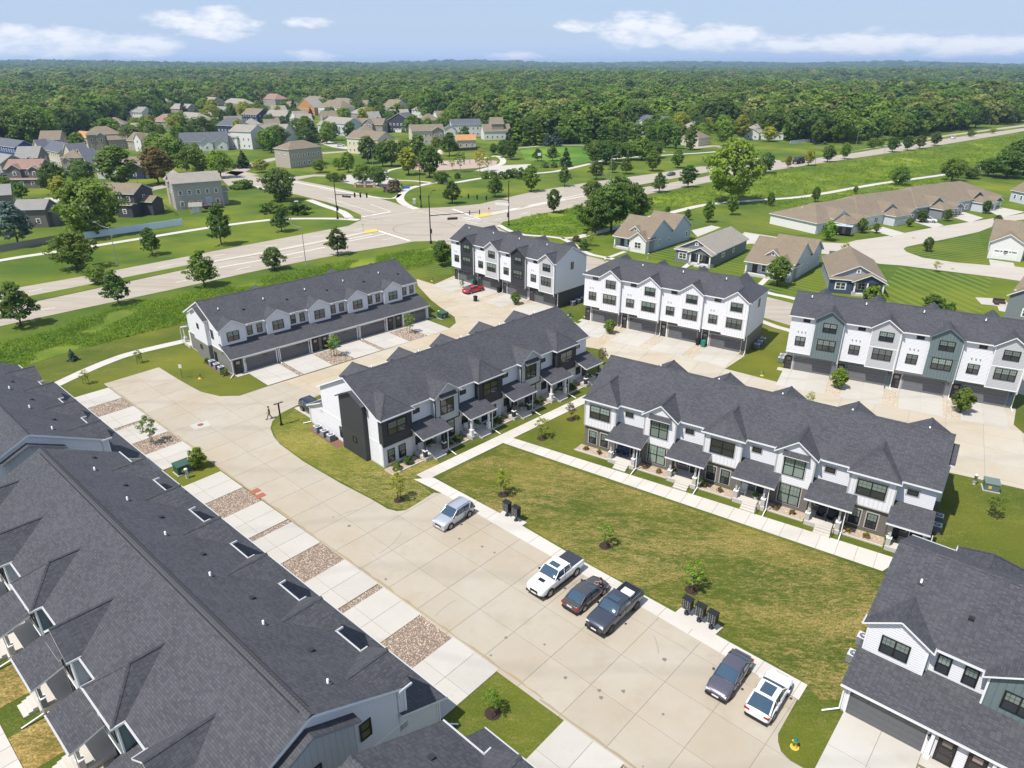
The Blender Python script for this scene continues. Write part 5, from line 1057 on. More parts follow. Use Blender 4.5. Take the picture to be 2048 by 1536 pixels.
# ------------------------------------------------------------------ far woods, hills, haze
def hill(x, y):
    r = hypot(x, y); a = x / max(y, 1); n1 = noise.noise(Vector((x * .0011, y * .0011, 3.1))); n2 = noise.noise(Vector((x * .0004, y * .0004, 7.7)))
    w = min(max((r - 700) / 900, 0), 1); h = w * (8 + 14 * n1 + 14 * n2)
    far = min(max((r - 3800) / 3500, 0), 1); h += far * (36 + 26 * n2 - 34 * max(a, -.25) + 20 * noise.noise(Vector((a * 6, r * .0005, 1))))
    if a > .15: h -= min((a - .15) * 3, 1) * 26 * max(0, 1 - abs(r - 1900) / 700) 
    return max(h, -.05) if r < 1300 else h
FOR_M = leaf((.022, .050, .012), (.055, .095, .020), .0)
def hills():
    R = np.concatenate([np.linspace(800, 3000, 45), np.linspace(3150, 12500, 50)]); A = np.radians(np.linspace(-52, 52, 150)); V = []; F = []
    for r in R:
        for a in A: x, y = r * sin(a), r * cos(a); V.append((x, y, hill(x, y) - .6))
    n = len(A)
    for i in range(len(R) - 1):
        for j in range(n - 1): b = i * n + j; F.append((b, b + 1, b + n + 1, b + n))
    me = bpy.data.meshes.new('hills'); me.from_pydata(V, [], F); t = NT('hill_ground'); p = t.geo(); t.col(t.ramp(t.noise(p, .004, 6, .7), [(.35, (.018, .036, .012)), (.6, (.04, .075, .018)), (.75, (.09, .11, .04))])); t.b.inputs['Roughness'].default_value = 1.0; t.b.inputs['Specular IOR Level'].default_value = 0.0
    me.materials.append(t.mat); me.polygons.foreach_set('use_smooth', [True] * len(F)); me.update(); tag(link('hills', me), kind='structure')
hills()
PROTO = []
pc = bpy.data.collections.new('forest_kinds')
for k, (kd, m) in enumerate([('round', G_DARK), ('round', G_MID), ('round', G_BRIGHT), ('oval', G_DARK), ('oval', G_MID), ('round', G_MID), ('round', leaf((.13, .16, .03), (.32, .34, .09)))]):
    rng = np.random.default_rng(50 + k); P, N, C = crown_pts(kd, 130, 14, rng, .06); me = leaf_cloud(P, N, .034, rng, 'crown', m); o = bpy.data.objects.new('forest_tree_kind', me); pc.objects.link(o); PROTO.append(me)
edge_px = [(-300, 318), (0, 303), (90, 296), (150, 272), (210, 252), (330, 226), (520, 212), (700, 212), (780, 223), (880, 242), (1000, 264), (1030, 290), (1160, 292), (1250, 268), (1340, 262), (1420, 266), (1500, 272), (1560, 284), (1640, 290), (1760, 284), (1900, 264), (2048, 246), (2300, 225)]
def edge_v(u):
    for (a, b), (c, d) in zip(edge_px, edge_px[1:]):
        if a <= u <= c: return b + (d - b) * (u - a) / (c - a)
    return 250
def proj(x, y, z=0):
    s, c = sin(PITCH), cos(PITCH); dz = z - CAM_H; dd = y * c - dz * s; return 1024 + FPX * x / dd, 768 - FPX * (y * s + dz * c) / dd
rng = np.random.default_rng(5); pts = []
def add_ring(r0, r1, sp, hs):
    area_ = (r1 * r1 - r0 * r0) * radians(84) / 2; n = int(area_ / (sp * sp))
    r = np.sqrt(rng.uniform(r0 * r0, r1 * r1, n)); a = np.radians(rng.uniform(-42, 42, n))
    for rr, aa in zip(r, a):
        x, y = rr * sin(aa), rr * cos(aa); u, v = proj(x, y)
        if v > edge_v(min(max(u, -299), 2299)): continue
        if noise.noise(Vector((x * .004, y * .004, 9))) > .55 and rr > 1100: continue
        pts.append((x, y, hill(x, y) - .5, hs * rng.uniform(.62, 1.4) * (1 + .25 * noise.noise(Vector((x * .01, y * .01, 2)))), rr))
add_ring(330, 1000, 11.5, 15.5); add_ring(1000, 1900, 15, 18.5); add_ring(1900, 3600, 21, 22); add_ring(3600, 7500, 32, 26); add_ring(7500, 12000, 60, 34)
pts.sort(key=lambda p: p[4]); 
mk_w = ''
near_pts, rest = [], []
for p in pts:
    u, v = proj(p[0], p[1])
    if len(near_pts) < 90 and -40 < u < 2090 and v > edge_v(u) - 5.0: near_pts.append(p)
    else: rest.append(p)
EM = [G_DARK, G_MID, G_BRIGHT, G_DARK, G_MID]
for i, p in enumerate(near_pts): tree(['round_tree', 'maple_tree', 'round_tree'][i % 3], p[0], p[1], p[3] * 1.05, EM[i % 5], '%s tree at the near edge of the wood %s' % (['dark', 'mid green', 'bright green', 'dark', 'mid green'][i % 5], 'at the far left' if p[0] / p[1] < -.45 else 'behind the left houses' if p[0] / p[1] < -.1 else 'behind the sport field' if p[0] / p[1] < .2 else 'along the main road at right'), wide=1.1, group='trees along the edge of the wood')
me = bpy.data.meshes.new('woods'); me.from_pydata([(p[0], p[1], p[2]) for p in rest], [], [])
at = me.attributes.new('sc', 'FLOAT', 'POINT'); at.data.foreach_set('value', [p[3] for p in rest])
at = me.attributes.new('wd', 'FLOAT', 'POINT'); at.data.foreach_set('value', [p[3] * (1.25 if p[4] < 1900 else 1.5 if p[4] < 7500 else 2.2) for p in rest])
wo = link('woods', me); wo['kind'] = 'stuff'; wo['label'] = 'dense green woodland stretching from behind the houses to the horizon'
ng = bpy.data.node_groups.new('scatter', 'GeometryNodeTree'); ng.interface.new_socket('Geometry', in_out='INPUT', socket_type='NodeSocketGeometry'); ng.interface.new_socket('Geometry', in_out='OUTPUT', socket_type='NodeSocketGeometry')
gi = ng.nodes.new('NodeGroupInput'); go = ng.nodes.new('NodeGroupOutput'); iop = ng.nodes.new('GeometryNodeInstanceOnPoints'); ci = ng.nodes.new('GeometryNodeCollectionInfo'); ci.inputs[0].default_value = pc; ci.inputs['Separate Children'].default_value = True; ci.inputs['Reset Children'].default_value = True
iop.inputs['Pick Instance'].default_value = True
def rv(lo, hi, t='FLOAT', seed=0):
    n = ng.nodes.new('FunctionNodeRandomValue'); n.data_type = t; n.inputs['Seed'].default_value = seed
    if t == 'INT': n.inputs[4].default_value = lo; n.inputs[5].default_value = hi; return n.outputs[2]
    n.inputs[2].default_value = lo; n.inputs[3].default_value = hi; return n.outputs[1]
na = ng.nodes.new('GeometryNodeInputNamedAttribute'); na.data_type = 'FLOAT'; na.inputs[0].default_value = 'sc'; nb = ng.nodes.new('GeometryNodeInputNamedAttribute'); nb.data_type = 'FLOAT'; nb.inputs[0].default_value = 'wd'
cx = ng.nodes.new('ShaderNodeCombineXYZ'); ng.links.new(nb.outputs[0], cx.inputs[0]); ng.links.new(nb.outputs[0], cx.inputs[1]); ng.links.new(na.outputs[0], cx.inputs[2])
cr = ng.nodes.new('ShaderNodeCombineXYZ'); ng.links.new(rv(0, 6.28, seed=3), cr.inputs[2])
ng.links.new(gi.outputs[0], iop.inputs['Points']); ng.links.new(ci.outputs[0], iop.inputs['Instance']); ng.links.new(rv(0, 6, 'INT', 1), iop.inputs['Instance Index']); ng.links.new(cr.outputs[0], iop.inputs['Rotation']); ng.links.new(cx.outputs[0], iop.inputs['Scale']); ng.links.new(iop.outputs[0], go.inputs[0])
md = wo.modifiers.new('scatter', 'NODES'); md.node_group = ng
# haze
mb = MB(); mb.box(-13000, -280, -1.2, 13000, 13000, 150, plain((1, 1, 1))); hzo = mb.build('haze'); hm = bpy.data.materials.new('haze_air'); hm.use_nodes = True; hn = hm.node_tree.nodes; hn.clear()
pv = hn.new('ShaderNodeVolumePrincipled'); pv.inputs['Color'].default_value = (.50, .70, .98, 1); pv.inputs['Density'].default_value = 0.95e-4; pv.inputs['Anisotropy'].default_value = .2; ho = hn.new('ShaderNodeOutputMaterial'); hm.node_tree.links.new(pv.outputs[0], ho.inputs['Volume'])
hzo.data.materials.clear(); hzo.data.materials.append(hm); hzo['kind'] = 'stuff'; hzo['label'] = 'thin summer haze over the whole view'
# ------------------------------------------------------------------ houses around
RB = shingle((.14, .108, .072), (.235, .188, .132), .3, .16); RT_ = shingle((.21, .185, .15), (.31, .28, .235), .3, .16); RD = shingle((.065, .07, .085), (.12, .125, .145), .3, .16); RR = shingle((.20, .115, .085), (.30, .19, .15), .3, .16)
RO = shingle((.36, .17, .06), (.50, .26, .10), .3, .16); RG = shingle((.18, .17, .155), (.27, .26, .24), .3, .16)
def frame2(A, B):
    a, b = gp(*A), gp(*B); th = atan2(b[1] - a[1], b[0] - a[0]); return a, hypot(b[0] - a[0], b[1] - a[1]), th
def mass(T, x0, y0, x1, y1, h, roof, pitch, wall, rm, over=.4, tr=None, gable_wall=None, z0=0.0):
    tr = tr or TRIM; w, d = x1 - x0, y1 - y0; mb = MB(); base = MB()
    if roof == 'gx': r = d / 2 * pitch; mb.prism_x([(y0, z0), (y1, z0), (y1, h), ((y0 + y1) / 2, h + r - .05), (y0, h)], x0, x1, wall)
    elif roof == 'gy': r = w / 2 * pitch; mb.prism_y([(x0, z0), (x1, z0), (x1, h), ((x0 + x1) / 2, h + r - .05), (x0, h)], y0, y1, wall)
    else: mb.box(x0, y0, z0, x1, y1, h, wall)
    mb.build('wall', T); mb = MB(); o = over; xm, ym = (x0 + x1) / 2, (y0 + y1) / 2; k = pitch
    if roof == 'gx':
        for yy, s in ((y0 - o, 1), (y1 + o, -1)): mb.slab([(x0 - o, yy, h - o * k + .1), (x1 + o, yy, h - o * k + .1), (x1 + o, ym, h + r + .1), (x0 - o, ym, h + r + .1)], .16, rm, tr)
    elif roof == 'gy':
        for xx in (x0 - o, x1 + o): mb.slab([(xx, y0 - o, h - o * k + .1), (xx, y1 + o, h - o * k + .1), (xm, y1 + o, h + r + .1), (xm, y0 - o, h + r + .1)], .16, rm, tr)
    elif roof == 'h':
        q = min(w, d) / 2 + o; z1 = h + q * k; a, b, c, e = (x0 - o, y0 - o, h), (x1 + o, y0 - o, h), (x1 + o, y1 + o, h), (x0 - o, y1 + o, h)
        if w >= d: p, s = (x0 - o + q, ym, z1), (x1 + o - q, ym, z1); tops = [[a, b, s, p], [c, e, p, s], [b, c, s], [e, a, p]]
        else: p, s = (xm, y0 - o + q, z1), (xm, y1 + o - q, z1); tops = [[a, b, p], [b, c, s, p], [c, e, s], [e, a, p, s]]
        for t in tops: mb.slab(t, .16, rm, tr)
    mb.build('roof', T)
def wins(T, side, a0, a1, plane, zs, w=.95, h=1.25, n=1, gap=2.8, style=0):
    m = max(1, int((a1 - a0) / gap))
    for z in zs:
        for i in range(m): window(T, side, a0 + (a1 - a0) * (i + .5) / m, plane, z, w, h, n, style, TRIM, TRIM)
HSPOT = []
def house(label, A, B, d, h, roof, pitch, wall, rm, wings=(), two=True, cat='house', door=True, garage=None, chimney=False, gsides='glr'):
    a, L, th = frame2(A, B); HSPOT.append((a[0] + cos(th) * L / 2 - sin(th) * d * .35, a[1] + sin(th) * L / 2 + cos(th) * d * .35, L * .55 + 4)); T = thing('house', label, cat, (a[0], a[1], 0), th); h *= 1.28; pitch *= 1.2; wings = [tuple(w[:4]) + (w[4] * 1.28,) + (w[5],) + (w[6] * 1.2,) + tuple(w[7:]) for w in wings]; mass(T, 0, 0, L, d, h, roof, pitch, wall, rm)
    zs = [1.2, 4.6] if h > 5.8 else [1.2]
    if 'g' in gsides: wins(T, 'g', .6, L - .6, 0, zs, 1.0, 1.3, 1, 2.7)
    if 'l' in gsides: wins(T, 'l', 1, d - 1, 0, zs[-1:], .9, 1.2, 1, 4)
    if 'r' in gsides: wins(T, 'r', 1, d - 1, L, zs[-1:], .9, 1.2, 1, 4)
    for w in wings:
        x0, y0, x1, y1, hh, rf, pt = w[:7]; wl = w[7] if len(w) > 7 else wall; rr = w[8] if len(w) > 8 else rm
        x0, x1 = x0 * L, x1 * L; mass(T, x0, y0, x1, y1, hh, rf, pt, wl, rr)
        if y0 < 0 and hh > 2: wins(T, 'g', x0 + .3, x1 - .3, y0, [1.2] + ([4.6] if hh > 5.8 else []), 1.1, 1.2, 1, 3.2)
    if garage is not None: garage_door(T, garage * L, -.02 if not wings else min(-.02, wings[0][1] - .02), 4.6, 2.2, TRIM, 'g', plain((.72, .72, .7), .5))
    mb = MB(); mb.lathe([(.09, 0), (.09, .55), (.05, .6)], (0, 0, 0), plain((.6, .6, .6), .5), 8); me = cached('hv', lambda: mb.data('roof_vent'))
    if roof == 'gx': link('roof_vent', me, T, (L * .3, d * .62, h + d * .38 * pitch - .1)); link('roof_vent', me, T, (L * .7, d * .62, h + d * .38 * pitch - .1))
    return T
cW = lap((.68, .67, .645)); cC = lap((.56, .52, .40)); cT = lap((.34, .30, .25)); cG = lap((.30, .28, .26)); cDG = lap((.085, .09, .10)); cN = lap((.035, .05, .10)); cB = lap((.04, .075, .22)); cTa = lap((.17, .15, .14)); cLB = lap((.42, .49, .56)); cPB = lap((.52, .55, .60)); cBG = lap((.17, .19, .20))
house('royal blue two-storey house with grey roof at the left edge', (-60, 309), (38, 326), 9, 5.6, 'gx', .5, cB, RD, gsides='gr')
house('cream house with long dark grey roof left of the big maple', (70, 322), (125, 336), 11, 5.4, 'gx', .5, cC, RD, [(1.0, 1.5, 1.35, 9, 4.6, 'gy', .6), (1.35, 2, 1.7, 8, 3.6, 'gy', .6), (.2, -1.5, .5, 3, 4.6, 'gy', .7), (-.5, 1, .05, 9, 3.2, 'gx', .5)])
house('taupe house with arched window and red-brown roof at left', (20, 375), (88, 374), 10, 5.5, 'gx', .45, cTa, RR, [(.12, -1.2, .48, 3, 5.5, 'gy', .55), (.72, -1.0, 1.0, 3, 5.3, 'gy', .5), (.0, -2.6, 1.0, 0, 2.6, 'gx', .15)])
house('low taupe house with grey roof at the left edge behind the wooden fence', (38, 457), (98, 455), 8, 4.2, 'gx', .42, cTa, RG, [(1.0, 2, 1.12, 7, 3.4, 'gx', .4)])
house('two-level house cut by the left edge above the grey wooden fence', (-60, 450), (36, 442), 9, 6.2, 'gx', .42, lap((.22, .17, .15)), RG)
house('dark brown house with brown roof half hidden by the ball-shaped tree', (140, 428), (276, 433), 9, 5.4, 'gx', .42, lap((.07, .065, .07)), RB, [(.78, -2.0, 1.0, 0, 3.0, 'gx', .2), (1.0, 2.5, 1.16, 8, 3.3, 'gx', .4)])
H6 = house('greige two-storey house with a rear deck and small shed above the white fence', (354, 421), (450, 412), 10.5, 6.6, 'gx', .36, lap((.40, .37, .33)), RT_, [(.0, 6.5, .42, 15, 6.6, 'gy', .6), (1.0, 3, 1.14, 9, 3.4, 'gx', .35)])
house('tan two-storey house with hipped brown roofs above the cream complex', (179, 300), (245, 297), 11, 6.2, 'h', .55, cT, RB, [(.62, -3, 1.2, 7, 4.2, 'gx', .55), (.3, -1.5, .55, 3, 5.8, 'gy', .6)], cat='house')
house('small house with bright orange roof beside the tan hipped house', (153, 294), (178, 297), 8, 4.6, 'gx', .55, cC, RO)
house('tan house with white dormer gable left of the dark roofed white house', (258, 300), (309, 306), 10, 4.2, 'gx', .62, cT, RB, [(.35, -1, .62, 4, 5.0, 'gy', .7, cW), (.8, -2, 1.2, 6, 4.2, 'gy', .6)])
house('brown roofed house with white side and navy gables behind the tall maple', (197, 358), (294, 357), 9, 4.6, 'gx', .42, cW, RB, [(.62, -1.4, .98, 4, 3.6, 'gy', .5, cN)])
house('white house with long charcoal roof and front gables', (363, 303), (458, 300), 11, 4.0, 'gx', .62, cW, RD, [(.42, -1.5, .68, 4, 3.6, 'gy', .6), (.72, -1.2, .98, 4, 3.6, 'gy', .6)])
house('tall narrow white house with tan roof beside the charcoal roof', (465, 297), (506, 299), 12, 7.4, 'gx', .42, cW, RT_, [(-.25, -1, .35, 5, 5.0, 'gx', .4)])
house('second tall white house with tan roof and a low garage wing', (531, 295), (572, 286), 11, 6.8, 'gx', .42, cW, RT_, [(.05, -2.5, .45, 1, 3.2, 'gy', .5), (1.0, 2, 1.75, 9, 3.2, 'gy', .5)])
H14 = house('large greige two-storey house with brown hip roof on the bright lawn', (582, 337), (646, 329), 11, 6.4, 'h', .42, lap((.42, .37, .31)), RB, [(.98, 3, 1.14, 9, 3.4, 'gx', .4)])
house('navy house with dark turret-like roof behind the white house', (437, 278), (478, 281), 10, 6.6, 'h', .7, cN, RD, [(.8, 1, 1.6, 8, 5.2, 'gx', .5)])
house('tan house with red-brown hip roof at left among trees', (303, 260), (350, 261), 14, 4.6, 'h', .55, cT, RR)
house('beige house with tan roof right of the red-brown hip roof', (352, 249), (396, 253), 12, 4.4, 'h', .5, cT, RT_)
house('house with light grey roof and white front among trees', (415, 235), (446, 238), 12, 4.8, 'gx', .5, cW, RG, [(.2, -2, .6, 4, 4.4, 'gy', .6)])
house('house with brown roof and navy gable end', (486, 244), (516, 246), 14, 5.0, 'gx', .5, cN, RB); house('grey and white house with tan roof between round trees', (533, 249), (573, 250), 13, 5.2, 'gx', .5, cG, RT_, [(.0, -2, .4, 4, 4.6, 'gy', .6, cW)])
house('small white gabled house left of a tall tree', (581, 253), (596, 255), 9, 4.6, 'gy', .7, cW, RT_); house('white and grey house with tan roof beside the street at centre left', (648, 267), (694, 272), 12, 6.0, 'gx', .45, cPB, RT_, [(-.2, -1, .3, 6, 4.6, 'gx', .5)])
house('orange-brown house with tan roof in the distance', (595, 229), (630, 231), 14, 5.6, 'gy', .5, lap((.50, .25, .10)), RT_); house('large tan roofed white house right of the orange-brown one', (638, 232), (684, 235), 16, 6.4, 'h', .6, cW, RB)
house('little white gabled house far left among trees', (328, 222), (342, 223), 10, 5.5, 'gy', .6, cW, RT_); house('distant house with tan roof left of the light grey roof', (404, 217), (424, 219), 14, 6, 'gx', .5, cT, RT_); house('distant wide tan roofed house behind the navy gable house', (448, 217), (486, 221), 14, 5, 'h', .5, cT, RT_)
house('distant house with reddish hip roof', (521, 211), (552, 213), 18, 6, 'h', .5, cT, RR); house('distant house with dark roof behind the tan roofs', (626, 203), (662, 205), 20, 7, 'gx', .5, cTa, RD); house('distant house with pinkish tan roof at the wood edge', (602, 216), (640, 218), 16, 6, 'h', .5, cT, RB)
H31 = house('pale yellow two-storey house with brown roof beside the park', (696, 306), (757, 311), 13, 6.2, 'gx', .42, lap((.62, .58, .42)), RB, [(.68, -2, .95, 3, 5.0, 'gy', .5), (.95, 2, 1.55, 11, 4.2, 'gx', .4)])
house('dark slate house with wide white-trimmed gable and garage', (770, 264), (830, 266), 14, 5.2, 'gy', .42, lap((.055, .055, .075)), RD, garage=.45)
house('cream house with brown roof right of the dark slate house', (825, 290), (889, 288), 11, 6.2, 'gx', .45, cC, RB, [(.6, -1.5, .98, 3, 6, 'gy', .5, cT)]); house('white house with charcoal roof beside the golden tree', (904, 274), (962, 273), 11, 6.2, 'gx', .42, cW, RD, [(-.25, -1, .12, 5, 4.2, 'gy', .5)])
house('small cream building with vivid orange roof at the park edge', (914, 297), (952, 296), 8, 3.6, 'gx', .5, cC, RO); house('tan and white house with brown roof at the left of the conifers', (968, 280), (1021, 279), 12, 4.2, 'gx', .5, cW, RB, [(.3, 1, .75, 12, 7.5, 'gx', .5, cT)])
house('brown roofed houses group left of the dark slate house', (701, 266), (766, 267), 12, 4.6, 'gx', .5, cT, RB, [(.0, -2, .35, 4, 5.2, 'gy', .6), (.42, -2, .72, 4, 5.2, 'gy', .6)]); house('house with tan hip roof above the brown roofed group', (701, 242), (732, 244), 14, 5, 'h', .5, cG, RT_)
house('tall white house with tan roof left of the yellow tree', (767, 233), (790, 235), 16, 7, 'gx', .6, cW, RB); house('house with brown roof behind the golden tree', (922, 238), (958, 238), 18, 6, 'h', .6, cT, RB); house('distant reddish brown roofs near the left edge of the wood', (655, 222), (700, 224), 16, 6, 'h', .5, cT, RB)
house('white house with large charcoal roofs right of the columnar trees', (1257, 268), (1316, 274), 16, 5.2, 'gx', .6, cW, RD, [(.3, -3, .75, 6, 4.4, 'gy', .6), (-.1, 3, .35, 14, 7, 'h', .6)]); house('house with tan roof left of the charcoal roofs', (1184, 238), (1234, 239), 16, 6, 'h', .5, cT, RB)
house('grey house with taupe hip roof behind the bright tree', (1413, 250), (1460, 254), 16, 5.4, 'h', .5, cG, RG); house('tall grey house with taupe hip roof and charcoal lower roof', (1466, 258), (1520, 260), 14, 7.0, 'h', .55, cG, RG, [(.0, -5, .7, 2, 3.6, 'h', .5, cW, RD)])
house('low white house with wide taupe hip roof at the side road', (1484, 278), (1566, 280), 16, 3.4, 'h', .45, cW, RT_, [(.05, -3, .4, 4, 3.2, 'gy', .5)]); house('tan roofed house between columnar trees', (1361, 290), (1396, 293), 12, 3.6, 'h', .5, cC, RB); house('small shed with tan roof beside the white fence at the side road', (1584, 279), (1606, 279), 6, 2.6, 'gx', .4, cC, RB, cat='shed', gsides='g')
house('house cut by the left edge with grey roof', (-30, 345), (8, 352), 10, 4, 'gx', .5, cG, RG); 
rs = random.Random(11)
for k, (u, v, rm, wl, nm) in enumerate([(128, 262, RT_, cT, 'far tan roofed house among the trees at left'), (178, 231, RG, cG, 'far grey roofed house at the left wood edge'), (270, 240, RG, cW, 'far house with grey roof left of the white gable'), (455, 190, RG, cG, 'very far grey roof within the wood'), (360, 232, RT_, cT, 'far tan roof above the red-brown hip roof'), (575, 226, RB, cT, 'far brown roof among round trees'), (720, 222, RB, cT, 'far brown roof right of the wide tan house'), (840, 235, RT_, cW, 'far pale house behind bright trees'), (1340, 250, RT_, cT, 'far tan roof right of the charcoal roofs')]):
    house(nm, (u - 16, v), (u + 16, v + 1), 13, 5.2, 'h' if k % 2 else 'gx', .5, wl, rm)
for k, (u, v, w_, rm, wl, h_, nm) in enumerate([(105, 303, 20, RB, cT, 5.0, 'tan house with brown roof above the cream complex'), (232, 268, 22, RB, cT, 5, 'wide tan house with brown roof above the tall maple'), (285, 282, 18, RT_, cC, 5, 'cream house with tan roof left of the red-brown hip roof'), (470, 264, 17, RB, cC, 5, 'cream house with brown roof left of the navy gable end'), (508, 268, 16, RT_, cW, 5, 'white house with tan roof below the navy gable end'), (548, 272, 15, RB, cT, 5, 'tan house with brown roof above the second tall white house'),
    (612, 258, 15, RT_, cT, 5, 'tan house with light tan roof left of the street curve'), (735, 286, 17, RB, cC, 5, 'cream house with brown roof left of the cream and brown one'), (662, 250, 15, RB, cT, 5, 'tan house with brown roof below the large tan roof'), (802, 246, 18, RT_, cC, 5, 'cream house with tan roof above the dark slate house'), (862, 258, 18, RB, cT, 5, 'tan house with brown roof right of the dark slate house'), (750, 252, 13, RG, cG, 5, 'grey house with grey roof above the brown roofed group'), (890, 250, 14, RB, cW, 5, 'white house with brown roof left of the golden tree'), (495, 229, 16, RB, cT, 5, 'far tan house above the navy gable end'), (562, 236, 14, RT_, cT, 5, 'far beige house below the reddish hip roof'),
    (60, 345, 22, RG, cTa, 5, 'taupe house with grey roof behind the arched window house'), (150, 345, 20, RB, cT, 5, 'tan house with brown roof right of the arched window house'), (425, 268, 16, RB, cT, 5, 'tan house with brown roof left of the navy turret house'), (1222, 262, 20, RB, cT, 5, 'tan house with brown roof left of the white and charcoal house'), (1395, 272, 16, RT_, cC, 4, 'cream house with tan roof right of the charcoal roofs')]):
    house(nm, (u - w_, v + 1), (u + w_, v), 12, h_, ['gx', 'h', 'gx'][k % 3], .55, wl, rm, [(.1 + .4 * (k % 2), -1.5, .45 + .4 * (k % 2), 4, h_ - .6, 'gy', .6)])
for q_ in ((0.0, 0.0),): infill(SUB, 150, 21, 'garden trees among the houses at left', 'across the main road'); infill(SUB2, 44, 22, 'garden trees behind the sport field', 'behind the sport field')
def bigbox(label, u, v, w, d, h, m):
    X, Y = gp(u, v); mb = MB(); mb.box(-w / 2, 0, -5, w / 2, d, h, m, plain((.8, .8, .8), .5)); o = mb.build('building', None, (X, Y, 6)); tag(o, label, 'building')
bigbox('white flat building far away in the wood near the horizon', 1290, 153.5, 120, 60, 14, plain((.75, .75, .75), .6))
for k, (u, v) in enumerate([(1545, 142.5), (1730, 142), (1660, 140.5), (2030, 139), (60, 139.5), (1830, 141)]): bigbox('pale roof far away near the horizon, %s' % ['above the right woods', 'right of the middle', 'beyond the dark ridge', 'at the right edge', 'at the left edge', 'between woods at right'][k], u, v, 260, 60, 30, plain((.55, .50, .44), .7))
# deck, shed of the greige house
D = link('deck', None, H6); DKM = plain((.10, .065, .05), .8)
mb = MB(); mb.box(7.5, -3.4, 1.1, 13.5, -.02, 1.25, DKM); mb.build('deck_floor', D)
for x in (7.6, 10.5, 13.4): mb = MB(); mb.box(x - .07, -3.4, 0, x + .07, -3.26, 2.1, DKM); mb.build('post', D)
mb = MB(); mb.box(7.5, -3.38, 2.0, 13.5, -3.3, 2.1, DKM); mb.box(7.5, -3.37, 1.6, 13.5, -3.31, 1.66, DKM); mb.build('railing', D)
mb = MB(); mb.box(9.2, -.06, 1.25, 11.0, .02, 3.3, TRIM); mb.box(9.3, -.08, 1.35, 10.9, -.05, 3.2, glass((.25, .35, .42))); mb.build('patio_door', H6)
sx, sy = gp(382, 427); SHD = thing('garden_shed', 'small pale garden shed with double doors behind the white fence', 'shed', (sx, sy, 0), radians(20)); mass(SHD, 0, 0, 3.2, 3.0, 2.3, 'gx', .5, lap((.50, .46, .40)), RT_)
for k in range(2): mb = MB(); mb.box(.5 + k * 1.1, -.05, .1, 1.5 + k * 1.1, -.01, 2.0, cW); mb.build('door', SHD)
# cottages
def porchposts(T, xs, y, z, m=None):
    for x in xs: mb = MB(); mb.box(x - .14, y - .14, 0, x + .14, y + .14, z, m or TRIM); mb.box(x - .25, y - .25, 0, x + .25, y + .25, .9, plain((.42, .38, .34), .8)); mb.build('column', T)
def cottage1(label, A, B, wall, front, d):
    a, L, th = frame2(A, B); T = thing('cottage', label, 'cottage', (a[0], a[1], 0), th); T.scale = (1, 1, 1.12)
    mass(T, 0, 1.6, L, 12.5, 3.5, 'gx', .58, wall, RB); mass(T, L * .12, 12.5, L, d, 3.4, 'gx', .62, wall, RB)
    mass(T, L * .52, 0, L, 4, 3.0, 'gy', .66, front, RB); mass(T, L * .35, 2.6, L * .62, 6, 4.3, 'gy', .7, front, RB, z0=3.3)
    mb = MB(); mb.box(0, .1, 0, L * .52, 1.7, .5, plain((.5, .49, .46), .9)); mb.build('porch_floor', T)
    mb = MB(); mb.slab([(-.4, -.3, 2.85), (L * .52, -.3, 2.85), (L * .52, 2.2, 4.0), (-.4, 2.2, 4.0)], .15, RB, TRIM); mb.build('porch_roof', T); porchposts(T, (.15, L * .5), .25, 2.8)
    window(T, 'g', L * .76, 0, .95, 1.9, 1.35, 2, 0, TRIM, TRIM); window(T, 'g', L * .36, 1.6, .9, 1.0, 1.4, 1, 0, TRIM, TRIM); entry_door(T, 'g', L * .16, 1.6, .5); window(T, 'g', L * .485, 2.6, 4.15, .6, .6, 1, 0, TRIM, TRIM)
    window(T, 'r', 6.5, L, .9, 1.0, 1.25, 2, 0, TRIM, TRIM); window(T, 'r', 11, L, 1.2, .8, .7, 1, 0, TRIM, TRIM); window(T, 'r', d - 2, L, 1.0, 1.0, 1.1, 1, 0, TRIM, TRIM)
    return T
def cottage2(label, A, B, wall, front, d, roofm=None):
    a, L, th = frame2(A, B); T = thing('cottage', label, 'cottage', (a[0], a[1], 0), th); rm = roofm or RB
    mass(T, 0, 2.2, L, d, 3.2, 'gy', .50, wall, rm); mass(T, L * .42, .2, L, 2.3, 3.0, 'gy', .5, front, rm, z0=2.75) ; mass(T, L * .0, 1.2, L * .42, 3, 3.0, 'gx', .2, front, rm)
    mb = MB(); mb.box(L * .42, .1, 0, L, 2.2, .5, plain((.5, .49, .46), .9)); mb.build('porch_floor', T); mb = MB(); mb.box(L * .62, -.9, 0, L * .76, .1, .3, WALKC); mb.build('steps', T)
    porchposts(T, (L * .45, L * .68, L * .97), .35, 2.8); window(T, 'g', L * .2, 1.2, .9, 1.9, 1.3, 2, 0, TRIM, TRIM); window(T, 'g', L * .6, 2.2, .9, 1.4, 1.3, 2, 0, TRIM, TRIM); entry_door(T, 'g', L * .84, 2.2, .5)
    window(T, 'g', L * .5, 2.18, 4.2, .6, .6, 1, 0, TRIM, TRIM); window(T, 'r', 7, L, 1.4, 1.6, .8, 3, 0, TRIM, TRIM); window(T, 'r', 13, L, 1.4, .9, .8, 1, 0, TRIM, TRIM)
    return T
cottage1('light blue cottage with tan roof and small white dormer', (1227, 496), (1290, 508), cLB, cW, 22)
cottage2('slate grey cottage with white trimmed front gables and porch', (1345, 524), (1419, 537), cBG, lap((.16, .17, .18)), 21, RT_)
cottage1('pale grey-blue cottage with dormer behind the all-white row', (1488, 550), (1578, 566), cPB, cPB, 20)
cottage2('navy gabled cottage with brown roof, stone pillars and porch', (1658, 588), (1766, 597), lap((.30, .32, .35)), lap((.05, .075, .13)), 19, RB)
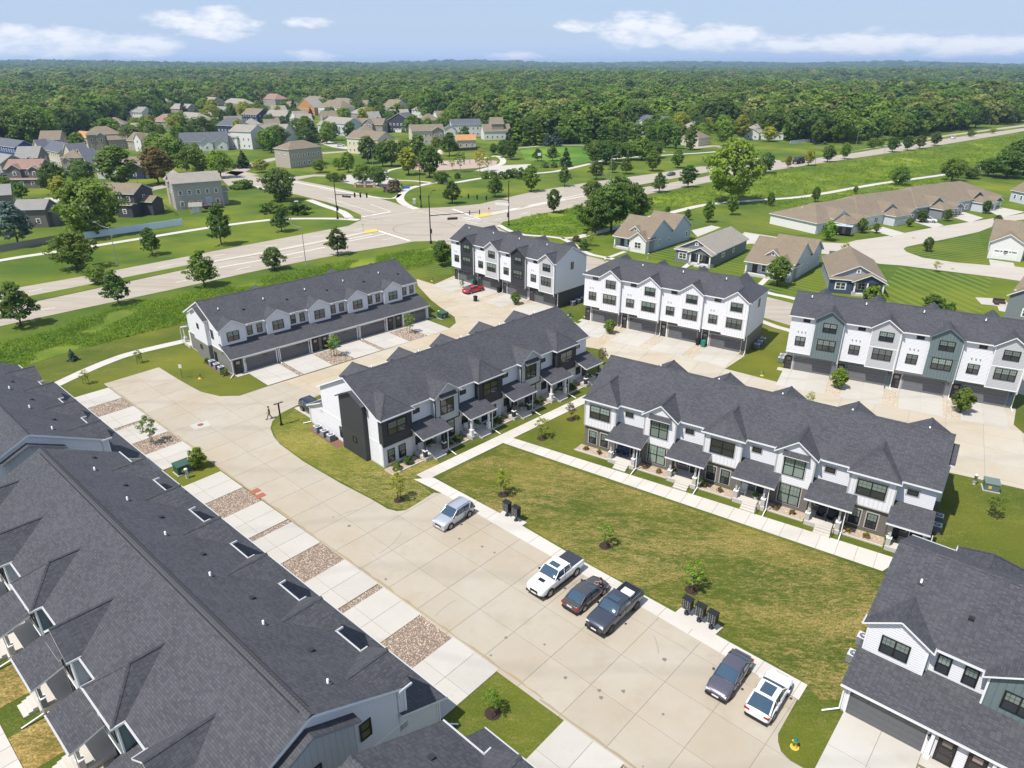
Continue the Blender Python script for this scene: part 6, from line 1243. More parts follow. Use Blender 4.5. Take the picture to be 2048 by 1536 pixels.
T = house('grey-teal house with patio cut by the right edge', (2006, 637), (2085, 655), 13, 3.6, 'gy', .55, cBG, RB, [(-.12, 6, .5, 14, 3.4, 'gx', .5)], cat='house')
T = house('white house with a white garage door in its gable at the right edge', (1974, 514), (2044, 522), 13, 3.2, 'gx', .5, cPB, RB, [(.0, -1.2, .95, 5, 3.2, 'gy', .5, cW)], garage=.47, cat='house')
house('white-grey house corner beyond the last ranch driveway', (2018, 402), (2075, 415), 10, 3.0, 'gx', .5, cPB, RB, cat='house')
X, Y = gp(2000, 612); sheet('patio', [(X - 3, Y + 1), (X - 1.5, Y + 5.5), (X + 3, Y + 4.5), (X + 2.5, Y - 1.5)], DRIVEC, .04)
X, Y = gp(1998, 607); S_ = thing('patio_sofa', 'dark brown patio sofa set on the small concrete patio', 'patio furniture', (X, Y, .04), radians(-20))
for (x0, y0, x1, y1, z) in ((-1, -.3, 1, .5, .42), (-1, .5, 1, .75, .8), (-1, -1.3, -.3, -.3, .42)): mb = MB(); mb.box(x0, y0, 0, x1, y1, z, plain((.05, .035, .03), .8)); mb.build('cushion', S_)
# long ranch row
a, L, th = frame2((1642, 471), (2010, 415)); RR_ = thing('ranch_row', 'long single-storey ranch row with joined brown roofs and white garages at the upper right', 'townhouse row', (a[0], a[1], 0), th)
e = gp(1539, 447); fr_ = Frame(a[0], a[1], math.degrees(th)); ddep = fr_.l(*e)[1]
nU = 4; u_ = L / nU; RBW = RB
mass(RR_, 0, 2, L * .36, ddep, 3.0, 'h', .42, cW, RB, .4); mass(RR_, L * .2, 2.5, L * .66, ddep + 1, 3.3, 'h', .45, cPB, RB, .4); mass(RR_, L * .5, 2.5, L, ddep + 2, 3.5, 'h', .45, cPB, RB, .4)
for k in range(nU):
    x0 = k * u_; wl = [cW, cPB, lap((.22, .23, .25)), cPB][k]; off = [0, .6, .3, .8][k]; gw = [cW, lap((.34, .38, .42)), lap((.20, .22, .25)), lap((.07, .10, .18))][k]
    mass(RR_, x0 + u_ * .30, -2.2 + off, x0 + u_ * .62, 7, 2.85, 'h', .42, wl, RB, .35); mass(RR_, x0 + u_ * .30, 2.0 + off, x0 + u_ * .60, 7, 3.7, 'gy', .62, gw, RB, .35, z0=2.9)
    garage_door(RR_, x0 + u_ * .46, -2.22 + off, 4.8, 2.2, TRIM, 'g', plain((.72, .72, .7), .5)); mass(RR_, x0 + u_ * .64, -1.2 + off, x0 + u_ * .84, 4, 2.8, 'gy', .5, gw, RB, .3, z0=2.45)
    porchposts(RR_, (x0 + u_ * .66, x0 + u_ * .82), -1.0 + off, 2.4); window(RR_, 'g', x0 + u_ * .15, 2, .8, 1.6, 1.4, 2, 0, TRIM, TRIM); window(RR_, 'g', x0 + u_ * .92, 2, .8, 1.0, 1.4, 1, 0, TRIM, TRIM); entry_door(RR_, 'g', x0 + u_ * .75, 1.98, .1)
    for j in range(3): link('roof_vent', CACHE['hv'], RR_, (x0 + u_ * (.2 + .25 * j), ddep * .62 + j % 2 * 2, 2.9 + ddep * .36 * .34)); link('box_vent', bvent_mesh(), RR_, (x0 + u_ * (.3 + .2 * j), ddep * .42 + j % 2, 2.9 + ddep * .30 * .34))
# ------------------------------------------------------------------ fences, poles, signals
def fence(label, A, B, h, m, n, cap=True):
    a, L, th = frame2(A, B); T = thing('fence', label, 'fence', (a[0], a[1], 0), th)
    w = L / n
    mbp = MB(); mbp.box(-.06, -.05, 0, .06, .05, h + .06, m); mbp.box(-.08, -.07, h + .06, .08, .07, h + .1, m); pm = mbp.data('post')
    mbq = MB(); mbq.box(.07, -.02, .05, w - .07, .02, h - .02, m); mbq.box(.07, -.035, h - .12, w - .07, .035, h, m); mbq.box(.07, -.035, .05, w - .07, .035, .17, m); qm = mbq.data('panel')
    for i in range(n + 1): link('post', pm, T, (i * w, 0, 0))
    for i in range(n): link('panel', qm, T, (i * w, 0, 0))
fence('pale blue-white vinyl fence along the far verge path', (171, 478), (365, 450), 1.85, plain((.66, .76, .86), .5), 10)
def plank_fence(label, A, B, h, m, n):
    a, L, th = frame2(A, B); T = thing('fence', label, 'fence', (a[0], a[1], 0), th); w = L / n; mb = MB(); mb.box(.01, -.02, .03, w - .015, .02, h, m); me = mb.data('plank')
    for i in range(n): link('plank', me, T, (i * w, (i % 3) * .008, (i * 7 % 5) * .012))
    mb = MB(); mb.box(0, .02, .4, L, .08, .5, m); mb.box(0, .02, 1.4, L, .08, 1.5, m); mb.build('rail', T)['kind'] = 'stuff'
plank_fence('weathered grey wooden plank fence at the left edge', (-60, 516), (170, 474), 1.8, plain((.24, .215, .20), .9), 150)
fence('white picket-topped fence by the side road at right', (1580, 288), (1633, 283), 1.9, plain((.75, .77, .8), .5), 8)
plank_fence('low brown wooden fence behind the orange roofed building', (905, 303), (955, 300), 1.6, plain((.09, .05, .04), .9), 40)
for lab, A, B in (('black chain link fence left of the greige deck house', (310, 400), (355, 432)), ('black chain link fence beside the dark brown house', (128, 430), (147, 470))):
    a, L, th = frame2(A, B); T = thing('fence', lab, 'fence', (a[0], a[1], 0), th)
    for i in range(int(L / 2.5) + 1): mb = MB(); mb.tube((i * 2.5, 0, 0), (i * 2.5, 0, 1.2), .03, .03, BLACKF, 5); mb.build('post', T)
    for z in (.2, .45, .7, .95, 1.2): mb = MB(); mb.tube((0, 0, z), (L, 0, z), .014, .014, BLACKF, 4); mb.build('rail', T)
GALV = plain((.33, .34, .35), .45, .3); POLEB = plain((.014, .014, .015), .5)
def street_lamp(label, u, vb, vt, dirx, m=GALV, group='street lamps along the roads'):
    X, Y = gp(u, vb); h = max(hgt(X, Y, vt), 5); T = thing('street_lamp', label, 'street lamp', (X, Y, 0), 0, group); mb = MB(); mb.tube((0, 0, 0), (0, 0, h * .86), .10, .06, m, 8); mb.box(-.2, -.2, 0, .2, .2, .15, m); mb.build('pole', T)
    mb = MB(); p = [Vector((0, 0, h * .84))] + [Vector((dirx * 2.6 * sin(t), 0, h * .84 + h * .14 * (1 - cos(t)) * 1.0 + .1)) for t in (.3, .6, .9, 1.2, 1.45)]
    for q0, q1 in zip(p, p[1:]): mb.tube(q0, q1, .05, .045, m, 6, False)
    mb.build('arm', T); mb = MB(); e = p[-1]; mb.box(min(e.x, e.x + dirx * .75), -.16, e.z - .06, max(e.x, e.x + dirx * .75), .16, e.z + .08, m); mb.build('lamp_head', T)
for u, vb, vt, d, lab in [(235, 527, 442, -1, 'grey street lamp on the far verge in front of the white fence'), (612, 529, 440, -1, 'grey street lamp on the near verge left of the junction'), (275, 366, 345, -1, 'grey street lamp beside the dark brown house'), (525, 370, 323, 1, 'grey street lamp at the left side road'), (1211, 399, 340, -1, 'grey street lamp on the near verge above the dark grove'), (1221, 361, 303, 1, 'tall grey street lamp on the park verge'),
    (1630, 330, 282, 1, 'street lamp on the verge right of the dump truck'), (1768, 309, 267, -1, 'street lamp on the near verge left of the dark verge trees'), (1712, 292, 252, 1, 'street lamp across the road below the wood'), (1817, 272, 239, 1, 'street lamp across the road near the blue spruces'), (1902, 261, 229, 1, 'far street lamp below the wood at right'), (1978, 250, 213, 1, 'tall far pole at the right end of the road'), (746, 336, 288, 0.3, 'slim park lamp right of the pale yellow house'), (1282, 288, 278, 1, 'small street lamp behind the sport field')]:
    street_lamp(lab, u, vb, vt, d)
def signal_head(T, loc, rz=0, n=3):
    def mk():
        mb = MB(); mb.box(-.2, -.12, -.55, .2, .12, .55, plain((.008, .008, .008), .6)); mb.box(-.36, .06, -.7, .36, .09, .7, plain((.01, .01, .01), .7))
        for k, c in enumerate(((.02, .10, .05), (.2, .12, .01), (.25, .015, .01))): mb.lathe([(.11, -.0), (.11, .02)], (0, -.0, -.36 + .36 * k), plain(c, .4), 8)
        return mb.data('signal_head')
    return link('signal_head', cached('sig', mk), T, loc, rz)
def mast(label, u, vb, vt, arm, ang, za, lum=None, heads=(.55, .78, 1.0), headang=None):
    """signal pole with a mast arm pointing at world angle ang"""
    X, Y = gp(u, vb); h = hgt(X, Y, vt); T = thing('signal_pole', label, 'traffic signal', (X, Y, 0), radians(ang), 'traffic signal poles at the junction')
    mb = MB(); mb.tube((0, 0, 0), (0, 0, h), .17, .11, POLEB, 10); mb.lathe([(.34, 0), (.34, .5), (.2, .8)], (0, 0, 0), POLEB, 10); mb.build('pole', T)
    mb = MB(); mb.tube((0, 0, za), (arm, 0, za + .45), .12, .06, POLEB, 8); mb.build('mast_arm', T)
    hr = -pi / 2 if headang is None else headang
    for f in heads: signal_head(T, (arm * f, 0, za + .1 + .4 * f - .1), hr)
    signal_head(T, (.3, 0, 3.2), hr)
    if lum is not None:
        mb = MB(); p = [Vector((0, 0, h - .5)), Vector((cos(lum) * .8, sin(lum) * .8, h + .2)), Vector((cos(lum) * 2.0, sin(lum) * 2.0, h + .7)), Vector((cos(lum) * 3.2, sin(lum) * 3.2, h + .85))]
        for q0, q1 in zip(p, p[1:]): mb.tube(q0, q1, .06, .05, POLEB, 6, False)
        mb.box(p[-1].x - .4, p[-1].y - .15, p[-1].z - .08, p[-1].x + .4, p[-1].y + .15, p[-1].z + .06, POLEB); mb.build('lamp_arm', T)
    return T
a4 = gp(730, 403)
mast('black signal pole with mast arm at the corner walk, left of the junction', 675.5, 438, 353, 11.0, -22, 7.3, None, (.62, .8, 1.0))
mast('black signal pole with mast arm and lamp in front of the junction, behind the meadow', 862, 487, 391, 13.0, 12, 7.2, 1.0, (.80, 1.0), radians(-100))
mast('black signal pole with mast arm across the road right of the junction', 1017.5, 452.5, 365, 12.5, 160, 7.4, .4 + pi / 2, (.55, .78, 1.0), radians(90))
mast('black signal pole at the park corner carrying a lamp arm', 842.5, 414.5, 332, 9.0, 190, 7.0, 2.4, (.95, .65), radians(80))
for k, (u, v, t) in enumerate([(787, 379, 'hidden')]): pass
# blank street name blades on the arms (lettering is unreadable in the photograph)
for (u, v, z, w, an, m, lab) in [(693, 393, 7.6, 3.0, -22, plain((.05, .05, .055), .5), 'dark street name blade hanging on the left mast arm'), (1004, 408, 7.6, 4.0, 160, plain((.66, .68, .7), .5), 'white street name blade on the right mast arm'), (905, 437, 7.3, 2.6, 12, plain((.05, .05, .055), .5), 'dark street name blade on the front mast arm')]:
    X, Y = gp(u, v, z); mb = MB(); mb.box(-w / 2, -.03, -.3, w / 2, .03, .3, m); tag(mb.build('street_name_sign', None, (X, Y, z), radians(an)), lab, 'street sign')
# small posts & signs
def post_sign(label, u, vb, h, m, w=.45, hh=.6, cat='sign'):
    X, Y = gp(u, vb); T = thing('road_sign', label, cat, (X, Y, 0), 0); mb = MB(); mb.tube((0, 0, 0), (0, 0, h), .035, .035, plain((.03, .06, .04), .6), 6); mb.build('post', T); mb = MB(); mb.box(-w / 2, -.05, h - hh, w / 2, -.036, h, m); mb.build('sign_plate', T)
post_sign('small white parking sign on a thin post beside the kerb of the left lot', 365, 756, 2.2, plain((.65, .67, .68), .5)); post_sign('small blue sign on the lawn at the park entrance', 812, 381, 1.6, plain((.03, .14, .5), .5), 3.0, .9); post_sign('white sign board behind the left signal arm', 779, 381, 2.2, plain((.7, .7, .7), .5), 1.0, 1.2)
post_sign('thin wooden post in the weedy corner', 1041, 465, 2.8, plain((.2, .2, .2), .6), .1, .3, 'post'); post_sign('small road sign in the right median nose', 978, 428, 2.0, plain((.5, .05, .04), .5), .5, .5); post_sign('road sign at the left median nose', 727, 464, 2.4, plain((.4, .4, .4), .5), .5, .5)
# area lamp by the lane
X, Y = gp(563, 850); h = hgt(X, Y, 807); T = thing('parking_lamp', 'black parking lot lamp post with flat head beside the walking person', 'lamp post', (X, Y, 0), radians(45)); mb = MB(); mb.box(-.08, -.08, 0, .08, .08, h, POLEB); mb.lathe([(.2, 0), (.2, .2)], (0, 0, 0), POLEB, 10); mb.build('pole', T)
mb = MB(); mb.box(-.62, -.13, h, -.12, .13, h + .1, plain((.12, .12, .13), .4)); mb.build('lamp_head', T); mb = MB(); mb.box(.12, -.13, h, .62, .13, h + .1, plain((.12, .12, .13), .4)); mb.build('lamp_head', T); mb = MB(); mb.box(-.15, -.05, h - .02, .15, .05, h + .06, POLEB); mb.build('bracket', T)
# utilities
GREENB = plain((.035, .085, .06), .5)
def utility(label, u, v, rz, w=1.5, d=1.3, h=1.25, m=GREENB):
    X, Y = gp(u, v); T = thing('utility_box', label, 'utility box', (X, Y, 0), radians(rz)); mb = MB(); mb.box(-w / 2 - .1, -d / 2 - .1, 0, w / 2 + .1, d / 2 + .1, .1, plain((.4, .4, .38), .9)); mb.build('pad', T)
    mb = MB(); mb.box(-w / 2, -d / 2, .1, w / 2, d / 2, h * .8, m); mb.build('cabinet', T); mb = MB(); mb.prism_x([(-d / 2 - .04, h * .8), (d / 2 + .04, h * .8), (d / 2 + .04, h), (-d / 2 - .04, h * .9)], -w / 2 - .04, w / 2 + .04, m); mb.build('lid', T)
    mb = MB(); mb.box(-.35, -d / 2 - .03, .35, -.05, -d / 2 - .005, .7, plain((.6, .5, .1), .6)); mb.build('warning_label', T)
utility('green electrical box on the small lawn between the left driveways', 366, 944, 47); utility('green utility box on the grass point right of the olive grey garages', 886, 636, 44); utility('grey-green utility box at the edge of the right lawn beside the lane', 1980, 978, -25, 1.4, 1.3, 1.1, plain((.12, .16, .14), .5))
utility('green utility box on the lawn behind the pale grey-blue cottage', 1665, 513, -20, 1.6, 1.4, 1.2); utility('grey signal cabinet on the park corner lawn', 829, 407, 0, .9, .7, 1.6, plain((.42, .43, .42), .5)); utility('small grey box on the corner lawn by the ball-shaped tree', 593, 408, 0, 1.1, 1, 1, plain((.45, .46, .45), .5)); utility('dark box at the rear lane grass beside the all-white row', 1138, 634, 0, .8, .6, .9)
def pedestal(label, u, v):
    X, Y = gp(u, v); T = thing('pedestal', label, 'utility pedestal', (X, Y, 0)); mb = MB(); mb.lathe([(.16, 0), (.16, 1.05), (.2, 1.06), (.2, 1.2), (.1, 1.26)], (0, 0, 0), plain((.62, .64, .58), .6), 12); mb.build('post', T); mb = MB(); mb.lathe([(.21, .3), (.21, .36)], (0, 0, 0), plain((.3, .3, .3), .6), 12); mb.build('band', T)
pedestal('white utility pedestal in front of the green electrical box', 375, 956); pedestal('pale utility pedestal left of the green box at the olive grey row', 878, 634); pedestal('pale utility pedestal on the right lawn by the lane', 1948, 968); pedestal('white pedestal on the lawn before the light blue cottage', 1296, 517)
def hydrant(label, u, v):
    X, Y = gp(u, v); T = thing('fire_hydrant', label, 'fire hydrant', (X, Y, 0), radians(30)); yl = plain((.60, .40, .03), .5); gr = plain((.02, .15, .12), .5)
    mb = MB(); mb.lathe([(.2, 0), (.2, .05), (.14, .08), (.13, .55), (.17, .57), (.17, .62)], (0, 0, 0), yl, 14); mb.build('barrel', T); mb = MB(); mb.lathe([(.16, .62), (.14, .74), (.06, .80), (.05, .86)], (0, 0, 0), gr, 14); mb.build('bonnet', T)
    for a in (0, pi, pi / 2): mb = MB(); mb.tube((.1 * cos(a), .1 * sin(a), .42), (.24 * cos(a), .24 * sin(a), .42), .075, .075, gr if a != pi / 2 else yl, 8); mb.build('outlet_cap', T)
    mb = MB(); mb.lathe([(.30, 0), (.28, .03)], (0, 0, 0), plain((.55, .40, .06), .7), 16); mb.build('base_ring', T)
hydrant('yellow fire hydrant with green cap on the lawn at the lower right', 1589, 1494); hydrant('yellow fire hydrant on the striped lawn left of the olive grey row', 400, 757); hydrant('yellow fire hydrant on the grass by the lane behind the brown and white row', 1524, 751); hydrant('yellow hydrant on the lawn left of the charcoal and white row', 864, 562)
# mailboxes
def mailbox(label, X, Y, rz):
    T = thing('mailbox_cluster', label, 'mailbox', (X, Y, .07), rz, 'black cluster mailboxes beside the parking lot'); bk = plain((.014, .014, .015), .45)
    mb = MB(); mb.lathe([(.22, 0), (.22, .04), (.08, .06), (.07, .62)], (0, 0, 0), bk, 12); mb.build('pedestal', T); mb = MB(); mb.box(-.40, -.26, .62, .40, .26, 1.62, bk); mb.build('cabinet', T); mb = MB(); mb.prism_x([(-.3, 1.62), (.3, 1.62), (.3, 1.70), (-.3, 1.66)], -.44, .44, bk); mb.build('hood', T)
    def mk(): m2 = MB(); m2.box(-.165, -.012, 0, .165, 0, .15, plain((.03, .03, .032), .35)); m2.box(.10, -.02, .05, .13, -.01, .09, plain((.6, .6, .6), .4)); m2.box(-.14, -.014, .05, -.04, -.011, .09, plain((.5, .5, .5), .6)); return m2.data('mailbox_door')
    for r in range(6):
        for c in (-.19, .19): link('mailbox_door', cached('mbd', mk), T, (c, -.262, .67 + r * .157))
for k, (u, v, lab) in enumerate([(1014, 1032, 'left of the two black cluster mailboxes beside the silver car'), (1032, 1042, 'right of the two black cluster mailboxes beside the silver car'), (1373, 1229, 'leftmost of the three black cluster mailboxes beside the lot'), (1398, 1243, 'middle of the three black cluster mailboxes beside the lot'), (1422, 1257, 'rightmost of the three black cluster mailboxes beside the lot')]):
    X, Y = gp(u, v); mailbox(lab, X, Y, radians(-43))
# air conditioners
def ac_mesh():
    def mk(): mb = MB(); g = plain((.14, .15, .165), .6); mb.box(-.38, -.38, 0, .38, .38, .78, g); [mb.box(-.40, -.40, .06 + i * .075, .40, .40, .085 + i * .075, plain((.22, .23, .25), .6)) for i in range(9)]; mb.box(-.41, -.41, .78, .41, .41, .83, plain((.5, .52, .55), .5)); return mb.data('casing')
    def fan(): mb = MB(); mb.lathe([(.31, 0), (.31, .02)], (0, 0, .83), plain((.03, .03, .03), .6), 18); return mb.data('fan_opening')
    def gr(): mb = MB(); [mb.tube((0, 0, .865), (.31 * cos(a), .31 * sin(a), .865), .012, .012, plain((.55, .56, .58), .5), 4) for a in np.linspace(0, 2 * pi, 13)[:-1]]; mb.lathe([(.07, 0), (.07, .02)], (0, 0, .86), plain((.5, .5, .52), .5), 8); return mb.data('fan_grille')
    return cached('ac1', mk), cached('ac2', fan), cached('ac3', gr)
def ac(fr, lx, ly, label, group='air conditioners beside the townhouses'):
    x, y = fr.w(lx, ly); T = thing('air_conditioner', label, 'air conditioner', (x, y, .05), fr.th, group); a, b, c = ac_mesh(); link('casing', a, T); link('fan_opening', b, T); link('fan_grille', c, T)
for k, (nm, n) in enumerate((('charcoal end wall of the centre row', 'C'),)):
    for j, yy in enumerate((2.7, 4.3, 5.8)): ac(FC, 37.35, yy, '%s of the three air conditioners at the white wall left of the charcoal end wall' % ['leftmost', 'middle', 'rightmost'][j])
for j, yy in enumerate((2.6, 4.2, 5.9)): ac(FB, -.75, yy, '%s of the three air conditioners at the left end of the olive grey row' % ['frontmost', 'middle', 'rearmost'][j])
for j, yy in enumerate((10.3, 12.2)): ac(FE, -.85, yy, '%s of the two air conditioners at the right end of the brown and white row' % ['upper', 'lower'][j])
for j, yy in enumerate((3.4, 5.0, 6.6)): ac(FD1, 30.1, yy, '%s of the air conditioners beside the charcoal base of the first three-storey row' % ['front', 'middle', 'rear'][j])
for j, yy in enumerate((3.4, 5.0, 6.6)): ac(FD2, 30.1, yy, '%s of the air conditioners at the right end of the all-white row' % ['front', 'middle', 'rear'][j])
ac(FD3, -.8, 2.2, 'front air conditioner at the left end of the teal and grey row'); ac(FD3, -.8, 3.6, 'rear air conditioner at the left end of the teal and grey row'); ac(FF, -.75, 5.2, 'lower air conditioner beside the lower right house'); ac(FF, -.75, 7.6, 'upper air conditioner beside the lower right house')
# bins
def bin_(label, X, Y, rz, m, s=1.0):
    T = thing('wheelie_bin', label, 'bin', (X, Y, .05), rz); mb = MB(); mb.mesh([(-.25, -.27, .1), (.25, -.27, .1), (.25, .27, .1), (-.25, .27, .1), (-.3, -.34, 1.0), (.3, -.34, 1.0), (.3, .34, 1.0), (-.3, .34, 1.0)], [(0, 3, 2, 1), (0, 1, 5, 4), (1, 2, 6, 5), (2, 3, 7, 6), (3, 0, 4, 7), (4, 5, 6, 7)], m); mb.build('body', T)
    mb = MB(); mb.box(-.33, -.40, 1.0, .33, .40, 1.05, m); mb.box(-.28, -.3, 1.05, .28, .3, 1.1, m); mb.build('lid', T)
    for x in (-.25, .25): mb = MB(); mb.tube((x - .03, .33, .12), (x + .03, .33, .12), .12, .12, BLACKF, 10); mb.build('wheel', T)
GB = plain((.01, .22, .16), .5); KB = plain((.012, .012, .013), .5); BR = plain((.06, .035, .03), .6)
for fr, lx, ly, m, lab in [(FB, 15.95, -.75, BR, 'dark brown bin at the second garage pair of the olive grey row'), (FB, 16.9, -.75, GB, 'green bin in front of the grey garage of the olive grey row'), (FD1, 6.2, -.6, GB, 'green bin behind the red sedan'), (FD1, 7.0, -.6, KB, 'black bin beside the green bin behind the red sedan'), (FD1, 14.0, -.7, KB, 'black bin against the light grey pier of the charcoal and white row'), (FD2, 21.6, -.7, KB, 'black bin left of the green bin before the all-white row'), (FD2, 22.6, -.9, GB, 'green bin before the last garage of the all-white row')]:
    x, y = fr.w(lx, ly); bin_(lab, x, y, fr.th, m)
X, Y = gp(951, 603); bin_('black bin standing alone on the lane below the red sedan', X, Y, radians(30), KB)
# porch furniture and shrubs on beds
def adirondack(label, x, y, rz, m):
    T = thing('porch_chair', label, 'chair', (x, y, .46), rz, 'chairs on the porches'); mb = MB(); mb.box(-.3, -.3, .32, .3, .25, .37, m); mb.build('seat', T); mb = MB(); mb.mesh([(-.3, .2, .3), (.3, .2, .3), (.34, .5, 1.05), (-.34, .5, 1.05), (-.3, .24, .3), (.3, .24, .3), (.34, .54, 1.05), (-.34, .54, 1.05)], [(0, 1, 2, 3), (7, 6, 5, 4), (0, 4, 5, 1), (1, 5, 6, 2), (2, 6, 7, 3), (3, 7, 4, 0)], m); mb.build('backrest', T)
    for sx in (-1, 1):
        mb = MB(); mb.box(sx * .33 - .05, -.35, .55, sx * .33 + .05, .35, .59, m); mb.build('armrest', T); mb = MB(); mb.box(sx * .33 - .035, -.33, 0, sx * .33 + .035, -.25, .55, m); mb.build('leg', T); mb = MB(); mb.box(sx * .33 - .035, .2, 0, sx * .33 + .035, .28, .55, m); mb.build('leg', T)
NB = plain((.02, .04, .10), .5)
def onporch(fr, L, u, y): return fr.w(L - u, y)
for u, y, m, lab in [(4.9, 16.7, NB, 'left navy blue adirondack chair on the first porch of the brown and white row'), (5.75, 16.7, NB, 'right navy blue adirondack chair on the first porch of the brown and white row'), (19.6, 16.8, plain((.6, .6, .58), .5), 'white adirondack chair with a pillow on the third porch'), (27.4, 16.8, BLACKF, 'black chair on the fourth porch of the brown and white row'), (28.4, 16.9, BLACKF, 'second black chair on the fourth porch of the brown and white row'), (34.1, 16.8, BLACKF, 'dark chair on the last porch of the brown and white row')]:
    x, y_ = onporch(FE, 36.6, u, y); adirondack(lab, x, y_, FE.th + pi, m)
for u, y, m, lab in [(5.0, 16.7, plain((.5, .5, .5), .5), 'chair on the first porch of the centre row'), (12.2, 16.7, plain((.5, .5, .5), .5), 'left grey chair on the second porch of the centre row'), (13.1, 16.8, plain((.5, .5, .5), .5), 'right grey chair on the second porch of the centre row'), (19.6, 16.8, BLACKF, 'dark chair on the third porch of the centre row')]:
    x, y_ = onporch(FC, 36.6, u, y); adirondack(lab, x, y_, FC.th + pi, m)
def planter(label, x, y, z=.46, s=.45, m=None):
    T = thing('planter', label, 'planter', (x, y, z)); mb = MB(); mb.lathe([(s * .5, 0), (s * .72, s * .9), (s * .6, s * .9)], (0, 0, 0), m or plain((.45, .42, .38), .7), 12); mb.build('pot', T); tm, cm = make_tree('bush', G_MID, 4, 30, 16, .09, .0); link('foliage', cm, T, (0, 0, s * .8), sc=s * 1.25)
for u, y, lab in [(6.7, 16.4, 'round planter on the first porch of the centre row'), (13.9, 16.5, 'small planter on the second porch of the centre row'), (21.4, 17.0, 'large planter on the third porch of the centre row'), (28.6, 16.9, 'planter on the fourth porch of the centre row'), (35.3, 17.2, 'planter with flowers on the last porch of the centre row')]: planter(lab, *onporch(FC, 36.6, u, y))
for u, y, lab in [(11.9, 17.1, 'white planter on the second porch of the brown and white row'), (15.0, 17.5, 'white planter beside the second porch column'), (21.0, 17.0, 'planter beside the white porch chair'), (33.7, 17.5, 'dark planter at the last porch of the brown and white row')]: planter(lab, *onporch(FE, 36.6, u, y))
k = 0
for fr, L, big, lab in ((FC, 36.6, True, 'clipped green shrub in the rock bed of the centre row'), (FE, 36.6, False, 'tiny orange-green shrub in the rock bed of the brown and white row')):
    for i in range(5):
        u0 = 7.32 * i + (.3 if i % 2 else 0)
        for j, du in enumerate((.9, 2.6)):
            x, y = fr.w(L - (u0 + du), 17.0); tree('shrub', x, y, (1.0 if big else .55), G_DARK if big and j else (G_MID if big else G_RED), '%s green shrub, %s bed, %s row porch side' % (('left', 'right')[j], ['first', 'second', 'third', 'fourth', 'fifth'][i], 'centre' if big else 'brown and white'), 'shrub', 'shrubs in the rock beds', wide=.95, seed=(i + j) % 3)
for i, (lx, ly) in enumerate([(-.8, .9), (-.8, 1.6), (-.8, 7.0), (-.8, 7.8)]): x, y = FB.w(lx, ly); tree('shrub', x, y, .7, G_DARK, 'low shrub %s the air conditioners, left end of the olive grey row' % ['in front of', 'close before', 'just behind', 'further behind'][i], 'shrub', wide=1.1)
for (p, fr, r) in (('mulch', FB, (-1.3, .2, -.02, 8.2)), ('mulch', FC, (36.62, 1.0, 37.9, 8.0))): sheet('mulch_bed', rectw(fr, r[0], r[1], r[2], r[3]), plain((.16, .085, .055), .95), .02)
# satellite dish
x, y = FE.w(0, 0)
# hand rails at the raised steps
for i, u1 in ((2, 14.64 + 4.05), (3, 22.26 + 3.7)):
    T = thing('handrail', 'black iron handrail at the %s porch steps of the brown and white row' % ('third' if i == 2 else 'fourth'), 'handrail', (FE.x, FE.y, 0), FE.th); x = 36.6 - (u1 + 2.95)
    for j, (yy, z) in enumerate(((18.1, .46), (18.7, .25), (19.3, 0.02))): mb = MB(); mb.tube((x, yy, z), (x, yy, z + .95), .022, .022, BLACKF, 6); mb.build('post', T)
    for dz in (.95, .5): mb = MB(); mb.tube((x, 18.1, .46 + dz), (x, 19.3, .02 + dz), .022, .022, BLACKF, 6); mb.build('rail', T)
# playground
X, Y = gp(881, 330); PG = thing('play_tower', 'playground tower with conical tan roof and a white slide', 'playground', (X, Y, 0), radians(-20)); h = hgt(X, Y, 299)
for a, b in ((-1, -1), (1, -1), (1, 1), (-1, 1)): mb = MB(); mb.tube((a, b, 0), (a, b, h * .75), .1, .1, plain((.12, .07, .05), .6), 6); mb.build('post', PG)
mb = MB(); mb.box(-1.1, -1.1, h * .35, 1.1, 1.1, h * .37, plain((.12, .07, .05), .6)); mb.build('platform', PG); mb = MB(); mb.box(-1.1, -1.12, h * .37, 1.1, -1.06, h * .52, plain((.16, .06, .05), .6)); mb.build('panel', PG); mb = MB(); mb.lathe([(1.9, h * .72), (.9, h * .95), (.05, h)], (0, 0, 0), plain((.52, .44, .33), .7), 12); mb.build('roof', PG)
mb = MB(); mb.mesh([(1.0, -.4, h * .36), (1.0, .4, h * .36), (4.2, .4, .2), (4.2, -.4, .2), (1.0, -.4, h * .30), (1.0, .4, h * .30), (4.2, .4, .1), (4.2, -.4, .1)], [(0, 3, 2, 1), (4, 5, 6, 7), (0, 4, 7, 3), (1, 2, 6, 5), (0, 1, 5, 4), (3, 7, 6, 2)], plain((.62, .58, .52), .4)); mb.build('slide', PG)
for k, (u, v) in enumerate(((934, 329), (945, 327), (922, 330))):
    X, Y = gp(u, v); T = thing('swing_frame', 'metal play frame on the park playground, %s of three' % ['middle', 'right', 'left'][k], 'playground', (X, Y, 0), .3)
    for x in (-1.5, 1.5): mb = MB(); mb.tube((x, 0, 0), (x, 0, 2.8), .09, .09, plain((.3, .26, .22), .5), 6); mb.build('post', T)
    mb = MB(); mb.tube((-1.5, 0, 2.8), (1.5, 0, 2.8), .09, .09, plain((.3, .26, .22), .5), 6); mb.build('beam', T)
X, Y = gp(829, 331); tag(Frame and link('climbing_panel', (lambda m: (m.box(-1.4, -.3, 0, 1.4, .3, 3.2, plain((.55, .6, .66), .5)), m.data('climbing_panel'))[1])(MB()), None, (X, Y, 0)), 'pale blue-grey climbing panel at the left of the playground', 'playground')
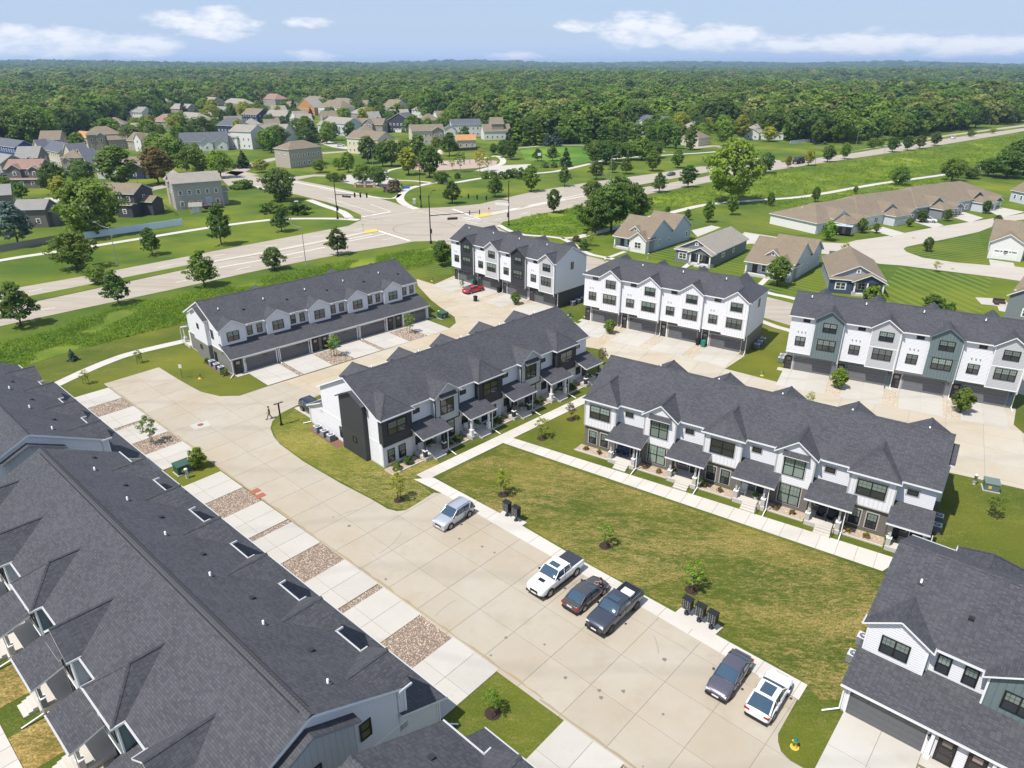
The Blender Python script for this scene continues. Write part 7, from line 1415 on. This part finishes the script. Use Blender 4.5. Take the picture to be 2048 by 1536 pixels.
X, Y = gp(1083, 324); T = thing('basketball_hoop', 'basketball hoop with white backboard on the sport court', 'basketball hoop', (X, Y, 0)); mb = MB(); mb.tube((0, 0, 0), (0, 0, 3.2), .1, .1, POLEB, 6); mb.tube((0, 0, 3.2), (-1.0, 0, 3.4), .08, .08, POLEB, 6); mb.build('pole', T); mb = MB(); mb.box(-1.9, -.1, 2.9, -.3, 0, 4.2, plain((.7, .7, .7), .5)); mb.build('backboard', T)
X, Y = gp(730, 375); T = thing('entrance_sign', 'low brick park entrance wall with tan pillars', 'sign', (X, Y, 0), -.1); mb = MB(); mb.box(-3.5, -.2, 0, 3.5, .2, 1.1, plain((.20, .10, .07), .8)); mb.build('wall', T)
for x in (-3.7, 0, 3.7): mb = MB(); mb.box(x - .4, -.4, 0, x + .4, .4, 1.8, plain((.42, .32, .22), .8)); mb.build('pillar', T)
# ------------------------------------------------------------------ vehicles
TYRE = plain((.012, .012, .013), .8); RIM = plain((.45, .46, .48), .3, .8); RIMD = plain((.05, .05, .055), .35, .6); HEADL = plain((.75, .78, .8), .12); TAILL = plain((.30, .012, .010), .2); PLATE = plain((.7, .7, .68), .5); BLKP = plain((.015, .015, .017), .5)
CGL = glass((.022, .045, .07))  # car glass: sky reflection partly put into the blue base colour
def loft(secs, m, smooth=True):
    mb = MB(); n = len(secs[0][1]); vs = []
    for x, pr in secs:
        half = [(x, y, z) for y, z in pr]; vs += half + [(x, -y, z) for x_, y, z in [(x, y, z) for y, z in pr[::-1]]][1:-1]
    N = 2 * n - 2; fs = []
    for i in range(len(secs) - 1):
        for j in range(N): a = i * N + j; b = i * N + (j + 1) % N; fs.append((a, b, b + N, a + N))
    mb.mesh(vs, fs, m, smooth); mb.mesh(vs[:N], [tuple(range(N))], m, False); mb.mesh(vs[-N:], [tuple(range(N - 1, -1, -1))], m, False); return mb
def wheel_meshes(r, w, rm):
    def a(): mb = MB(); mb.tube((0, -w / 2, 0), (0, w / 2, 0), r, r, TYRE, 20); return mb.data('tyre')
    def b():
        mb = MB(); mb.tube((0, -w / 2 - .012, 0), (0, w / 2 + .012, 0), r * .66, r * .66, BLKP, 16)
        for s in (-1, 1):
            for k in range(6):
                t = 2 * pi * k / 6; y = s * (w / 2 + .014); d = Vector((cos(t), 0, sin(t))); p = Vector((-sin(t), 0, cos(t))) * .045
                mb.mesh([Vector((0, y, 0)) - p, Vector((0, y, 0)) + p, d * r * .64 + p * .9 + Vector((0, y, 0)), d * r * .64 - p * .9 + Vector((0, y, 0))], [(0, 1, 2, 3)], rm)
            mb.tube((0, s * (w / 2 + .004), 0), (0, s * (w / 2 + .018), 0), r * .72, r * .66, rm, 18, False)
        return mb.data('rim')
    return cached(('ty', r, w), a), cached(('ri', r, w, rm.name), b)
def car(label, u, v, head, kind, col, metal=.3, cat='car', lift=.03, rim=None, roofglass=False, pos=None):
    X, Y = pos or gp(u, v); T = thing({'pickup': 'pickup_truck'}.get(kind, 'parked_car'), label, cat, (X, Y, lift), radians(head)); P = paint(col, metal); rim = rim or RIM
    S = {'suv': dict(L=4.55, w=.92, H=1.68, belt=1.05, hood=1.03, deck=1.05, g=(1.0, .25, -1.85, -2.15), wr=.35, wb=1.36),
         'sedan': dict(L=4.75, w=.91, H=1.45, belt=.93, hood=.90, deck=.96, g=(.95, .15, -1.15, -1.85), wr=.33, wb=1.40),
         'hatch': dict(L=4.75, w=.95, H=1.62, belt=1.05, hood=1.02, deck=1.06, g=(.95, .2, -1.35, -2.2), wr=.37, wb=1.42),
         'pickup': dict(L=5.85, w=1.01, H=1.93, belt=1.30, hood=1.28, deck=1.30, g=(1.15, .55, -.95, -1.12), wr=.42, wb=1.85)}[kind]
    L, w, H, belt = S['L'], S['w'], S['H'], S['belt']; h0 = L / 2; zb = .24 if kind != 'pickup' else .42
    def sec(hw, z0, zt): return [(0, z0), (hw * .86, z0), (hw * .965, z0 + .10), (hw, z0 + (zt - z0) * .45), (hw * .985, zt - .16), (hw * .945, zt - .04), (hw * .72, zt), (0, zt + .025)]
    ho, dk = S['hood'], S['deck']; g0, g1, g2, g3 = S['g']
    st = [(h0, sec(w * .72, zb + .16, ho - .34)), (h0 - .06, sec(w * .86, zb + .05, ho - .22)), (h0 - .28, sec(w * .96, zb, ho - .12)), (h0 - .7, sec(w * .99, zb, ho - .05)), (g0 + .05, sec(w, zb, ho)), (g0 - .4, sec(w, zb, belt)), (0, sec(w, zb, belt)), (g3 + .3, sec(w, zb, dk)),
          (-h0 + .5, sec(w * .99, zb, dk - (.0 if kind != 'sedan' else .02))), (-h0 + .16, sec(w * .95, zb + .03, dk - .04)), (-h0 + .03, sec(w * .88, zb + .10, dk - .12)), (-h0, sec(w * .80, zb + .18, dk - .22))]
    if kind == 'pickup': st[-3:] = [(-h0 + .1, sec(w * .985, zb + .03, dk)), (-h0 + .02, sec(w * .97, zb + .06, dk - .01)), (-h0, sec(w * .95, zb + .1, dk - .04))]
    loft(st, P).build('body', T)
    rw = w * .76; bw = w * .93; zr = H
    def gs(x, z, hw_b, hw_t): return [(0, belt - .06), (hw_b, belt - .06), (hw_b, belt), ((hw_b + hw_t) / 2 + .02, (belt + z) / 2), (hw_t + .03, z - .07), (hw_t * .86, z - .005), (0, z + .01)]
    eps = .02
    cab = [(g0, gs(g0, belt + .05, bw * .97, bw * .9)), (g1, gs(g1, zr - .04, bw, rw)), ((g1 + g2) / 2, gs(0, zr, bw, rw)), (g2, gs(g2, zr - .03, bw, rw * .98)), (g3, gs(g3, belt + .05, bw * .95, rw * 1.05))]
    loft(cab, CGL).build('windows', T)
    mb = MB(); z = zr + .014
    xs = [g1 - .02, (g1 + g2) / 2, g2 + .02]; zz = [zr - .025, zr + .02, zr - .012]; vs = []
    for x, z in zip(xs, zz): vs += [(x, -rw - .04, z - .075), (x, -rw * .86, z), (x, 0, z + .014), (x, rw * .86, z), (x, rw + .04, z - .075)]
    mb.mesh(vs, [(i * 5 + j, i * 5 + j + 1, i * 5 + j + 6, i * 5 + j + 5) for i in range(2) for j in range(4)], P, True); mb.build('roof_panel', T)
    for s in (-1, 1):
        mb = MB(); A = [(g0, s * bw * .97, belt + .02), (g1, s * (rw + .04), zr - .08)]; mb.tube(A[0], A[1], .045, .035, P, 5); mb.tube((g3, s * bw * .95, belt + .02), (g2, s * (rw + .03), zr - .08), .07, .06, P, 5)
        xb = (g1 + g2) / 2 + .05; mb.tube((xb, s * bw, belt), (xb, s * (rw + .05), zr - .08), .04, .035, P if kind == 'pickup' else BLKP, 5)
        if kind in ('suv', 'hatch'): mb.tube((g2 + .45, s * bw, belt), (g2 + .15, s * (rw + .05), zr - .08), .05, .05, P, 5)
        mb.build('pillars', T)['kind'] = 'stuff'
        mb = MB(); mb.box(g0 - .35, s * (w + .10) - .09, belt + .0, g0 - .22, s * (w + .10) + .09, belt + .16, P if kind != 'pickup' else BLKP); mb.build('mirror', T)
        mb = MB(); mb.box(h0 - .30, s * w * .66 - .17, ho - .33, h0 - .045, s * w * .66 + .17, ho - .21, HEADL); mb.build('headlight', T)
        tz = dk - .30 if kind != 'pickup' else dk - .45; th_ = .16 if kind != 'pickup' else .38; tw = .20 if kind != 'pickup' else .09
        mb = MB(); mb.box(-h0 - .005, s * w * .74 - tw, tz, -h0 + .22, s * w * .74 + tw, tz + th_, TAILL); mb.build('taillight', T)
        for d in ((g1 + g2) / 2 + .05,): mb = MB(); mb.box(d - .012, s * w - .006, zb + .22, d + .012, s * w + .004, belt - .12, BLKP); mb.build('door_gap', T)
        mb = MB(); mb.box(d + .1, s * w - .02, belt - .26, d + .3, s * w + .015, belt - .21, P if kind != 'pickup' else RIM); mb.build('door_handle', T)
    ty, ri = wheel_meshes(S['wr'], .24, rim)
    for sx in (-1, 1):
        for sy in (-1, 1):
            o = link('wheel', ty, T, (sx * S['wb'], sy * (w - .10), S['wr'])); link('rim', ri, o)
            mb = MB(); mb.tube((sx * S['wb'], sy * (w - .30), S['wr'] + .02), (sx * S['wb'], sy * (w + .004), S['wr'] + .02), S['wr'] + .07, S['wr'] + .07, BLKP, 20); mb.build('wheel_arch', T)
    mb = MB(); mb.box(h0 - .09, -w * .42, zb + .22, h0 + .012, w * .42, ho - .34, BLKP if col != (.7, .7, .7) or kind != 'pickup' else RIM); mb.build('grille', T)
    mb = MB(); mb.box(-h0 - .015, -.26, .62 if kind != 'pickup' else .72, -h0 + .02, .26, .76 if kind != 'pickup' else .86, PLATE); mb.build('licence_plate', T)
    mb = MB(); mb.box(h0 - .03, -.26, zb + .13, h0 + .03, .26, zb + .26, PLATE); mb.build('licence_plate', T)
    mb = MB(); mb.box(h0 - .25, -w * .88, zb - .02, h0 + .01, w * .88, zb + .16, BLKP if kind in ('pickup', 'sedan') else P); mb.build('bumper', T); mb = MB(); mb.box(-h0 - .03, -w * .86, zb, -h0 + .2, w * .86, zb + .2, BLKP); mb.build('bumper', T)
    if roofglass or kind == 'pickup':
        a0, a1 = (g1 - .18, g1 - .75) if kind == 'pickup' else (g1 - .22, g2 + .25); mb = MB(); mb.box(a1, -rw * .62, zr + .028, a0, rw * .62, zr + .045, CGL); mb.build('sunroof', T)
    if kind == 'sedan': mb = MB(); mb.box(-h0 + .05, -w * .7, dk + .0, -h0 + .18, w * .7, dk + .05, P); mb.build('spoiler', T)
    if kind == 'suv':
        for s in (-1, 1): mb = MB(); mb.tube((g1 - .1, s * rw * .95, zr + .05), (g2 + .1, s * rw * .95, zr + .05), .02, .02, BLKP, 5); mb.build('roof_rail', T)
    return T, S
VH = 47.4
car('silver compact SUV parked alone at the top of the parking lot', 908, 1040, VH + 183, 'suv', (.52, .54, .57), .6)
T, S = car('white crew cab pickup with black bed cover and sunroof', 1110, 1163, VH + 180, 'pickup', (.78, .78, .78), .0, 'pickup truck')
mb = MB(); mb.box(-2.88, -.86, 1.31, -1.2, .86, 1.37, plain((.03, .034, .045), .6)); mb.build('bed_cover', T); mb = MB(); mb.box(1.7, -.3, 1.30, 2.05, .3, 1.35, BLKP); mb.build('hood_scoop', T)
for s in (-1, 1): mb = MB(); mb.box(-1.2, s * 1.0 - .08, .40, 1.2, s * 1.0 + .08, .46, BLKP); mb.build('running_board', T)
car('dark grey sedan parked rear first between the two pickups', 1172, 1197, VH, 'sedan', (.085, .08, .078), .5)
T, S = car('dark grey pickup with an open bed and a white cargo box', 1228, 1232, VH + 180, 'pickup', (.055, .062, .08), .5, 'pickup truck', rim=RIMD)
mb = MB(); mb.box(-2.80, -.80, 1.315, -1.22, .80, 1.325, BLKP); mb.build('bed_floor', T)
for q in ((-2.88, -.90, -1.15, -.80), (-2.88, .80, -1.15, .90), (-2.88, -.8, -2.8, .8), (-1.22, -.8, -1.15, .8)): mb = MB(); mb.box(q[0], q[1], 1.28, q[2], q[3], 1.42, paint((.055, .062, .08), .5)); mb.build('bed_rail', T)
o = MB(); o.box(-.35, -.5, 0, .35, .5, .32, plain((.72, .74, .76), .5)); x, y = T.location.x, T.location.y; an = radians(VH + 180); oo = o.build('cargo_box', None, (x + cos(an) * -1.6 - sin(an) * .15, y + sin(an) * -1.6 + cos(an) * .15, 1.37), an); oo.modifiers.new('b', 'BEVEL').width = .06; tag(oo, 'white cargo box lying in the bed of the dark pickup', 'box')
car('purplish grey sedan near the lower end of the lot', 1457, 1361, VH + 182, 'sedan', (.13, .12, .145), .6, rim=RIMD)
car('white crossover with panoramic glass roof at the end of the lot', 1536, 1402, VH + 2, 'hatch', (.78, .78, .79), .0, roofglass=True)
car('bright red sedan on the driveway of the charcoal and white row', 947, 584, 44, 'sedan', (.50, .012, .010), .2)
x, y = FC.w(34.9, -2.6); car('black SUV half hidden behind the left end of the centre row', 0, 0, FC.th * 57.2958 + 90, 'suv', (.02, .022, .026), .4, pos=(x, y))
a1, b1 = gp(1855, 446), gp(1880, 442)
car('white SUV on the driveway of the ranch row', 1856, 444, -28, 'suv', (.7, .7, .71), .1)
ra = gp(1300, 388); rb = gp(1500, 348); RA = math.degrees(atan2(rb[1] - ra[1], rb[0] - ra[0]))
car('dark blue car driving on the far lanes of the main road', 1342, 351, RA + 180, 'sedan', (.03, .04, .06), .4); car('white car driving on the main road near the wood', 1906, 277, RA + 180, 'suv', (.7, .7, .72), .1); car('white SUV parked in the far residential street', 682, 293, 20, 'suv', (.7, .7, .7), .1); car('dark car on the driveway beside the dark brown house', 289, 384, 10, 'suv', (.03, .03, .035), .3)
car('grey car in the far left driveway', 8, 352, 60, 'sedan', (.3, .3, .32), .3); car('white car by the garage of the low white hip roof house', 1502, 300, 40, 'sedan', (.7, .7, .7), .1)
# dump truck
X, Y = gp(1597, 327); T = thing('dump_truck', 'dark dump truck driving on the near lanes of the main road', 'truck', (X, Y, .03), radians(RA + 180)); dm = plain((.035, .035, .032), .6)
mb = MB(); mb.box(-4.3, -1.2, .9, 4.3, 1.2, 1.15, BLKP); mb.build('chassis', T); mb = MB(); mb.mesh([(-4.4, -1.25, 1.2), (1.6, -1.25, 1.2), (1.6, 1.25, 1.2), (-4.4, 1.25, 1.2), (-4.8, -1.3, 2.9), (1.9, -1.3, 2.9), (1.9, 1.3, 2.9), (-4.8, 1.3, 2.9)], [(0, 3, 2, 1), (0, 1, 5, 4), (1, 2, 6, 5), (2, 3, 7, 6), (3, 0, 4, 7), (4, 5, 6, 7)], dm); mb.build('dump_bed', T)
mb = MB(); mb.box(1.95, -1.2, 1.15, 3.3, 1.2, 3.0, plain((.05, .03, .03), .4)); mb.box(3.3, -1.0, 1.15, 4.6, 1.0, 2.0, plain((.05, .03, .03), .4)); mb.build('cab', T); mb = MB(); mb.box(3.28, -1.05, 2.1, 3.33, 1.05, 2.85, CGL); mb.build('windshield', T)
ty, ri = wheel_meshes(.5, .35, RIMD)
for x in (3.6, -1.4, -2.6, -3.7):
    for s in (-1, 1): o = link('wheel', ty, T, (x, s * 1.05, .5)); link('rim', ri, o)
# black trailer
X, Y = gp(1684, 470); T = thing('cargo_trailer', 'black enclosed cargo trailer with a light roof beside the ranch row', 'trailer', (X, Y, .04), radians(-32))
mb = MB(); mb.box(-2.3, -1.1, .45, 2.3, 1.1, 2.5, plain((.014, .014, .016), .35)); mb.build('body', T); mb = MB(); mb.box(-2.35, -1.13, 2.5, 2.35, 1.13, 2.58, plain((.42, .46, .50), .4)); mb.build('roof', T); mb = MB(); mb.box(-.1, -1.12, .6, .75, -1.1, 2.3, plain((.05, .05, .055), .3)); mb.build('door', T)
for x in (-2.3, 2.3): mb = MB(); mb.box(x - .05, -1.14, .45, x + .05, 1.14, 2.5, plain((.5, .5, .52), .3, .7)); mb.build('corner_trim', T)
for x in (-.9, -1.7):
    for s in (-1, 1): o = link('wheel', wheel_meshes(.33, .24, RIM)[0], T, (x, s * 1.16, .33)); link('rim', wheel_meshes(.33, .24, RIM)[1], o)
# ------------------------------------------------------------------ people
SKIN = plain((.36, .20, .14), .6); SHIRT = plain((.018, .018, .02), .8); KHAKI = plain((.16, .15, .10), .8); HAIR = plain((.02, .014, .01), .8)
def skinned(name, verts, edges, radii, m, par):
    me = bpy.data.meshes.new(name); me.from_pydata(verts, edges, []); me.materials.append(m); o = link(name, me, par); sk = o.modifiers.new('skin', 'SKIN'); sk.use_smooth_shade = True
    if not me.skin_vertices: me.attributes
    lay = me.skin_vertices[0] if me.skin_vertices else None
    if lay:
        for i, r in enumerate(radii): lay.data[i].radius = (r, r)
        lay.data[0].use_root = True
    su = o.modifiers.new('sub', 'SUBSURF'); su.levels = 1; su.render_levels = 2; return o
def person(label, X, Y, rz, pose, top, pants):
    T = thing('person', label, 'person', (X, Y, .045), rz, None)
    if pose == 'walk': LF_, RF_, LK, RK = (.32, .10, .06), (-.30, -.10, .09), (.22, .10, .50), (-.02, -.11, .50); LE, LH, RE, RH = (.12, .30, 1.14), (.30, .33, .98), (-.10, -.29, 1.13), (-.02, -.36, .90); lean = 0.0
    else: LF_, RF_, LK, RK = (-.05, .14, .06), (-.10, -.13, .06), (.02, .13, .50), (-.03, -.12, .50); LE, LH, RE, RH = (.30, .26, 1.12), (.52, .18, 1.10), (.30, -.24, 1.10), (.52, -.14, 1.08); lean = .14
    def sh(p): return (p[0] + lean * max(0, p[2] - .9), p[1], p[2])
    V = [(0, 0, .96), (0, 0, 1.16), (0, 0, 1.38), (0, 0, 1.50), (0.01, 0, 1.60), (.01, 0, 1.70), (0, .19, 1.41), LE, LH, (0, -.19, 1.41), RE, RH, (0, .10, .90), LK, LF_, (LF_[0] + .17, LF_[1], .035), (0, -.10, .90), RK, RF_, (RF_[0] + .17, RF_[1], .035)]
    V = [sh(p) for p in V]; Ed = [(0, 1), (1, 2), (2, 3), (3, 4), (4, 5), (2, 6), (6, 7), (7, 8), (2, 9), (9, 10), (10, 11), (0, 12), (12, 13), (13, 14), (14, 15), (0, 16), (16, 17), (17, 18), (18, 19)]
    R = [.13, .12, .14, .06, .095, .085, .06, .045, .032, .06, .045, .032, .09, .06, .045, .035, .09, .06, .045, .035]
    skinned('body', V, Ed, R, SKIN, T)
    skinned('shirt', [V[i] for i in (0, 1, 2, 6, 9)] + [tuple((V[6][k] + V[7][k]) / 2 + .0 for k in range(3)), tuple((V[9][k] + V[10][k]) / 2 for k in range(3))], [(0, 1), (1, 2), (2, 3), (3, 5), (2, 4), (4, 6)], [.155, .145, .17, .085, .085, .065, .065], top, T)
    skinned('trousers', [V[i] for i in (0, 12, 13, 16, 17)] + [(V[14][0], V[14][1], .14), (V[18][0], V[18][1], .14)], [(0, 1), (1, 2), (2, 5), (0, 3), (3, 4), (4, 6)], [.145, .11, .08, .11, .08, .065, .065], pants, T)
    for i in (15, 19): mb = MB(); p = V[i]; mb.box(p[0] - .24, p[1] - .05, 0, p[0] + .05, p[1] + .05, .09, BLKP); mb.build('shoe', T)
    hd = V[5]; mb = MB(); mb.lathe([(.09, -.02), (.112, .04), (.10, .10), (.05, .145)], (hd[0] - .012, hd[1], hd[2] - .02), HAIR, 12); mb.build('hair', T)
    mb = MB(); mb.tube((hd[0] + .09, hd[1], hd[2] - .03), (hd[0] + .125, hd[1], hd[2] - .05), .016, .02, SKIN, 6); mb.build('nose', T)
    for i, j in ((8, 7), (11, 10)):
        w_, e_ = Vector(V[i]), Vector(V[j]); d = (w_ - e_).normalized(); sdv = d.cross(Vector((0, 0, 1))).normalized(); mb = MB(); mb.tube(w_, w_ + d * .09, .032, .036, SKIN, 8)
        for q, ln in ((-.03, .06), (-.01, .075), (.01, .07), (.03, .055)): b0 = w_ + d * .09 + sdv * q; mb.tube(b0, b0 + d * ln * .6, .010, .009, SKIN, 6); mb.tube(b0 + d * ln * .6, b0 + d * ln - Vector((0, 0, .02)), .009, .007, SKIN, 6)
        mb.tube(w_ + d * .03 + sdv * .035, w_ + d * .09 + sdv * .07, .012, .009, SKIN, 6); mb.build('hand', T)
X, Y = gp(540, 838); person('person in dark shirt and khaki trousers walking on the lane beside the lamp post', X, Y, radians(200), 'walk', SHIRT, KHAKI)
X, Y = gp(1202, 1190); person('person in black leaning at the side of the dark grey sedan', X, Y, radians(150), 'lean', SHIRT, SHIRT)
